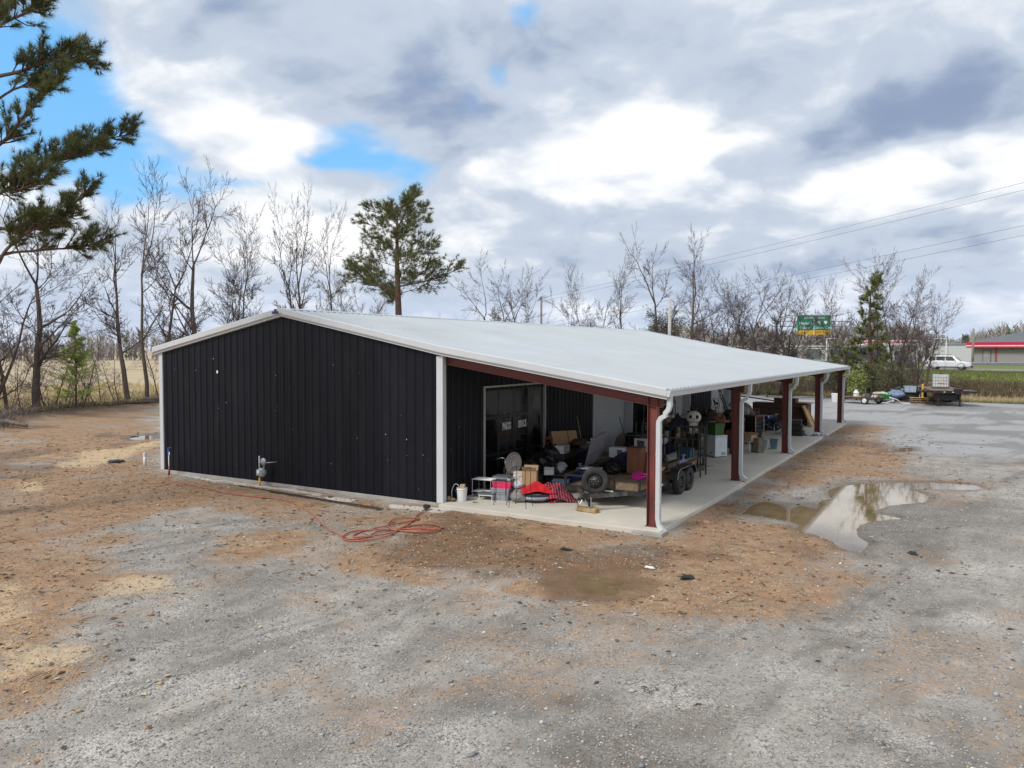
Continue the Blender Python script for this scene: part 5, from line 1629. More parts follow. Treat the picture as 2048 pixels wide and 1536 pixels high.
wood_chair('brown wooden chair turned over on the furniture behind the green bin', (14.9, 15.6, 1.0), 0, M_WOOD, rot=(R(160), R(12), R(40)))
t = thing('storage_chest', 'dark covered chest stacked behind the freezer', 'chest', (14.7, 15.4, FZ), R(-10))
part('body', MB().b2((-.6, -.4, 0), (.6, .4, .72)), M_WOODD, t, bevel=.02)
part('lid', MB().b2((-.62, -.42, .722), (.62, .42, .80)), M_WOODD, t, bevel=.02)
t = thing('armchair', 'grey upholstered chair with pale wooden frame above the green bin', 'armchair', (14.1, 16.4, .85), R(-60), None, (R(15), R(20), R(-50)))
part('seat', MB().b2((-.3, -.3, .3), (.3, .3, .46)), mat('dark_tweed', (.07, .07, .078), .95), t, bevel=.05)
part('backrest', MB().b2((-.3, .22, .4), (.3, .36, .95)), MATS['dark_tweed'], t, bevel=.05)
for sx in (-1, 1): part('arm', MB().tube([(sx * .34, -.28, 0), (sx * .34, -.3, .58), (sx * .34, .28, .6), (sx * .34, .34, 0)], .025, 6), M_FUR_T, t)
t = thing('wicker_basket_chair', 'round backed orange wicker basket on the green bin', 'basket', (16.15, 13.95, 1.5), R(-35))
part('rim', MB().tube([(math.cos(a) * .3, 0, math.sin(a) * .33) for a in [k * math.pi / 12 for k in range(13)]], .022, 6), M_WICK, t)
for k in range(9):
    xq = -.24 + .06 * k
    part('rib', MB().cyl((xq, 0, -.02), (xq * 1.05, .01, .33 * math.sqrt(max(0, 1 - (xq / .3) ** 2))), .013, n=5), M_WICK, t)
part('base', MB().lathe([(.001, -.04), (.27, -.04), (.31, .0), (.29, .02), (.001, .0)], (0, .12, .0), 18), M_WICK, t)
tote('orange drink cooler behind the wicker basket', (15.4, 15.3, .93), (.32, .32, .42), M_ORNG, .2, lid=M_WHT, name='drink_cooler', cat='cooler')
bag('heap of rust brown cushions behind the wicker basket', (15.35, 15.8, .93), (.4, .35, .25), mat('rust_cloth', (.13, .05, .03), .95), 61, False, name='cushion_heap')
for i in range(2):
    solo('leaning_pole', MB().tube([(13.1, 27.3 + i * .5, .13), (12.42, 26.9 + i * .42, 2.25 - i * .08)], .035, 7), M_BLKMETAL, ['left black pole leaning on the far white door', 'right black pole leaning on the far white door'][i], 'pole', group='poles leaning on the far white door')
t = thing('floor_fan', 'black floor fan standing before the far white door', 'fan', (13.3, 23.4, FZ), R(-30))
part('stand', MB().cyl((0, 0, 0), (0, 0, 1.3), .025, n=8).cyl((0, 0, 0), (0, 0, .03), .24, .2, 14), M_BLK, t)
part('cage', MB().tube([(math.cos(a) * .26, -.05, 1.45 + math.sin(a) * .26) for a in [k * math.pi / 10 for k in range(20)]], .014, 5, True).tube([(math.cos(a) * .13, -.07, 1.45 + math.sin(a) * .13) for a in [k * math.pi / 10 for k in range(20)]], .008, 5, True), M_BLK, t)
part('motor', MB().cyl((0, -.06, 1.45), (0, .14, 1.45), .07, n=10), M_GREYP, t)
for k in range(3):
    a = k * 2.094
    part('blade', MB().box((math.cos(a) * .12, -.03, 1.45 + math.sin(a) * .12), (.18, .01, .09), (.4, -a, 0)), M_DGREY, t)
# second column area
t = thing('tube_chair', 'white tubular metal seat with a cardboard box on it', 'chair', (16.92, 15.55, FZ), R(-30))
part('frame', MB().tube(smooth_path([(-.25, -.2, 0), (-.25, -.2, .4), (-.2, -.2, .43), (.2, -.2, .43), (.25, -.2, .4), (.25, -.2, 0)], 4), .016, 6).tube(smooth_path([(-.25, .2, 0), (-.25, .2, .4), (-.2, .2, .43), (.2, .2, .43), (.25, .2, .4), (.25, .2, 0)], 4), .016, 6), M_WHT, t, smooth=True)
part('seat', MB().b2((-.24, -.22, .43), (.24, .22, .46)), M_WHT, t, bevel=.01)
carton('open tan carton on the white tubular seat', (16.95, 15.55, .585), (.5, .36, .26), M_CARD2, R(-28))
t = thing('stone_planter', 'mottled brown stone look planter box by the second column', 'planter', (17.3, 15.5, FZ), R(-30))
part('shell', MB().taper((0, 0, 0), (.42, .34), (.38, .32), .58), M_STONE, t, bevel=.03)
part('rim', MB().taper((0, 0, .58), (.4, .34), (.4, .34), .03), M_STONE, t, bevel=.01)
t = thing('waste_bin', 'pale grey waste bin behind the stone planter', 'bin', (17.36, 16.5, FZ))
part('body', MB().taper((0, 0, 0), (.24, .22), (.33, .28), .42), mat('pale_grey_plastic', (.36, .42, .44), .5), t, bevel=.02)
part('rim', MB().taper((0, 0, .42), (.345, .295), (.35, .3), .02), MATS['pale_grey_plastic'], t)
t = thing('waste_bin', 'blue grey waste bin standing apart in front of the bicycle', 'bin', (17.62, 17.15, FZ), .15)
part('body', MB().taper((0, 0, 0), (.25, .22), (.34, .3), .40), mat('steel_blue_plastic', (.11, .19, .24), .5), t, bevel=.02)
part('rim', MB().taper((0, 0, .40), (.355, .31), (.36, .315), .025), MATS['steel_blue_plastic'], t)
t = thing('crate_rack', 'steel rack holding a tall stack of black crates', 'rack', (16.45, 18.4, FZ), R(-30))
for sx in (-1, 1):
    for sy in (-1, 1): part('post', MB().cyl((sx * .36, sy * .26, 0), (sx * .36, sy * .26, 1.3), .016, n=6), M_STEEL, t)
part('top_board', MB().b2((-.4, -.3, 1.28), (.4, .3, 1.33)), M_WOOD, t)
for k in range(7):
    o = thing('black_crate', ['lowest black crate in the steel rack', 'second black crate from the bottom of the steel rack', 'third black crate from the bottom of the steel rack', 'middle black crate of seven in the steel rack', 'third black crate from the top of the steel rack', 'second black crate from the top of the steel rack', 'topmost black crate in the steel rack'][k], 'crate', (16.45, 18.4, FZ + .02 + k * .175), R(-30), 'black crates stacked in the rack')
    part('body', MB().taper((0, 0, 0), (.56, .42), (.64, .48), .15), M_BLK, o, bevel=.008)
    part('rim', MB().taper((0, 0, .15), (.66, .5), (.66, .5), .018), M_BLK, o)
carton('printed carton standing left of the black crate stack', (15.85, 18.0), (.4, .4, .9), mat('faded_carton', (.36, .22, .15), .85, var=.4, scale=6), R(-30), False)
bag('grey floral cushion pile on the printed carton', (15.75, 18.1, 1.04), (.38, .35, .25), mat('floral_grey_cloth', (.24, .23, .22), .95, var=.8, scale=16), 71, False, name='cushion_heap')
t = thing('patterned_cushion', 'grey patterned cushion leaning on the clothes near the second column', 'cushion', (15.95, 18.6, 1.5), 0, None, (R(60), R(20), R(30)))
part('pad', MB().blobm((0, 0, 0), (.28, .34, .09), 16, 8, 0, 1, .5), MATS['floral_grey_cloth'], t, smooth=True)
part('piping', MB().tube([(.27 * math.copysign(abs(math.cos(a)) ** .5, math.cos(a)), .33 * math.copysign(abs(math.sin(a)) ** .5, math.sin(a)), 0) for a in [k * math.pi / 12 + .01 for k in range(24)]], .012, 5, True), M_GREYP, t)
t = thing('small_chair_frame', 'tiny wooden chair frame on top of the crate rack', 'chair', (16.62, 18.3, 1.46), R(-20))
part('frame', MB().tube([(-.1, 0, 0), (-.1, 0, .3), (.1, 0, .3), (.1, 0, 0)], .014, 5).tube([(-.1, 0, .12), (.1, 0, .12)], .01, 5), M_FUR_T, t)
part('seat', MB().b2((-.1, -.16, .1), (.1, 0, .115)), M_FUR_T, t)
t = thing('table_lamp', 'white lamp shade poking out above the cushions', 'lamp', (15.3, 19.4, 1.75), 0, None, (.5, .4, 0))
part('shade', MB().lathe([(.12, .26), (.24, 0), (.235, 0), (.115, .26)], n=18), M_WHT, t, smooth=True)
part('stem', MB().cyl((0, 0, -.4), (0, 0, .3), .012, n=6), M_STEEL, t)
t = thing('lamp_base_cabinet', 'brown cabinet under the white lamp shade', 'cabinet', (15.2, 19.5, FZ), R(-20))
part('carcass', MB().b2((-.4, -.3, 0), (.4, .3, 1.28)), M_WOODD, t, bevel=.01)
part('door', MB().b2((-.38, -.315, .1), (-.01, -.301, 1.2)), M_WOODD, t)
part('door', MB().b2((.01, -.315, .1), (.38, -.301, 1.2)), M_WOODD, t)
tote('blue lidded tote between the crate rack and the bicycle', (15.4, 25.6), (.8, .55, .75), M_BLUEP, R(-30), lid=mat('mid_blue_plastic', (.03, .1, .30), .45))
bag('black bag lying behind the bicycle wheel', (15.9, 25.2), (.5, .4, .3), M_BBAG, 72)
t = thing('wooden_wardrobe', 'long dark wooden wardrobe lying across the porch behind the bicycle', 'wardrobe', (15.85, 29.4, FZ), R(-5))
for k in range(6): part('plank', MB().b2((-1.95, -.4, .02 + k * .2), (1.15, .4, .02 + k * .2 + .192)), mat('reddish_dark_wood', (.10, .055, .042), .6, var=.35, scale=2, stretch=(.4, 4, 4)), t, bevel=.006)
part('end_panel', MB().b2((1.152, -.42, 0), (1.18, .42, 1.24)), M_WOODD, t)
t = thing('wooden_drawer_box', 'reddish wooden box on top of the long dark wardrobe', 'box', (15.75, 29.3, 1.34), R(-5))
part('body', MB().b2((-.62, -.3, 0), (.62, .3, .26)), MATS['reddish_dark_wood'], t, bevel=.008)
part('trim', MB().b2((-.63, -.31, .262), (.63, .31, .285)), M_WOOD, t)
solo('long_rail', MB().tube([(-.9, -1.2, .42), (.9, 1.1, .02)], .04, 5), M_WOODD, 'long dark rail propped on the wardrobe toward the wall', 'rail', (14.4, 27.9, 1.42))
solo('plywood_sheet', MB().box((0, 0, 0), (1.0, 1.0, .03), (0, R(2), R(-5))), M_PINE, 'pale plywood edge lying on the right of the wardrobe', 'plywood', (16.65, 29.45, 1.38))
for k in range(3):
    o = thing('black_tote', ['bottom black tote near the fourth column', 'middle black tote near the fourth column', 'top open black tote near the fourth column'][k], 'tote', (17.42 - .05 * k, 23.1, FZ + .005 + k * .262), R(4 * k - 3), 'black totes near the fourth column')
    part('body', MB().taper((0, 0, 0), (.72, .5), (.80, .56), .23), M_BLK, o, bevel=.015)
    part('rim', MB().taper((0, 0, .23), (.83, .59), (.83, .59), .025), M_BLK, o)
    if k == 0: BT0 = o
_yl = solo('latch', MB().box((0, 0, .02), (.1, .05, .04)), M_YEL, 'small yellow clip on the black tote rim', 'clip', (17.88, 22.95, .40))
under(_yl, BT0)
t = thing('wood_frame_panel', 'pale wooden tray frame leaning beside the wardrobe', 'frame', (17.35, 28.6, FZ), 0, None, (0, R(-24), R(-5)))
part('panel', MB().b2((-.01, -.4, 0), (.01, .4, 1.2)), M_PINE, t)
for (a_, b_) in (((-.02, -.44, 0), (.06, -.401, 1.24)), ((-.02, .401, 0), (.06, .44, 1.24)), ((-.02, -.4, 1.201), (.06, .4, 1.24)), ((-.02, -.4, -.04), (.06, .4, -.001))): part('frame_rail', MB().b2(a_, b_), M_PINE, t)
for i, (bx, by, r_) in enumerate(((17.98, 23.35, .26), (18.32, 23.45, .22), (18.66, 23.75, .2))):
    bag(['leftmost white sack at the fourth column base', 'middle white printed sack at the fourth column base', 'rightmost white sack spilling off the slab by the fourth column'][i], (bx, by, FZ - (.06 if i == 2 else 0)), (r_, r_ * .7, .10), M_BAG, 80 + i, False, group='white sacks at the fourth column')
    if i == 1: SACK = bpy.data.objects[COL.objects[-2].name] if COL.objects[-2].type == 'EMPTY' else COL.objects[-1].parent
_bp = solo('bag_print', MB().box((0, 0, 0), (.22, .004, .07), (R(-20), 0, .1)), M_DGREY, 'dark printed strip on the middle white sack', 'print', (18.32, 23.29, .20))
under(_bp, SACK)
solo('brick_piece', MB().box((0, 0, .03), (.16, .1, .07), (.2, .1, 0)), mat('pink_brick', (.46, .24, .20), .9), 'pinkish brick piece on the gravel beside the slab', 'brick', (19.22, 1.58, .01), .5, bevel=.01)
# stray yard litter that stands out
for i, (bx, by, s_, lb, m_) in enumerate(((17.3, -2.55, .12, 'black scrap on the clay left of the near column', M_BLK), (20.3, -3.35, .16, 'black rag on the rust coloured gravel', M_BLK), (23.9, 1.0, .14, 'dark scrap right of the big puddle', M_BLK), (19.4, -3.0, .10, 'white stone on the clay near the brown puddle', M_WHT), (-3.6, .55, .3, 'dark lump of debris on the pale streak left of the building', M_BLK))):
    solo('debris_scrap', MB().blobm((0, 0, s_ * .12), (s_, s_ * .6, s_ * .25), 10, 6, .35, i), m_, lb, 'debris', (bx, by, float(ground_h(np.array([bx]), np.array([by]))[0]) + .005), i)

# ------------------------------------------------------------------ more stored clutter along the back wall
M_SHELFM = mat('grey_shelf_steel', (.16, .165, .17), .5, .4, var=.2)
t = thing('storage_shelf', 'grey steel shelving crammed with boxes right of the first white door', 'shelf', (12.72, 16.4, FZ))
for sx in (-.25, .25):
    for sy in (-1.4, 1.4): part('post', MB().b2((sx - .02, sy - .02, 0), (sx + .02, sy + .02, 1.9)), M_SHELFM, t)
for zq in (.15, .7, 1.25, 1.8): part('shelf', MB().b2((-.27, -1.42, zq), (.27, 1.42, zq + .03)), M_SHELFM, t)
LV_ = ['bottom', 'second', 'third', 'top']
for j, zq in enumerate((.18, .73, 1.28, 1.83)):
    for k in range(3):
        yq = 15.45 + k * .95 + random.uniform(-.08, .08)
        ps = ['left', 'middle', 'right'][k]
        if (j + k) % 2: carton('box at the %s of the %s level of the steel shelving' % (ps, LV_[j]), (12.74, yq, zq + FZ), (.42, .6, .3 + .08 * ((j * k) % 2)), [M_CARD, M_CARD2, MATS['faded_carton']][(j + k) % 3], R(90 + random.uniform(-6, 6)), False)
        else: tote('tote at the %s of the %s level of the steel shelving' % (ps, LV_[j]), (12.74, yq, zq + FZ), (.6, .42, .36), [M_BLK, M_DGREY, M_BLUEP][(j + k) % 3], R(90), lid=M_DGREY)
t = thing('riding_mower', 'dark riding mower parked behind the trailer rack', 'mower', (14.5, 12.6, FZ), R(70))
part('hood', MB().b2((.1, -.26, .42), (.95, .26, .88)), M_BLKMETAL, t, bevel=.08)
part('deck', MB().b2((-.6, -.5, .12), (.55, .5, .28)), M_BLKMETAL, t, bevel=.05)
part('chassis', MB().b2((-.75, -.22, .25), (.9, .22, .45)), M_BLKMETAL, t, bevel=.03)
part('seat', MB().b2((-.55, -.24, .6), (-.15, .24, .72)).box((-.58, 0, .9), (.12, .46, .42), (0, -.2, 0)), M_LEATH, t, bevel=.04)
part('steering_wheel', MB().tube([(.12 + .05 * math.cos(a), .18 * math.cos(a + 1.57), 1.0 + .16 * math.sin(a + 1.57)) for a in [k * math.pi / 8 for k in range(16)]], .014, 5, True), M_BLK, t)
for sy in (-1, 1):
    wheel(t, (-.5, sy * .42, .27), .27, .24, 'y', hub=M_ALU, seg=20, lug=False)
    wheel(t, (.75, sy * .38, .19), .19, .16, 'y', hub=M_ALU, seg=18, lug=False)
    part('headlamp', MB().box((.955, sy * .16, .72), (.02, .12, .08)), M_WHT, t)
t = thing('tool_chest', 'black tool chest behind the near column load', 'tool chest', (13.5, 13.9, FZ), R(85))
part('cabinet', MB().b2((-.4, -.25, .1), (.4, .25, 1.05)), M_BLK, t, bevel=.01)
for k in range(5):
    d_ = part('drawer', MB().b2((-.37, -.268, .16 + k * .175), (.37, -.251, .31 + k * .175)), M_BLKMETAL, t, bevel=.004)
    part('pull', MB().b2((-.3, -.285, .28 + k * .175), (.3, -.269, .295 + k * .175)), M_CHROME, d_)
EX = [('black bag heap between the recliner and the mower', 13.6, 11.6, .55, .5, M_BBAG), ('dark quilt heap behind the steel crate rack', 14.4, 17.6, .6, .7, M_NAVYCL), ('brown blanket heap left of the brown lamp cabinet', 14.2, 19.2, .55, .75, MATS['brown_cloth']), ('black bag heap in front of the far white door', 13.6, 25.4, .6, .5, M_BBAG), ('grey cloth heap beside the wardrobe end', 13.5, 28.4, .65, .6, M_GREYCL), ('dark bag heap behind the blue bicycle', 15.0, 22.4, .6, .6, M_BBAG), ('rust cloth heap on the floor behind the planter', 15.9, 16.6, .4, .4, MATS['rust_cloth'])]
for i, (lb, bx, by, rr_, hh_, m_) in enumerate(EX): bag(lb, (bx, by), (rr_, rr_ * .9, hh_), m_, 140 + i, False, name='clutter_heap')
wood_chair('brown wooden chair standing left of the lamp cabinet', (14.0, 20.6, FZ), R(60), M_WOOD)
wood_chair('dark wooden chair standing before the second white door', (14.3, 21.6, FZ), R(20), M_WOODD)
wood_chair('wooden chair upside down on the dark quilt heap', (14.3, 17.5, 1.75), 0, M_WOOD, rot=(R(170), R(-10), R(15)))
t = thing('round_table', 'dark round table stacked on edge behind the recliner', 'table', (13.2, 10.9, .62), 0, None, (R(82), 0, R(70)))
part('top', MB().cyl((0, 0, 0), (0, 0, .04), .5, n=28), M_WOODD, t)
part('pedestal', MB().cyl((0, 0, .04), (0, 0, .6), .05, .04, 10), M_WOODD, t)
for k in range(4): part('leg', MB().box((math.cos(k * 1.571) * .2, math.sin(k * 1.571) * .2, .58), (.4, .06, .05), (0, 0, k * 1.571)), M_WOODD, t)
solo('ladder', MB().b2((-.2, -.02, 0), (-.16, .02, 2.3)).b2((.16, -.02, 0), (.2, .02, 2.3)).b2((-.16, -.015, .3), (.16, .015, .33)).b2((-.16, -.015, .7), (.16, .015, .73)).b2((-.16, -.015, 1.1), (.16, .015, 1.13)).b2((-.16, -.015, 1.5), (.16, .015, 1.53)).b2((-.16, -.015, 1.9), (.16, .015, 1.93)), M_ALU, 'aluminium ladder leaning on the black wall between the white doors', 'ladder', (12.95, 24.6, FZ), 0, rot=(R(8), 0, R(90)))
tote('purple lidded tote beside the white freezer', (16.62, 14.5), (.3, .4, .62), mat('purple_plastic', (.06, .03, .12), .5), R(-35), lid=M_DGREY)

# ================================================================== FAR LOT, ROAD AND SHOPS
def gz(x_, y_):
    return float(ground_h(np.array([float(x_)]), np.array([float(y_)]))[0])


def road_y(x_, t_):
    return t_ - .12 * (x_ - 27.)


RA = -math.atan(.12)
xs = np.linspace(-16, 420, 60)


def strip(t0, t1, dz_, mt, name):
    vs_, fs_ = [], []
    for x_ in xs:
        for t_ in (t0, t1): vs_.append((x_, road_y(x_, t_), 2.06 + dz_))
    for i in range(len(xs) - 1): fs_.append((2 * i, 2 * i + 2, 2 * i + 3, 2 * i + 1))
    return struct(name, MB().add(vs_, fs_), mt)


strip(87.0, 98.0, 0, mat('road_asphalt', (.20, .20, .20), .85, var=.15, scale=.3, obj=False), 'road')
M_LINE = mat('road_paint', (.7, .7, .68), .7)
strip(87.6, 87.75, .004, M_LINE, 'road_marking')
strip(92.4, 92.52, .004, mat('yellow_road_paint', (.6, .4, .05), .7), 'road_marking')
strip(97.3, 97.45, .004, M_LINE, 'road_marking')
# guard rail
t = thing('guard_rail', 'galvanised guard rail along the far road edge beyond the car', 'guard rail', (0, 0, 0))
M_GALV = mat('blue_grey_galvanised', (.30, .34, .40), .45, .5, var=.12)
gp_ = [(0, .0), (-.05, .05), (-.05, .10), (0, .15), (0, .17), (-.05, .22), (-.05, .27), (0, .32)]
x0_, x1_ = -40., 75.
vs_, fs_ = [], []
for x_ in (x0_, x1_):
    for (a_, b_) in gp_: vs_.append((x_, road_y(x_, 100.) + a_ * 1.4, 2.55 + b_))
for j in range(len(gp_) - 1): fs_.append((j, len(gp_) + j, len(gp_) + j + 1, j + 1))
part('beam', MB().add(vs_, fs_), M_GALV, t, solid=.006)
x_ = x0_ + .5
pm = MB().b2((-.06, .02, 0), (.06, .18, .95)).mesh('post', M_GALV)
while x_ < x1_:
    part('post', pm, M_GALV, t, loc=(x_, road_y(x_, 100.), 1.95))
    x_ += 2.4


# white sport utility car on the road
def suv(label, loc, rz):
    t = thing('car', label, 'car', loc, rz)
    M_CP = mat('white_car_paint', (.66, .67, .68), .22, var=.04, coat=.6)
    M_CG = mat('car_glass', (.02, .024, .028), .06, spec=.7)
    # body loft: x, zbot, zbelt, half width bottom, half width belt
    st = [(-2.42, .50, .82, .78, .80), (-2.36, .34, 1.02, .88, .88), (-1.9, .32, 1.10, .95, .95), (-1.0, .30, 1.10, .97, .97), (.4, .30, 1.07, .97, .97), (1.05, .30, 1.06, .97, .95), (1.6, .32, 1.0, .96, .92), (2.15, .34, .92, .92, .86), (2.40, .40, .82, .82, .78), (2.46, .50, .70, .72, .70)]
    vs_, fs_ = [], []
    for (x_, zb, zt, wb, wt) in st:
        zm = zb + (zt - zb) * .55
        vs_ += [(x_, -wb * .92, zb), (x_, -wb, zb + .08), (x_, -max(wb, wt), zm), (x_, -wt, zt - .05), (x_, -wt * .93, zt), (x_, wt * .93, zt), (x_, wt, zt - .05), (x_, max(wb, wt), zm), (x_, wb, zb + .08), (x_, wb * .92, zb)]
    for i in range(len(st) - 1):
        for j in range(10):
            j2 = (j + 1) % 10
            fs_.append((i * 10 + j, i * 10 + j2, i * 10 + 10 + j2, i * 10 + 10 + j))
    fs_ += [tuple(range(10)), tuple(range((len(st) - 1) * 10 + 9, (len(st) - 1) * 10 - 1, -1))]
    part('body', MB().add(vs_, fs_), M_CP, t, smooth=True, bevel=.02)
    cab = [(-2.30, 1.05, .80), (-2.02, 1.62, .66), (-1.6, 1.74, .64), (-.3, 1.76, .65), (.35, 1.70, .64), (.62, 1.58, .66), (1.25, 1.06, .82)]
    vs_, fs_ = [], []
    for (x_, zt, wt) in cab: vs_ += [(x_, -.86, 1.03), (x_, -wt, zt), (x_, wt, zt), (x_, .86, 1.03)]
    for i in range(len(cab) - 1):
        for j in range(3): fs_.append((i * 4 + j, i * 4 + j + 1, i * 4 + 5 + j, i * 4 + 4 + j))
    part('cabin', MB().add(vs_, fs_), M_CP, t, smooth=False)
    for s_ in (-1, 1):
        def wq(x_, f_):   # point on cabin side at fraction f up
            return None
        for (xa, xb, xc, xd) in ((-2.08, -1.30, -1.34, -1.88), (-1.22, -.30, -.34, -1.24), (-.22, .86, .42, -.26)):
            y0_, y1_ = s_ * .845, s_ * .69
            part('side_window', MB().add([(xa, y0_ + s_ * .02, 1.10), (xb, y0_ + s_ * .02, 1.10), (xc, y1_ + s_ * .02, 1.58), (xd, y1_ + s_ * .02, 1.58)], [(0, 1, 2, 3)]), M_CG, t)
        part('headlight', MB().box((2.24, s_ * .70, .78), (.22, .28, .13), (0, .1, -s_ * .35)), M_CHROME, t, bevel=.03)
        part('tail_light', MB().box((-2.36, s_ * .74, .92), (.12, .2, .3)), MATS['red_lens'], t, bevel=.03)
        part('mirror', MB().blobm((.78, s_ * 1.04, 1.14), (.07, .1, .07), 8, 6), M_CP, t, smooth=True)
        part('sill', MB().b2((-1.2, s_ * .95 - .02, .28), (1.2, s_ * .95 + .02, .40)), M_BLK, t)
        for x_ in (-.29, -1.2): part('door_handle', MB().box((x_, s_ * .985, .95), (.16, .03, .03)), M_CHROME, t)
        part('roof_rail', MB().b2((-1.7, s_ * .60 - .02, 1.76), (.2, s_ * .60 + .02, 1.81)), M_BLK, t)
        for x_ in (-1.42, 1.42):
            wheel(t, (x_, s_ * .84, .37), .37, .23, 'y', hub=M_STEEL, seg=22, lug=False)
            part('wheel_arch', MB().lathe([(.40, -.02), (.44, -.02), (.44, .03), (.40, .03)], (x_, s_ * .955, .38), 20, 'y'), M_BLK, t)
    part('windscreen', MB().add([(1.22, -.78, 1.10), (1.22, .78, 1.10), (.66, .60, 1.57), (.66, -.60, 1.57)], [(0, 1, 2, 3)]), M_CG, t, loc=(.03, 0, .02))
    part('rear_window', MB().add([(-2.27, -.7, 1.12), (-2.27, .7, 1.12), (-2.06, .58, 1.56), (-2.06, -.58, 1.56)], [(0, 3, 2, 1)]), M_CG, t, loc=(-.03, 0, .01))
    part('grille', MB().box((2.44, 0, .72), (.06, .9, .16)), M_BLK, t, bevel=.02)
    part('bumper', MB().box((2.42, 0, .45), (.12, 1.5, .16)), M_BLK, t, bevel=.03)
    return t


suv('white sport utility car on the road in front of the guard rail', (22.7, road_y(22.7, 89.6), 2.066), RA)


def shop():
    t = thing('store_building', 'grey block store with red fascia and grey hip roof', 'store', (25.4, 131.5, 2.35), R(-14))
    M_BLOCK = mat('grey_block_wall', (.29, .275, .265), .85, var=.08)
    part('wall', MB().b2((0, 0, -.4), (38, 20, 2.6)), M_BLOCK, t)
    fa = part('fascia', MB().b2((-.9, -.9, 2.45), (38.9, 20.9, 3.35)), mat('crimson_fascia', (.52, .012, .055), .4, var=.08), t)
    part('fascia_stripe', MB().b2((-.93, -.93, 2.70), (38.93, -.905, 2.88)), mat('pale_pink_stripe', (.78, .55, .60), .5), fa)
    part('roof', MB().add([(-.8, -.8, 3.36), (38.8, -.8, 3.36), (38.8, 20.8, 3.36), (-.8, 20.8, 3.36), (9, 10, 6.1), (29, 10, 6.1)], [(0, 1, 5, 4), (1, 2, 5), (2, 3, 4, 5), (3, 0, 4)]), mat('grey_shingle_roof', (.13, .14, .155), .9, var=.15, scale=1), t)
    for x_ in (3.2, 7.9, 12.6): part('downpipe', MB().b2((x_ - .09, -.16, -.1), (x_ + .09, -.01, 2.44)), mat('red_pipe', (.42, .02, .02), .5), t)
    d_ = part('door', MB().b2((1.4, -.06, -.05), (2.4, -.01, 2.05)), mat('grey_steel_door', (.26, .25, .245), .6), t)
    part('door_frame', MB().b2((1.3, -.08, -.05), (1.38, -.005, 2.15)).b2((2.42, -.08, -.05), (2.5, -.005, 2.15)).b2((1.381, -.08, 2.07), (2.419, -.005, 2.15)), M_DGREY, d_)
    part('wall_lamp', MB().box((5.5, -.1, 2.25), (.3, .2, .15)), M_DGREY, t)
    part('roof_vent', MB().cyl((6, 4, 4.4), (6, 4, 5.2), .18, n=8), M_GALV, t)
    part('roof_vent', MB().cyl((8.2, 5, 4.7), (8.2, 5, 5.3), .14, n=8), M_GALV, t)


shop()
t = thing('warehouse', 'long low white warehouse wall behind the car', 'warehouse', (3.0, 163.0, 2.5), R(-10))
M_WW = mat('white_warehouse_wall', (.52, .535, .54), .7, var=.06)
for k in range(12): part('wall_panel', MB().b2((k * 4.6 + .02, 0, -.5), (k * 4.6 + 4.58, 12, 3.0)), M_WW, t)
part('roof', MB().b2((-.2, -.2, 3.0), (55.4, 12.2, 3.25)), M_GALV, t)
t = thing('shop_block', 'beige flat shop block behind the trees left of the highway sign', 'shop', (-22, 148.0, 2.3), R(-16))
part('wall', MB().b2((0, 0, -.5), (30, 14, 2.6)), mat('beige_render', (.33, .31, .275), .8, var=.08), t)
part('parapet', MB().b2((-.2, -.2, 2.6), (30.2, 14.2, 3.0)), mat('pale_parapet', (.40, .38, .345), .8), t)
for k in range(6):
    w_ = part('window', MB().b2((2 + k * 4.6, -.05, .4), (4.8 + k * 4.6, -.01, 2.3)), M_CG if False else mat('shop_glass', (.10, .11, .12), .25), t)
    part('window_frame', MB().b2((1.9 + k * 4.6, -.07, 2.3), (4.9 + k * 4.6, -.005, 2.42)), M_WHT, w_)
t = thing('fuel_canopy', 'white fuel station canopy with pink stripe behind the evergreens', 'canopy', (6.2, 146.5, 2.5), R(-29))
part('deck', MB().b2((-.6, 0, 2.75), (12.2, 7, 3.75)), mat('canopy_white', (.62, .58, .57), .5), t)
part('stripe', MB().b2((-.63, -.03, 3.25), (12.23, -.005, 3.5)), mat('canopy_pink', (.58, .06, .14), .5), t)
for x_ in (1.5, 6, 10.5):
    for y_ in (1.5, 5.5): part('column', MB().b2((x_ - .18, y_ - .18, -.6), (x_ + .18, y_ + .18, 2.75)), M_WW, t)
for k, x_ in enumerate((1.5, 6, 10.5)):
    o = thing('fuel_pump', ['fuel pump at the left end of the canopy', 'fuel pump under the middle of the canopy', 'fuel pump at the right end of the canopy'][k], 'fuel pump', Vector((6.2, 146.5, 2.4)) + Matrix.Rotation(R(-29), 3, 'Z') @ Vector((x_, 3.2, 0)), R(-29), 'fuel pumps')
    part('cabinet', MB().b2((-.35, -.25, 0), (.35, .25, 1.9)), M_WHT, o, bevel=.05)
    part('display', MB().b2((-.25, -.262, 1.1), (.25, -.251, 1.5)), M_DGREY, o)
# billboard-like board with blue lettering
t = thing('roadside_board', 'dark roadside sign board with blue lettering behind the evergreens', 'sign', (12.4, 96.2, 2.2), R(28))
part('board', MB().b2((-2.05, -.08, 1.2), (2.05, .08, 2.55)), mat('dark_teal_board', (.035, .06, .085), .4), t, bevel=.02)
text('lettering', 'OVIO', 1.05, mat('bright_blue_letter', (.02, .22, .62), .5), t, (-1.0, -.085, 1.9), (R(90), 0, 0), sx=.62)
for x_ in (-1.6, 1.6): part('post', MB().cyl((x_, 0, -.6), (x_, 0, 1.2), .07, n=8), M_BLKMETAL, t)
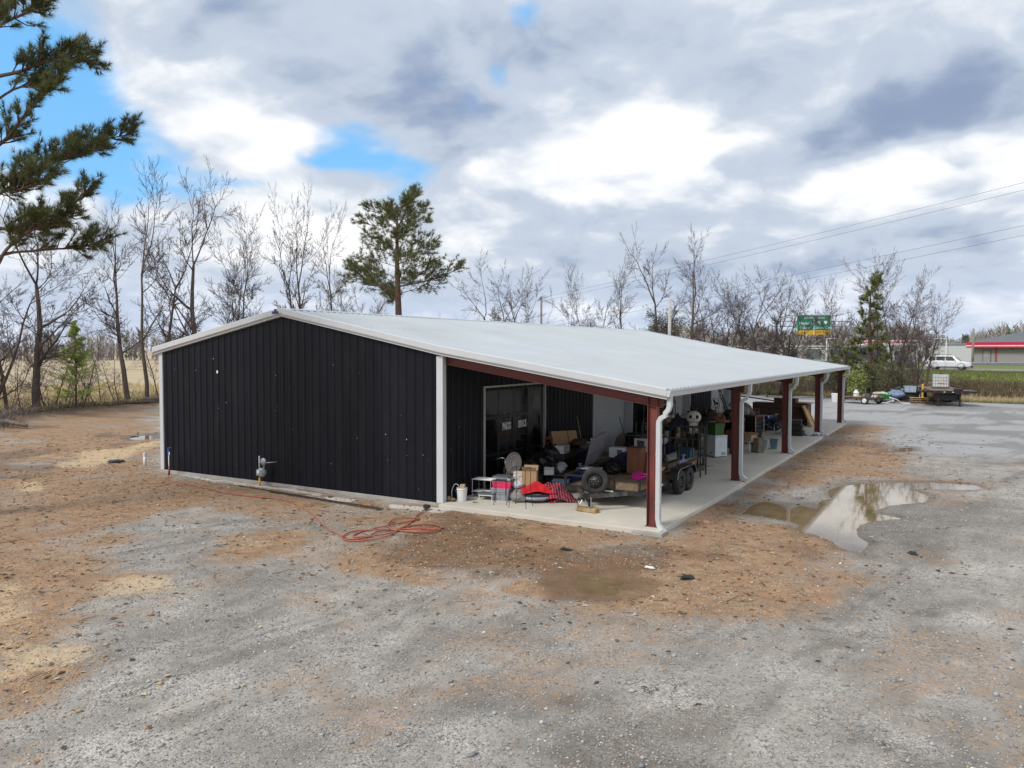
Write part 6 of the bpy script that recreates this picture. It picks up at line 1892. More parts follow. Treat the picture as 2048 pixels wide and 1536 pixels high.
# overhead highway sign
t = thing('highway_sign', 'green overhead highway sign with yellow exit panels on a gantry', 'road sign', (-4.45, 162.2, 0), R(28.5))
M_GRN = mat('sign_green', (.008, .17, .105), .45, var=.06)
M_YS = mat('sign_yellow', (.62, .34, .012), .45, var=.06)
M_SW = mat('sign_white', (.72, .74, .72), .5)
pl = part('sign_panel', MB().b2((-3.58, -.06, 8.65), (-.06, .0, 11.9)), M_GRN, t)
pr_ = part('sign_panel', MB().b2((.06, -.06, 8.65), (3.58, .0, 11.9)), M_GRN, t)
part('divider', MB().b2((-.055, -.07, 7.7), (.055, .01, 11.95)), M_SW, t)
part('border', MB().b2((-3.64, -.065, 8.6), (-3.585, .0, 11.95)).b2((3.585, -.065, 8.6), (3.64, .0, 11.95)), M_SW, t)
yl = part('exit_panel', MB().b2((-3.58, -.06, 7.72), (-.06, .0, 8.63)), M_YS, t)
yr = part('exit_panel', MB().b2((.06, -.06, 7.72), (3.58, .0, 8.63)), M_YS, t)
for (body, x_, z_, sz_, mt, pp) in (('SOUTH', -1.1, 11.3, .6, M_SW, pl), ('Mayfield', -1.8, 10.15, .8, M_SW, pl), ('Fulton', -1.9, 9.2, .8, M_SW, pl), ('NORTH', 1.2, 11.3, .6, M_SW, pr_), ('Calvert City', 1.8, 9.2, .72, M_SW, pr_), ('EXIT ONLY', 1.9, 8.17, .66, M_BLK, yr)):
    text('lettering', body, sz_, mt, pp, (x_, -.068, z_), (R(90), 0, 0), .004)
part('arrow', MB().box((-2.0, -.066, 8.25), (.12, .006, .5)).add([(-2.35, -.067, 8.2), (-1.65, -.067, 8.2), (-2.0, -.067, 7.85)], [(0, 1, 2)]), M_BLK, yl)
part('route_shield', MB().prism([(-.32, .32), (.32, .32), (.36, 0), (0, -.42), (-.36, 0)], (1.2, -.066, 10.35), (1, 0, 0), (0, 0, 1), (0, -1, 0), .008), M_SW, pr_)
part('route_shield', MB().prism([(-.32, .32), (.32, .32), (.36, 0), (0, -.42), (-.36, 0)], (2.5, -.066, 10.35), (1, 0, 0), (0, 0, 1), (0, -1, 0), .008), M_SW, pr_)
gy = MB()
for z_ in (9.5, 10.6):
    gy.cyl((-8, .35, z_), (8.2, .35, z_), .09, n=6).cyl((-8, 1.1, z_), (8.2, 1.1, z_), .09, n=6)
for k in range(17):
    a_ = -8 + k
    gy.cyl((a_, .35, 9.5), (a_ + .5, .35, 10.6), .05, n=5).cyl((a_ + .5, .35, 10.6), (a_ + 1, .35, 9.5), .05, n=5)
part('gantry_truss', gy, M_GALV, t)
for x_ in (-8, 8.2): part('gantry_post', MB().cyl((x_, .7, -.5), (x_, .7, 10.9), .2, n=10), M_GALV, t)


def lamp(label, x_, y_, h, arm, s_=1):
    t = thing('street_lamp', label, 'street lamp', (x_, y_, gz(x_, y_)))
    part('pole', MB().cyl((0, 0, 0), (0, 0, h), .14, .09, 8), M_WHT, t)
    part('arm', MB().tube([(0, 0, h - .1), (s_ * arm * .6, 0, h + .05), (s_ * arm, 0, h)], .07, 6), M_WHT, t)
    part('lamp_head', MB().box((s_ * arm, 0, h - .02), (.75, .34, .16)), M_WHT, t, bevel=.04)


lamp('white lamp post right of the highway sign', 2.75, 131.5, 4.4, 1.3)
lamp('cobra head lamp post above the white warehouse', 21.6, 124.7, 4.2, 1.4, -1)


def upole(label, x_, y_, h, arms, m_):
    t = thing('utility_pole', label, 'utility pole', (x_, y_, gz(x_, y_)))
    part('pole', MB().cyl((0, 0, -.3), (0, 0, h), .17, .12, 8), m_, t, smooth=True)
    for z_ in arms:
        c_ = part('crossarm', MB().box((0, 0, z_), (2.0, .1, .12), (0, 0, .5)), m_, t)
        for k in (-.8, 0, .8): part('insulator', MB().cyl((k * math.cos(.5), k * math.sin(.5), z_ + .06), (k * math.cos(.5), k * math.sin(.5), z_ + .25), .05, .035, 6), M_WHT, c_)
    return t


M_POLE = mat('grey_pole_wood', (.24, .21, .19), .9, var=.2)
upole('grey utility pole beyond the roof left of the bare tree pair', -17.7, 61.9, 10.4, (), M_POLE)
upole('pale utility pole just beyond the far roof edge', 4.3, 42.2, 8.3, (), mat('pale_concrete_pole', (.46, .44, .42), .8))
upole('thin utility pole left of the red fascia store', 25.2, 104.0, 5.3, (), M_POLE)


def wire(label, a_, b_, sag):
    a_, b_ = Vector(a_), Vector(b_)
    pts = []
    for k in range(25):
        s_ = k / 24
        p = a_.lerp(b_, s_)
        p.z -= sag * 4 * s_ * (1 - s_)
        pts.append(p)
    solo('power_line', MB().tube(pts, .010, 4), M_BLK, label, 'power line', group='overhead power lines')


wire('topmost of the four overhead power lines', (42, 36.0, 16.9), (-17.7, 61.9, 10.3), .3)
wire('second highest overhead power line', (42, 36.0, 16.4), (-17.7, 61.9, 9.9), .3)
wire('third overhead power line from the top', (42, 36.0, 14.3), (-17.7, 61.9, 7.3), .35)
wire('lowest of the four overhead power lines', (42, 36.0, 13.6), (-17.7, 61.9, 6.9), .35)

# ------------------------------------------------------------------ trailers and junk at the end of the lot
t = thing('small_trailer', 'small open utility trailer loaded with scrap at the far lot edge', 'trailer', (17.25, 52.6, 0), R(-28))
part('frame', MB().b2((-1.6, -.8, .42), (1.6, -.74, .52)).b2((-1.6, .74, .42), (1.6, .8, .52)).b2((-1.6, -.739, .42), (-1.54, .739, .52)).b2((1.54, -.739, .42), (1.6, .739, .52)), M_BLKMETAL, t)
for k in range(8): part('deck_plank', MB().b2((-1.53, -.73 + k * .183, .50), (1.53, -.73 + k * .183 + .175, .535)), M_PLANK, t)
part('top_rail', MB().tube([(-1.57, -.77, .82), (1.57, -.77, .82), (1.57, .77, .82), (-1.57, .77, .82)], .03, 6, True), M_BLKMETAL, t)
for x_ in (-1.57, -.5, .5, 1.57):
    for y_ in (-.77, .77): part('rail_post', MB().b2((x_ - .02, y_ - .02, .521), (x_ + .02, y_ + .02, .82)), M_BLKMETAL, t)
for s_ in (-1, 1):
    wheel(t, (.9, s_ * .95, .33), .33, .18, 'y', hub=M_WHT, seg=20, lug=False)
wheel(t, (-1.45, -.55, .26), .26, .14, 'y', hub=M_STEEL, seg=18, lug=False)
part('tongue', MB().tube([(-1.55, .5, .46), (-2.7, 0, .46), (-1.55, -.5, .46)], .04, 6), M_BLKMETAL, t)
JX = Matrix.Rotation(R(-28), 3, 'Z')


def onsm(x_, y_, z_): return Vector((17.25, 52.6, 0)) + JX @ Vector((x_, y_, z_))


t = thing('plastic_drum', 'white plastic jug on the small scrap trailer', 'jug', onsm(-.4, -.2, .54))
part('body', MB().lathe([(.001, 0), (.2, 0), (.22, .05), (.22, .38), (.12, .46), (.07, .48), (.07, .54), (.001, .54)], n=16), M_WHT, t, smooth=True)
part('handle', MB().tube([(-.12, 0, .46), (-.1, 0, .58), (.1, 0, .58), (.12, 0, .46)], .02, 6), M_WHT, t)
tote('white bin at the left end of the scrap trailer', tuple(onsm(-2.0, -.6, .0)), (.7, .5, .75), M_WHT, .3, lid=M_WHT)
for i, (a_, b_, c_, r_, m_) in enumerate(((.6, -.1, .54, .25, M_DGREY), (1.1, .2, .54, .3, M_FUR_T), (.1, .3, .54, .22, M_GREYP), (1.35, -.4, .54, .18, M_WHT))):
    bag(['dark lump of scrap on the small trailer', 'tan lump of scrap at the wheel end of the small trailer', 'grey lump of scrap in the middle of the small trailer', 'pale lump of scrap at the corner of the small trailer'][i], tuple(onsm(a_, b_, c_)), (r_, r_, r_ * .6), m_, 90 + i, False, name='scrap_pile')
for k in range(3): solo('scrap_board', MB().box((0, 0, 0), (1.4 + .3 * k, .12, .03), (0, 0, .2 * k)), M_PINE, ['front loose board on the scrap trailer', 'middle loose board on the scrap trailer', 'back loose board on the scrap trailer'][k], 'board', tuple(onsm(.1 + .2 * k, -.45 + .3 * k, .56 + .035 * k)), R(-28))
JB = Vector((20.0, 55.6, 0))
t = thing('wheelbarrow', 'bright green wheelbarrow lying beside the scrap trailer', 'wheelbarrow', (18.75, 54.4, .05), R(-20))
part('tray', MB().taper((0, 0, .28), (.6, .45), (1.15, .85), .38), mat('bright_green_paint', (.02, .30, .06), .45), t, bevel=.03)
part('frame', MB().tube([(-.95, -.28, .5), (.4, -.2, .25), (.75, 0, .2), (.4, .2, .25), (-.95, .28, .5)], .022, 6), M_STEEL, t)
for s_ in (-1, 1): part('leg', MB().tube([(-.25, s_ * .25, .32), (-.3, s_ * .28, 0)], .02, 6), M_STEEL, t)
wheel(t, (.75, 0, .19), .19, .1, 'y', hub=M_WHT, seg=16, lug=False)
solo('white_hose_coil', MB().tube(smooth_path([(0, 0, .03), (.5, .3, .04), (.9, 0, .3), (.6, -.3, .5), (1.2, -.2, .3), (1.6, .2, .04), (2.2, 0, .03)], 6), .045, 6), M_WHT, 'white ribbed hose draped beside the green wheelbarrow', 'hose', (18.6, 53.6, .02), .2)
bag('white tarp bundle heaped behind the scrap trailer', (18.4, 55.6, .02), (.8, .5, .42), mat('pale_tarp', (.45, .43, .38), .7, var=.3), 101, False, name='tarp_bundle')
bag('blue tarp bundle on the junk heap', (19.5, 56.2, .35), (.75, .5, .32), mat('blue_tarp', (.14, .20, .30), .6, var=.3), 102, False, name='tarp_bundle')
bag('black tarp heap at the back of the junk pile', (19.9, 57.0, .02), (1.4, .7, .62), M_BBAG, 103, False, name='tarp_bundle')
tote('pale blue tub on top of the black tarp heap', (20.55, 56.5, .85), (.95, .7, .55), mat('pale_blue_plastic', (.36, .45, .55), .5), .2)
t = thing('wood_pallet', 'wooden pallet stack holding yellow post beside the junk', 'pallet', (21.3, 55.8, .02), .2)
for k in range(3):
    for j in range(5): part('slat', MB().b2((-.7, -.5 + j * .22, .1 + k * .15), (.7, -.5 + j * .22 + .13, .13 + k * .15)), M_PINE, t)
    for s_ in (-1, 0, 1): part('stringer', MB().b2((s_ * .6 - .04, -.5, .0 + k * .15), (s_ * .6 + .04, .5, .098 + k * .15)), M_PLANK, t)
solo('yellow_post', MB().b2((-.07, -.07, 0), (.07, .07, 1.15)).b2((-.16, -.16, 0), (.16, .16, .04)), M_YEL, 'short yellow post standing on the pallet stack', 'post', (21.55, 55.4, .45))
for i, (bx, by, L, a_) in enumerate(((20.6, 54.9, 2.2, .3), (21.2, 54.3, 1.7, -.1), (20.2, 54.4, 1.5, .6), (22.4, 56.6, 1.9, .05))):
    solo('junk_plank', MB().box((0, 0, .05), (L, .16, .05)), [M_PLANK, M_WOODD, M_PLANK, M_PINE][i], ['longest grey plank on the ground before the pallets', 'dark plank on the ground right of the pallets', 'short grey plank beside the green wheelbarrow', 'pale plank between the pallets and the flatbed'][i], 'plank', (bx, by, gz(bx, by) + .03 + .05 * i), a_)

fb = thing('flatbed_trailer', 'black flatbed gooseneck trailer parked at the far lot edge', 'trailer', (23.6, 52.3, 0), R(11))
HW = 1.32
part('frame', MB().b2((-.55, 0, .95), (-.4, 9.5, 1.2)).b2((.4, 0, .95), (.55, 9.5, 1.2)).b2((-HW, -.05, 1.02), (HW, .1, 1.24)).b2((-HW, .101, 1.08), (-HW + .08, 9.5, 1.24)).b2((HW - .08, .101, 1.08), (HW, 9.5, 1.24)), M_BLKMETAL, fb)
for k in range(12): part('deck_plank', MB().b2((-HW + .09 + k * .205, .11, 1.20), (-HW + .09 + k * .205 + .195, 9.4, 1.245)), M_PLANK, fb)
part('side_wing', MB().b2((HW + .002, -.05, 1.08), (HW + .62, 2.6, 1.22)), M_BLKMETAL, fb)
part('side_wing', MB().b2((-HW - .62, -.05, 1.08), (-HW - .002, 2.6, 1.22)), M_BLKMETAL, fb)
for s_ in (-1, 1):
    part('landing_leg', MB().b2((s_ * .75 - .06, .3, .04), (s_ * .75 + .06, .42, 1.0)).b2((s_ * .75 - .13, .24, .01), (s_ * .75 + .13, .48, .04)), M_BLKMETAL, fb)
    for y_ in (6.2, 7.2):
        wheel(fb, (s_ * 1.12, y_, .42), .42, .24, 'x', hub=M_WHT, seg=20, lug=False)
        wheel(fb, (s_ * .84, y_, .42), .42, .24, 'x', hub=M_WHT, seg=20, lug=False)
part('toolbox', MB().b2((-.8, .5, .45), (.8, 2.2, .93)), M_BLKMETAL, fb, bevel=.02)
part('winch_box', MB().b2((.3, .0, 1.245), (.9, .5, 1.42)), M_BLK, fb, bevel=.02)
for k in range(4): part('marker_lamp', MB().box((-1.0 + .6 * k, -.06, 1.13), (.1, .02, .06)), MATS['red_lens'] if k in (0, 3) else M_WHT, fb)
for y_ in (.3, 1.9): part('stake', MB().b2((-HW - .64, y_, 1.1), (-HW - .60, y_ + .05, 1.55)), M_STEEL, fb)
ib = thing('bulk_liquid_tote', 'white bulk liquid tote in a wire cage on the flatbed', 'liquid tote', Vector((23.6, 52.3, 1.246)) + Matrix.Rotation(R(11), 3, 'Z') @ Vector((-.15, 3.2, 0)), R(4))
part('tank', MB().b2((-.56, -.48, .14), (.56, .48, 1.16)), mat('milky_tank', (.62, .61, .56), .5, var=.1), ib, bevel=.06)
cg = MB()
for k in range(7):
    a_ = -.6 + k * .2
    for s_ in (-1, 1): cg.cyl((a_, s_ * .52, .12), (a_, s_ * .52, 1.18), .012, n=5)
for k in range(6):
    a_ = -.5 + k * .2
    for s_ in (-1, 1): cg.cyl((s_ * .6, a_, .12), (s_ * .6, a_, 1.18), .012, n=5)
for z_ in (.2, .45, .7, .95, 1.18): cg.tube([(-.6, -.52, z_), (.6, -.52, z_), (.6, .52, z_), (-.6, .52, z_)], .013, 5, True)
part('cage', cg, M_GALV, ib)
part('pallet_base', MB().b2((-.6, -.52, 0), (.6, .52, .12)), M_DGREY, ib)
part('cap', MB().cyl((0, 0, 1.16), (0, 0, 1.22), .11, n=12), M_BLK, ib)
part('red_label', MB().box((.05, -.486, .45), (.5, .006, .08), (0, .1, 0)), MATS['red_lens'], ib)

# ================================================================== TREES AND BRUSH
M_BARK = mat('grey_brown_bark', (.105, .078, .066), .95, var=.35, scale=5, stretch=(3, 3, .6), bump=.5, bscale=12)
M_TWIG = mat('purple_brown_twig', (.115, .09, .085), .95, var=.3)
M_BARKP = mat('pine_bark', (.12, .072, .05), .95, var=.4, scale=6, stretch=(3, 3, .8), bump=.6, bscale=12)
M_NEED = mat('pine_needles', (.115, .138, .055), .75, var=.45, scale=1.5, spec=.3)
M_NEED2 = mat('pine_needles_sunlit_tone', (.21, .22, .085), .75, var=.4, scale=1.5, spec=.3)  # paler needle copy, sunlit look put into its colour, mixed at random
M_LIME = mat('spring_green_leaf', (.34, .42, .085), .8, var=.35, scale=1.5)
M_OLIVE = mat('olive_leaf', (.115, .125, .036), .8, var=.5, scale=1.2)
M_IVY = mat('dark_ivy_leaf', (.042, .048, .02), .8, var=.5, scale=1.2)
M_DRY = mat('dry_grass_blade', (.48, .385, .23), .9, var=.35, scale=.6, obj=False)
M_GRASS = mat('green_grass_blade', (.14, .16, .045), .9, var=.35, scale=.6, obj=False)


class Tw:
    """fast tube / triangle collector"""
    def __init__(s): s.v, s.f, s.n = [], [], 0

    def tube(s, pts, rr, k=3):
        base = s.n
        m_ = len(pts)
        for i in range(m_):
            a, b_ = pts[max(i - 1, 0)], pts[min(i + 1, m_ - 1)]
            tx, ty, tz = b_[0] - a[0], b_[1] - a[1], b_[2] - a[2]
            if abs(tz) > abs(tx) + abs(ty): ux, uy, uz = tz, 0., -tx
            else: ux, uy, uz = -ty, tx, 0.
            l_ = math.sqrt(ux * ux + uy * uy + uz * uz) or 1.
            ux, uy, uz = ux / l_, uy / l_, uz / l_
            wx_, wy_, wz_ = ty * uz - tz * uy, tz * ux - tx * uz, tx * uy - ty * ux
            l_ = math.sqrt(wx_ * wx_ + wy_ * wy_ + wz_ * wz_) or 1.
            wx_, wy_, wz_ = wx_ / l_, wy_ / l_, wz_ / l_
            for j in range(k):
                c_, q_ = math.cos(6.2832 * j / k) * rr[i], math.sin(6.2832 * j / k) * rr[i]
                s.v.append((pts[i][0] + ux * c_ + wx_ * q_, pts[i][1] + uy * c_ + wy_ * q_, pts[i][2] + uz * c_ + wz_ * q_))
        for i in range(m_ - 1):
            for j in range(k):
                j2 = (j + 1) % k
                s.f.append((base + i * k + j, base + i * k + j2, base + i * k + k + j2, base + i * k + k + j))
        s.n += m_ * k

    def tri(s, a, b_, c_):
        s.v += [a, b_, c_]
        s.f.append((s.n, s.n + 1, s.n + 2))
        s.n += 3

    def mesh(s, name, mats, mi=None):
        me = bpy.data.meshes.new(name)
        me.from_pydata(s.v, [], s.f)
        for m_ in (mats if isinstance(mats, list) else [mats]): me.materials.append(m_)
        if mi: me.polygons.foreach_set('material_index', mi)
        me.update()
        return me


def rdir(d_, ang, rnd):
    v = Vector((rnd.gauss(0, 1), rnd.gauss(0, 1), rnd.gauss(0, 1)))
    v = v - d_ * v.dot(d_)
    if v.length < 1e-4: v = d_.orthogonal()
    v.normalize()
    return (d_ * math.cos(ang) + v * math.sin(ang)).normalized()


def bare_tree(seed, H=10., spread=.5, fork=.3, stems=1, r0=.17, up=.25, twigs=1.0, lean=.08, levels=4):
    """leafless tree of height about H: (trunk mesh, crown mesh)"""
    rnd = random.Random(seed)
    T, Cn = Tw(), Tw()

    def branch(p, d_, L, r_, lv):
        n = 6 if lv < 2 else (5 if lv == 2 else 4)
        pts, rr, dirs = [tuple(p)], [r_], [d_.copy()]
        cur = p.copy()
        for i in range(n):
            k = .10 if lv == 0 else .17
            d_ = rdir(d_, rnd.uniform(0, k * 1.5), rnd)
            d_ = (d_ + Vector((0, 0, up * (.5 if lv == 0 else .20)))).normalized()
            cur = cur + d_ * (L / n)
            pts.append(tuple(cur))
            rr.append(max(r_ * (1 - .62 * (i + 1) / n), .0055))
            dirs.append(d_.copy())
        (T if lv <= 1 else Cn).tube(pts, rr, 6 if lv == 0 else (4 if lv == 1 else 3))
        if lv >= levels: return
        for _ in range(2):      # the tip goes on as a fork
            branch(cur, rdir(d_, rnd.uniform(.15, .5), rnd), L * rnd.uniform(.38, .55), max(rr[-1] * rnd.uniform(.7, .95), .0055), lv + 1)
        nb = {0: 7, 1: 6, 2: 5, 3: 4}.get(lv, 3)
        nb = int(round(nb * (twigs if lv >= 2 else 1) * rnd.uniform(.8, 1.25)))
        for _ in range(nb):
            f_ = rnd.uniform(fork if lv == 0 else .18, 1.0)
            i = min(int(f_ * n), n - 1)
            a = f_ * n - i
            q_ = Vector(pts[i]).lerp(Vector(pts[i + 1]), a)
            rad = (rr[i] * (1 - a) + rr[i + 1] * a)
            ang = rnd.uniform(.45, .95) * (1 + spread * .35) if lv < 2 else rnd.uniform(.4, 1.0)
            nl = L * rnd.uniform(.36, .58) * (1 if lv else (.6 + .45 * spread)) * (1 - .45 * f_)
            branch(q_, rdir(dirs[i], ang, rnd), nl, max(rad * rnd.uniform(.42, .66), .0068), lv + 1)

    for k in range(stems):
        a = rnd.uniform(0, 6.28)
        off = Vector((math.cos(a), math.sin(a), 0)) * (.0 if stems == 1 else rnd.uniform(.1, .35))
        d_ = Vector((math.cos(a) * (lean + .26 * (stems > 1) * rnd.uniform(.4, 1.2)), math.sin(a) * (lean + .26 * (stems > 1) * rnd.uniform(.4, 1.2)), 1)).normalized()
        branch(off, d_, H * rnd.uniform(.5, .62), r0 * (1 if stems == 1 else rnd.uniform(.6, .9)), 0)
    zs = max([v[2] for v in Cn.v] + [v[2] for v in T.v]) / 10.
    for q_ in (T, Cn): q_.v = [(a / zs, b_ / zs, c_ / zs) for (a, b_, c_) in q_.v]
    return T.mesh('trunk', M_BARK), Cn.mesh('crown', M_TWIG)


PROTO = {
    'slim': bare_tree(11, 10, .25, .25, 1, .10, .30, .95),
    'slim2': bare_tree(12, 10, .35, .28, 1, .095, .26, .95, .12),
    'fork': bare_tree(23, 10, .7, .22, 1, .14, .22, .9, .06),
    'broad': bare_tree(34, 10, .9, .12, 1, .12, .22, 1.4, .03),
    'multi': bare_tree(45, 10, .5, .15, 3, .11, .26, 1.0),
    'multi2': bare_tree(56, 10, .6, .14, 4, .13, .24, 1.0),
    'sapling': bare_tree(67, 10, .3, .2, 2, .07, .2, .9, .1, 3),
    'fork2': bare_tree(29, 10, .6, .35, 1, .125, .24, .9, .1),
}


GL, GR = 'bare trees along the left field edge', 'bare trees beyond the far lot'


def plant_bare(label, kind, x_, y_, H, rz, sx=1., group='bare trees along the field edge', name='bare_tree', rot=(0, 0)):
    t = thing(name, label, 'tree', (x_, y_, gz(x_, y_) - .12), 0, group, (rot[0], rot[1], rz))
    H, sx = H * 1.04, sx * 1.2
    t.scale = (H / 10 * sx, H / 10 * sx, H / 10)
    link('trunk', PROTO[kind][0], t)
    link('crown', PROTO[kind][1], t)
    return t


GL, GR = 'bare trees along the left field edge', 'bare trees beyond the far lot'
BT = [
    ('thick forked bare tree at the far left beside the brush', 'fork', -28.9, 11.4, 15.5, .4, 1.05, GL),
    ('thin bare tree left of the thick forked tree', 'slim2', -29.7, 10.0, 12.0, 1.9, 1.0, GL),
    ('bare tree at the left picture edge', 'multi', -28.6, 7.8, 12.5, 2.2, 1.1, GL),
    ('leaning bare tree between the lime conifer and the building', 'fork2', -31.2, 19.6, 16.0, .9, .9, GL),
    ('first tall slim bare tree left of the building roof', 'slim', -29.8, 20.2, 18.0, 2.5, .85, GL),
    ('second tall slim bare tree left of the building roof', 'slim2', -31.0, 22.2, 17.5, 4.0, .8, GL),
    ('tallest forked bare tree over the left eave', 'fork', -29.6, 24.6, 19.8, 3.3, .8, GL),
    ('bare tree with many stems above the left roof slope', 'multi', -30.2, 28.6, 15.5, .5, .75, GL),
    ('slim bare tree above the left roof slope', 'slim', -28.0, 28.6, 15.8, 1.1, .7, GL),
    ('slim bare tree just right of the ridge emblem', 'slim2', -25.4, 31.9, 18.6, .2, .7, GL),
    ('curving bare tree right of the ridge emblem', 'fork2', -23.3, 31.2, 18.0, 2.0, .65, GL),
    ('bare tree midway between ridge emblem and big pine', 'slim', -24.8, 34.6, 17.2, 3.6, .75, GL),
    ('low bare tree left of the middle pine', 'multi', -22.4, 36.5, 12.5, 2.8, .8, GL),
    ('thin bare sapling left of the middle pine trunk', 'slim2', -21.4, 37.4, 11.0, .7, .8, GL),
    ('bare saplings right of the middle pine', 'sapling', -18.6, 43.8, 8.5, 1.2, 1.0, GL),
    ('symmetrical rounded bare tree beyond the roof centre', 'multi2', -15.4, 49.0, 14.0, 2.6, .95, GR),
    ('thin bare tree beside the grey utility pole', 'sapling', -12.6, 57.5, 10.0, 2.4, 1.0, GR),
    ('tall narrow twin bare tree right of the grey utility pole', 'multi', -8.8, 55.4, 14.5, 1.5, .62, GR),
    ('crooked bare tree left of the ivy covered tree', 'fork2', -4.9, 56.2, 12.6, .3, 1.0, GR),
    ('tall forked bare tree rising behind the ivy covered tree', 'fork', -2.2, 57.0, 16.4, 5.2, .8, GR),
    ('tall bare tree right of the ivy covered tree', 'fork2', 1.0, 56.0, 16.2, 3.5, .9, GR),
    ('many stemmed bare tree right of the pale utility pole', 'multi2', 3.0, 59.2, 12.0, 2.1, 1.0, GR),
    ('broad bare tree left of the highway sign', 'multi2', 6.8, 60.0, 12.8, .2, 1.0, GR),
    ('upright bare tree just left of the highway sign', 'multi', 8.4, 62.0, 12.2, 4.4, 1.0, GR),
    ('bare tree whose branches cross the highway sign', 'fork2', 10.4, 59.8, 11.8, 1.2, .95, GR),
    ('slender bare tree left of the right evergreen', 'multi', 14.3, 64.0, 12.8, .9, .75, GR),
    ('bare tree behind the right evergreen', 'slim', 16.6, 66.8, 13.0, 2.9, 1.0, GR),
    ('bare tree right of the right evergreen', 'multi', 18.6, 66.6, 12.8, 5.5, .9, GR),
    ('thick stemmed spreading bare tree beside the flatbed', 'multi2', 21.2, 60.2, 10.2, 3.9, .95, GR),
    ('smaller bare tree just behind the spreading tree', 'multi', 20.0, 64.8, 9.0, 1.0, .9, GR),
]
for (lb, kd_, x_, y_, H, rz, sx, gr) in BT: plant_bare(lb, kd_, x_, y_, H, rz, sx, gr)
SAP = [(-29.6, 12.6, 7.5), (-30.4, 14.0, 6.0), (-31.2, 15.4, 5.0), (-30.6, 17.0, 7.0), (-30.2, 18.2, 6.0), (-27.4, 9.8, 6.0), (-26.0, 8.0, 5.0), (-29.4, 21.2, 7.5), (-30.4, 13.2, 4.0), (-30.8, 16.2, 4.5)]
SL = ['nearest the thick forked tree', 'one step right of the thick forked tree', 'just left of the lime conifer', 'just right of the lime conifer', 'two steps right of the lime conifer', 'in front of the thick forked tree', 'at the bend of the brush line near the pale log', 'closest to the building corner', 'shortest one left of the lime conifer', 'half hidden by the lime conifer']
for i, (x_, y_, H) in enumerate(SAP): plant_bare('thin leafless sapling ' + SL[i], 'sapling', x_, y_, H, i * 1.3, 1.1, 'saplings in the left brush line', 'sapling')


# ------------------------------------------------------------------ pines
def tuft(C_, p, d_, L, n, rnd, wdt, mi, mat_i):
    for _ in range(n):
        q_ = rdir(d_, abs(rnd.gauss(0, .75)), rnd)
        l_ = L * rnd.uniform(.75, 1.15)
        e = p + q_ * l_
        s_ = q_.orthogonal()
        s_.rotate(Matrix.Rotation(rnd.uniform(0, 6.28), 3, q_)) if False else None
        s_ = rdir(q_, 1.57, rnd) * wdt
        C_.tri(tuple(p - s_), tuple(p + s_), tuple(e))
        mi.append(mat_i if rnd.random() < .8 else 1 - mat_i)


def limb(Tk, Nd, mi, pts, r_, rnd, needleL, wdt, dens, nsub, subL, start=.35, tn=16):
    """a limb through points with side shoots and needle tufts"""
    P_ = smooth_path(pts, 5)
    m_ = len(P_)
    Tk.tube([tuple(p) for p in P_], [max(r_ * (1 - .8 * i / m_), .012) for i in range(m_)], 5)
    for k in range(nsub):
        f_ = rnd.uniform(start, 1.)
        i = min(int(f_ * (m_ - 1)), m_ - 2)
        p, d_ = P_[i], (P_[i + 1] - P_[i]).normalized()
        sd_ = rdir(d_, rnd.uniform(.35, 1.0), rnd)
        sd_ = (sd_ + Vector((0, 0, rnd.uniform(-.05, .55)))).normalized()
        L_ = subL * rnd.uniform(.5, 1.2) * (1.15 - .5 * f_)
        e = [p, p + sd_ * L_ * .5 + Vector((0, 0, rnd.uniform(-.05, .05))), p + sd_ * L_ + Vector((0, 0, .12 * L_))]
        Tk.tube([tuple(q_) for q_ in e], [.016 + r_ * .12, .012 + r_ * .06, .007], 3)
        for j in range(dens):
            s_ = rnd.uniform(.35, 1.0)
            q_ = e[0].lerp(e[2], s_)
            dd = (sd_ + Vector((rnd.gauss(0, .4), rnd.gauss(0, .4), rnd.uniform(0, .5)))).normalized()
            sl = rnd.uniform(.05, .3) * subL
            q2 = q_ + dd * sl
            Tk.tube([tuple(q_), tuple(q2)], [.007, .005], 3)
            tuft(Nd, q2, dd, needleL, tn, rnd, wdt, mi, 0 if rnd.random() < .7 else 1)


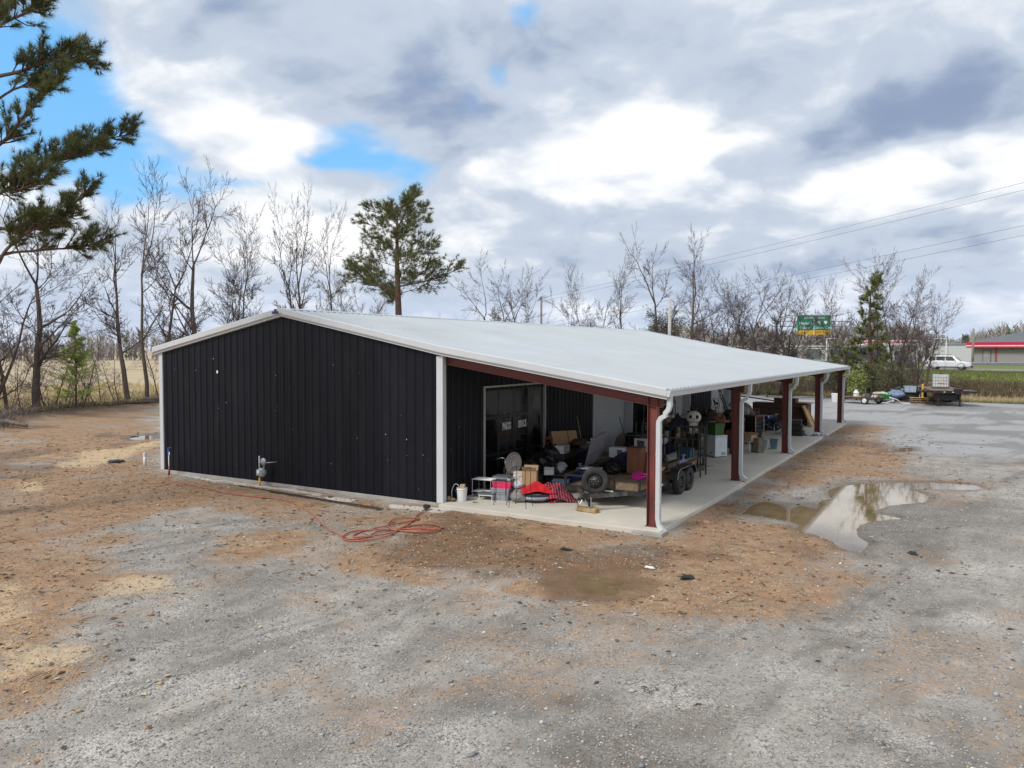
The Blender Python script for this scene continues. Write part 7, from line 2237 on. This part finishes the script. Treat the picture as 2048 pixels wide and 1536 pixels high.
def pine_big():
    rnd = random.Random(91)
    t = thing('pine_tree', 'large pine reaching in from the left edge with long needles', 'tree', (0, 0, 0))
    base = Vector((2.0, -8.2, -.1))
    tk = MB().tube([base, base + Vector((.1, .05, 5)), base + Vector((.0, .1, 10)), base + Vector((-.15, .1, 15)), base + Vector((-.1, 0, 18.5))], [.36, .30, .24, .15, .05], 10)
    part('trunk', tk, M_BARKP, t, smooth=True)
    Tk, Nd, mi = Tw(), Tw(), []
    fwv, rtv = Vector((-.503, .864, 0)), Vector((.864, .503, 0))

    def at(px, py, dd=0.):      # point of the crown: metres to the right of the trunk and height, from the photo's proportions
        return base + rtv * ((px + 150) * .01272) + fwv * dd + Vector((0, 0, 4.5 + (699 - py) * .01272))

    L1 = [([(-150, 330), (-40, 190), (70, 150), (150, 120), (225, 125)], .085, .25, 40), ([(-150, 300), (-40, 160), (60, 90), (160, 60), (215, 25)], .075, -.5, 44), ([(-150, 250), (-80, 120), (0, 60), (50, 10)], .07, .2, 34),
          ([(-150, 460), (-30, 350), (60, 290), (130, 225), (205, 180)], .075, -.2, 34), ([(-150, 520), (-20, 405), (60, 350), (140, 320), (235, 295)], .075, .3, 36), ([(-150, 520), (-20, 400), (80, 330), (170, 270), (250, 240)], .07, .9, 40),
          ([(-150, 500), (-20, 462), (60, 462), (130, 450), (215, 375)], .07, .2, 34), ([(-150, 700), (0, 565), (60, 505), (130, 470), (220, 440)], .08, -.3, 40), ([(-150, 620), (-10, 520), (80, 500), (160, 490), (215, 470)], .06, .6, 26),
          ([(-150, 560), (-10, 430), (70, 400), (130, 400), (200, 385)], .06, -.6, 36), ([(-150, 380), (-40, 250), (40, 180), (110, 160), (180, 90)], .06, .5, 34), ([(-150, 240), (-110, 60), (-60, -80), (0, -160)], .07, .4, 26), ([(-150, 300), (-230, 180), (-330, 120), (-420, 80)], .08, .3, 26), ([(-150, 450), (-250, 330), (-340, 290), (-430, 260)], .08, -.4, 26), ([(-150, 560), (-240, 480), (-350, 440)], .08, .5, 22)]
    for (pp, r_, dd, ns) in L1:
        pts = [at(px - 42 * i / (len(pp) - 1), py, dd * (i / (len(pp) - 1)) * 2) for i, (px, py) in enumerate(pp)]
        limb(Tk, Nd, mi, pts, r_ * .8, rnd, .19, .0046, 8, int(ns * 1.2), .62, .45, 28)
    for k in range(9):      # branches away from and toward the viewer
        a = 1.3 + k * .7
        z0_ = 7 + k * 1.2
        d_ = Vector((math.cos(a), math.sin(a), 0))
        if abs(d_.dot(rtv)) > .75: continue
        p0 = base + Vector((0, 0, z0_))
        limb(Tk, Nd, mi, [p0, p0 + d_ * 1.2 + Vector((0, 0, .5)), p0 + d_ * 2.6 + Vector((0, 0, .9))], .07, rnd, .20, .005, 3, 16, .6, .4, 18)
    link('limbs', Tk.mesh('limbs', M_BARKP), t)
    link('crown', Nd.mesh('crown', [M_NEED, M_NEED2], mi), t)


pine_big()


def pine_mid(label, loc, H, W, seed, z0f, needleL, wdt, nl, up=.6, narrow=False, extra=(), tn=12):
    rnd = random.Random(seed)
    t = thing('pine_tree', label, 'tree', (loc[0], loc[1], gz(*loc) - .1))
    part('trunk', MB().tube([(0, 0, 0), (.08, .05, H * .35), (-.1, .05, H * .7), (0, 0, H * .97)], [.022 * H, .018 * H, .011 * H, .003 * H], 9), M_BARKP, t, smooth=True)
    Tk, Nd, mi = Tw(), Tw(), []
    ga = 0
    for k in range(nl):
        f_ = z0f + (1 - z0f) * (k + .5) / nl
        ga += 2.4 + rnd.uniform(-.4, .4)
        prof = math.sqrt(max(.04, 1 - ((f_ - z0f - .06) / (1.06 - z0f)) ** 2)) if not narrow else (1 - f_) * 1.05 / (1 - z0f) + .12
        L_ = W / 2 * prof * rnd.uniform(.7, 1.12)
        d_ = Vector((math.cos(ga), math.sin(ga), 0))
        p0 = Vector((0, 0, H * f_ * .97 - up * L_ * .5))
        limb(Tk, Nd, mi, [p0, p0 + d_ * L_ * .5 + Vector((0, 0, up * L_ * .38)), p0 + d_ * L_ + Vector((0, 0, up * L_ * .62))], .05 * (1.3 - f_), rnd, needleL, wdt, 5, int(7 + 5 * L_), max(.6, L_ * .36), .3, tn)
    for (d_, z_, L_, u_) in extra:
        d_ = Vector((*d_, 0)).normalized()
        p0 = Vector((0, 0, z_))
        limb(Tk, Nd, mi, [p0, p0 + d_ * L_ * .5 + Vector((0, 0, u_ * .35 * L_)), p0 + d_ * L_ + Vector((0, 0, u_ * L_))], .08, rnd, needleL, wdt, 5, 40, .95, .4, tn)
    link('limbs', Tk.mesh('limbs', M_BARKP), t)
    link('crown', Nd.mesh('crown', [M_NEED, M_NEED2], mi), t)


pine_mid('round headed pine standing behind the building roof', (-14.1, 31.2), 16.2, 7.8, 5, .57, .34, .011, 30, .42, False, (((.1, .2), 15.4, 1.6, .95), ((-.5, .4), 14.2, 2.4, .6), ((.6, -.4), 14.0, 2.5, .6), ((.864, .503), 9.4, 5.2, .30), ((-.864, -.503), 9.0, 3.8, .5), ((-.6, .5), 8.2, 2.6, .3)), 16)
pine_mid('taller narrow evergreen behind the porch end', (17.0, 60.2), 10.6, 3.8, 6, .22, .30, .018, 24, .35, True, (((.1, .2), 9.8, .9, 1.0), ), 14)
pine_mid('lower young pine beside the narrow evergreen', (15.2, 58.4), 5.2, 4.4, 7, .15, .26, .014, 18, .45, True, (), 12)


# ------------------------------------------------------------------ leafy shrubs and small conifers
def leafy(label, loc, H, W, seed, m_, name='shrub', n=1500, ls=.09, conic=False, cat='shrub', group=None, z0=.05, stems=4):
    rnd = random.Random(seed)
    t = thing(name, label, cat, (loc[0], loc[1], gz(*loc) - .05), 0, group)
    Tk, L_ = Tw(), Tw()
    tips = []
    for k in range(stems if not conic else 1):
        a = rnd.uniform(0, 6.28)
        e = Vector((math.cos(a) * W * .22, math.sin(a) * W * .22, H * rnd.uniform(.7, .95))) if not conic else Vector((0, 0, H))
        Tk.tube([(0, 0, 0), tuple(e * .5 + Vector((.05, .05, 0))), tuple(e)], [.03 + .008 * H, .02 + .004 * H, .008], 5)
        for j in range(110 if conic else 26):
            f_ = rnd.uniform(z0 + .05, 1.0)
            p = e * f_
            b_ = rnd.uniform(0, 6.28)
            rr_ = W / 2 * ((1.05 - f_) * 1.1 if conic else math.sin(min(f_ * 2.6, 2.9)) * .9) * rnd.uniform(.5, 1.1)
            q_ = p + Vector((math.cos(b_) * rr_, math.sin(b_) * rr_, rr_ * rnd.uniform(.05, .5)))
            Tk.tube([tuple(p), tuple((p + q_) / 2 + Vector((0, 0, .04))), tuple(q_)], [.014, .010, .006], 3)
            tips.append((p, q_))
    for i in range(n):
        p, q_ = rnd.choice(tips)
        c_ = p.lerp(q_, rnd.uniform(.25, 1.1)) + Vector((rnd.gauss(0, .12), rnd.gauss(0, .12), rnd.gauss(0, .1))) * (W * (.10 if conic else .28))
        if c_.z < z0 * H: c_.z = z0 * H + rnd.random() * .3
        a, b_ = Vector((rnd.gauss(0, 1), rnd.gauss(0, 1), rnd.gauss(0, 1))).normalized() * ls, Vector((rnd.gauss(0, 1), rnd.gauss(0, 1), rnd.gauss(0, 1))).normalized() * ls * .6
        L_.tri(tuple(c_ - a), tuple(c_ + b_), tuple(c_ + a))
    link('stem', Tk.mesh('stem', M_BARK), t)
    link('crown', L_.mesh('crown', m_), t)


leafy('lime green young conifer at the left field edge', (-28.6, 13.9), 6.0, 4.4, 1, M_LIME, 'young_conifer', 8500, .085, True, 'tree')
leafy('dark green bush at the left picture edge', (-27.6, 7.2), 3.6, 2.6, 2, M_OLIVE, n=1600, ls=.08)
leafy('ivy covered tree crown beyond the far roof end', (-1.2, 56.4), 9.6, 5.0, 3, M_IVY, 'ivy_tree', 4600, .13, False, 'tree', None, .18, 6)
leafy('olive evergreen bush left of the ivy covered tree', (-3.6, 55.6), 5.4, 4.2, 4, M_IVY, 'bush', 1500, .13)
SHR = [((8.6, 57.4), 4.2, 3.4, M_OLIVE, 'yellow green shrub showing over the far roof corner'), ((10.9, 57.0), 3.6, 3.2, M_OLIVE, 'olive shrub behind the third porch column'), ((13.2, 57.6), 4.0, 3.2, M_IVY, 'dark shrub left of the young pine'),
       ((16.4, 56.6), 3.0, 2.8, M_LIME, 'bright yellow green shrub right of the last porch column'), ((18.4, 57.4), 3.8, 3.0, M_OLIVE, 'olive shrub behind the scrap trailer'), ((19.8, 58.2), 3.2, 2.8, M_OLIVE, 'olive shrub behind the junk heap'),
       ((14.4, 60.8), 4.6, 3.0, M_IVY, 'dark evergreen shrub under the highway sign'), ((17.6, 59.8), 4.4, 3.4, M_OLIVE, 'spreading olive shrub under the narrow evergreen')]
for i, (lc, H, W, m_, lb) in enumerate(SHR): leafy(lb, lc, H, W, 30 + i, m_, 'shrub', 1500, .085, False, 'shrub', 'shrubs along the far lot edge')

# ------------------------------------------------------------------ logs and brush on the left edge
M_LOG = mat('grey_log', (.24, .19, .15), .95, var=.35, scale=4, bump=.4)
for i, (a_, b_, r_, lb, m_) in enumerate((((-21.6, 4.6), (-19.2, 5.6), .16, 'pale bare log at the left brush edge', M_LOG), ((-30.0, 17.2), (-27.6, 21.8), .13, 'long fallen trunk lying toward the building', M_BARK), ((-26.5, 8.8), (-24.6, 7.6), .14, 'dark fallen log below the thick forked tree', M_BARK), ((-29.4, 19.6), (-27.6, 22.2), .22, 'uprooted stump end beside the building corner', M_BARK), ((-30.6, 16.6), (-28.2, 14.2), .06, 'slanting thin dead trunk right of the lime conifer', M_BARK))):
    za, zb = gz(*a_), gz(*b_)
    za += 3.4 if i == 4 else r_
    solo('fallen_log', MB().tube([(a_[0], a_[1], za), ((a_[0] + b_[0]) / 2 + .1, (a_[1] + b_[1]) / 2, (za + zb) / 2 + r_ * .9 + .06), (b_[0], b_[1], zb + r_)], [r_, r_ * .85, r_ * .6], 8), m_, lb, 'log', smooth=True)


def brushmass(name, label, pts, n, hmin, hmax, seed, m_, spread=.6, r_=.012, lean=.7):
    rnd = random.Random(seed)
    B = Tw()
    for _ in range(n):
        k = rnd.randrange(len(pts) - 1)
        f_ = rnd.random()
        x_ = pts[k][0] * (1 - f_) + pts[k + 1][0] * f_ + rnd.gauss(0, spread)
        y_ = pts[k][1] * (1 - f_) + pts[k + 1][1] * f_ + rnd.gauss(0, spread)
        h = rnd.uniform(hmin, hmax)
        z_ = pts[k][2] if len(pts[k]) > 2 else 0.
        dx_, dy_ = rnd.gauss(0, lean) * h * .5, rnd.gauss(0, lean) * h * .5
        B.tube([(x_, y_, z_ - .05), (x_ + dx_ * .3, y_ + dy_ * .3, z_ + h * .55), (x_ + dx_, y_ + dy_, z_ + h)], [r_, r_ * .8, r_ * .4], 3)
    o = link(name, B.mesh(name, m_))
    o['kind'] = 'stuff'
    o['label'] = label


brushmass('brush_pile', 'tangled dead brush along the left field edge', [(-19.5, 4.2, .15), (-23.2, 6.0, .2), (-26.5, 9.6, .2), (-29.6, 14.0, .2), (-29.2, 21.5, .2)], 900, .15, 1.1, 3, M_TWIG, .55, .014, 1.1)
brushmass('undergrowth', 'brown leafless undergrowth beneath the far trees', [(-14, 57.5, .2), (2, 60, .5), (12, 62.5, .6), (19.5, 62.5, .6)], 2000, .4, 2.6, 4, M_TWIG, 2.2, .016, .6)
brushmass('undergrowth', 'brown leafless undergrowth behind the building on the left', [(-32, 24, .0), (-29, 33, 0), (-24, 42, 0), (-17, 52, 0)], 1100, .4, 2.6, 5, M_TWIG, 1.6, .014, .5)


def tufts(name, label, fn, n, seed, m_, hmin, hmax, wdt=.012):
    rg = np.random.default_rng(seed)
    x_, y_ = fn(rg, n)
    z_ = ground_h(x_, y_)
    k = 5
    N = len(x_) * k
    X_, Y_, Z_ = (np.repeat(a, k) for a in (x_, y_, z_))
    X_ = X_ + rg.normal(0, .05, N)
    Y_ = Y_ + rg.normal(0, .05, N)
    h = rg.uniform(hmin, hmax, N)
    a = rg.random(N) * 6.283
    w_ = wdt * (1 + h)
    lx, ly = rg.normal(0, .28, N) * h, rg.normal(0, .28, N) * h
    V = np.stack([np.stack([X_ - np.cos(a) * w_, Y_ - np.sin(a) * w_, Z_ - .02], 1), np.stack([X_ + np.cos(a) * w_, Y_ + np.sin(a) * w_, Z_ - .02], 1), np.stack([X_ + lx, Y_ + ly, Z_ + h], 1)], 1)
    F_ = np.arange(N * 3).reshape(N, 3)
    o = link(name, bulk(name, V.reshape(-1, 3), F_, [m_], np.zeros(N)))
    o['kind'] = 'stuff'
    o['label'] = label


def strip_fn(x0_, x1_, t0, t1):
    def fn(rg, n):
        x_ = rg.uniform(x0_, x1_, n)
        t_ = t0 + (t1 - t0) * rg.random(n)
        return x_, t_ - .12 * (x_ - 27)
    return fn


def field_fn(d0, d1):
    def fn(rg, n):
        y_ = rg.uniform(-2, 42, n)
        e = d0 + (d1 - d0) * rg.random(n) ** 2
        x_ = np.where(y_ > 14, -29. - e, -23. - (y_ - 6) * .75 - e * 1.25)
        return x_, y_
    return fn


tufts('dry_grass', 'tan dry grass on the bank at the far lot edge', strip_fn(4, 42, 59.5, 68.5), 9000, 1, M_DRY, .15, .65, .02)
tufts('bank_brush', 'dark weedy growth in the ditch below the road', strip_fn(22, 48, 63.5, 68.5), 6000, 2, mat('brown_weed', (.12, .09, .05), .9, var=.4, obj=False), .3, .85, .02)
tufts('verge_grass', 'green mown grass on the road bank', strip_fn(10, 48, 68, 86.5), 12000, 3, M_GRASS, .05, .2, .03)
tufts('verge_grass', 'short green grass at the lot edge', strip_fn(8, 44, 59.0, 61.0), 3500, 6, M_GRASS, .06, .22, .02)
tufts('field_grass', 'tan stubble of the left field near the brush', field_fn(.5, 40), 14000, 4, M_DRY, .1, .45, .02)
tufts('field_grass', 'greenish grass of the left field near the brush', field_fn(.5, 18), 7000, 5, mat('yellow_green_blade', (.27, .26, .09), .9, obj=False), .1, .4, .02)


# ------------------------------------------------------------------ far woods (read as one mass)
def woods(name, label, a_, b_, depth, n, hmin, hmax, seed, z0_, mats, w_=.05):
    rnd = random.Random(seed)
    B, mi = Tw(), []
    for _ in range(n):
        f_, g_ = rnd.random(), rnd.random()
        x_ = a_[0] * (1 - f_) + b_[0] * f_ + rnd.gauss(0, 1)
        y_ = a_[1] * (1 - f_) + b_[1] * f_ + g_ * depth
        H = rnd.uniform(hmin, hmax) * (1 + .25 * math.sin(f_ * 23 + seed) + .15 * math.sin(f_ * 61))
        ev = rnd.random() < .12
        for k in range(26):
            t_ = rnd.uniform(.05, .8)
            p = (x_ + rnd.gauss(0, H * .05), y_ + rnd.gauss(0, H * .05), z0_ + H * t_)
            an = rnd.uniform(0, 6.28)
            rr_ = H * .22 * rnd.uniform(.3, 1)
            e = (p[0] + math.cos(an) * rr_, p[1] + math.sin(an) * rr_, min(p[2] + H * rnd.uniform(.1, .38), z0_ + H))
            q_ = rnd.uniform(.6, 1.6) * w_ * (3 if ev else 1)
            B.tri((p[0] - q_, p[1], p[2]), (p[0] + q_, p[1], p[2]), e)
            mi.append(1 if ev else (0 if rnd.random() < .75 else 2))
        B.tri((x_ - w_ * 2, y_, z0_ - .5), (x_ + w_ * 2, y_, z0_ - .5), (x_, y_, z0_ + H * .9))
        mi.append(0)
    o = link(name, B.mesh(name, mats, mi))
    o['kind'] = 'stuff'
    o['label'] = label


WM = [mat('far_twig', (.29, .26, .25), 1., var=.25, scale=.2), mat('far_evergreen', (.17, .18, .145), 1., var=.3, scale=.2), mat('far_twig_pale', (.36, .33, .315), 1., var=.25, scale=.2)]  # distance haze put into the colours, twigs and evergreens paled
woods('far_woods', 'hazy grey line of woods beyond the left field', (-330, 70), (-70, 330), 45, 900, 6, 10, 1, 0, WM, .22)
woods('far_woods', 'brown woods behind the stores on the right', (-60, 200), (150, 205), 50, 1300, 5.5, 9.5, 2, 2.6, WM, .12)
woods('far_woods', 'grey woods behind the middle of the tree row', (-90, 170), (-10, 215), 40, 300, 5, 9, 3, 2.0, WM, .16)
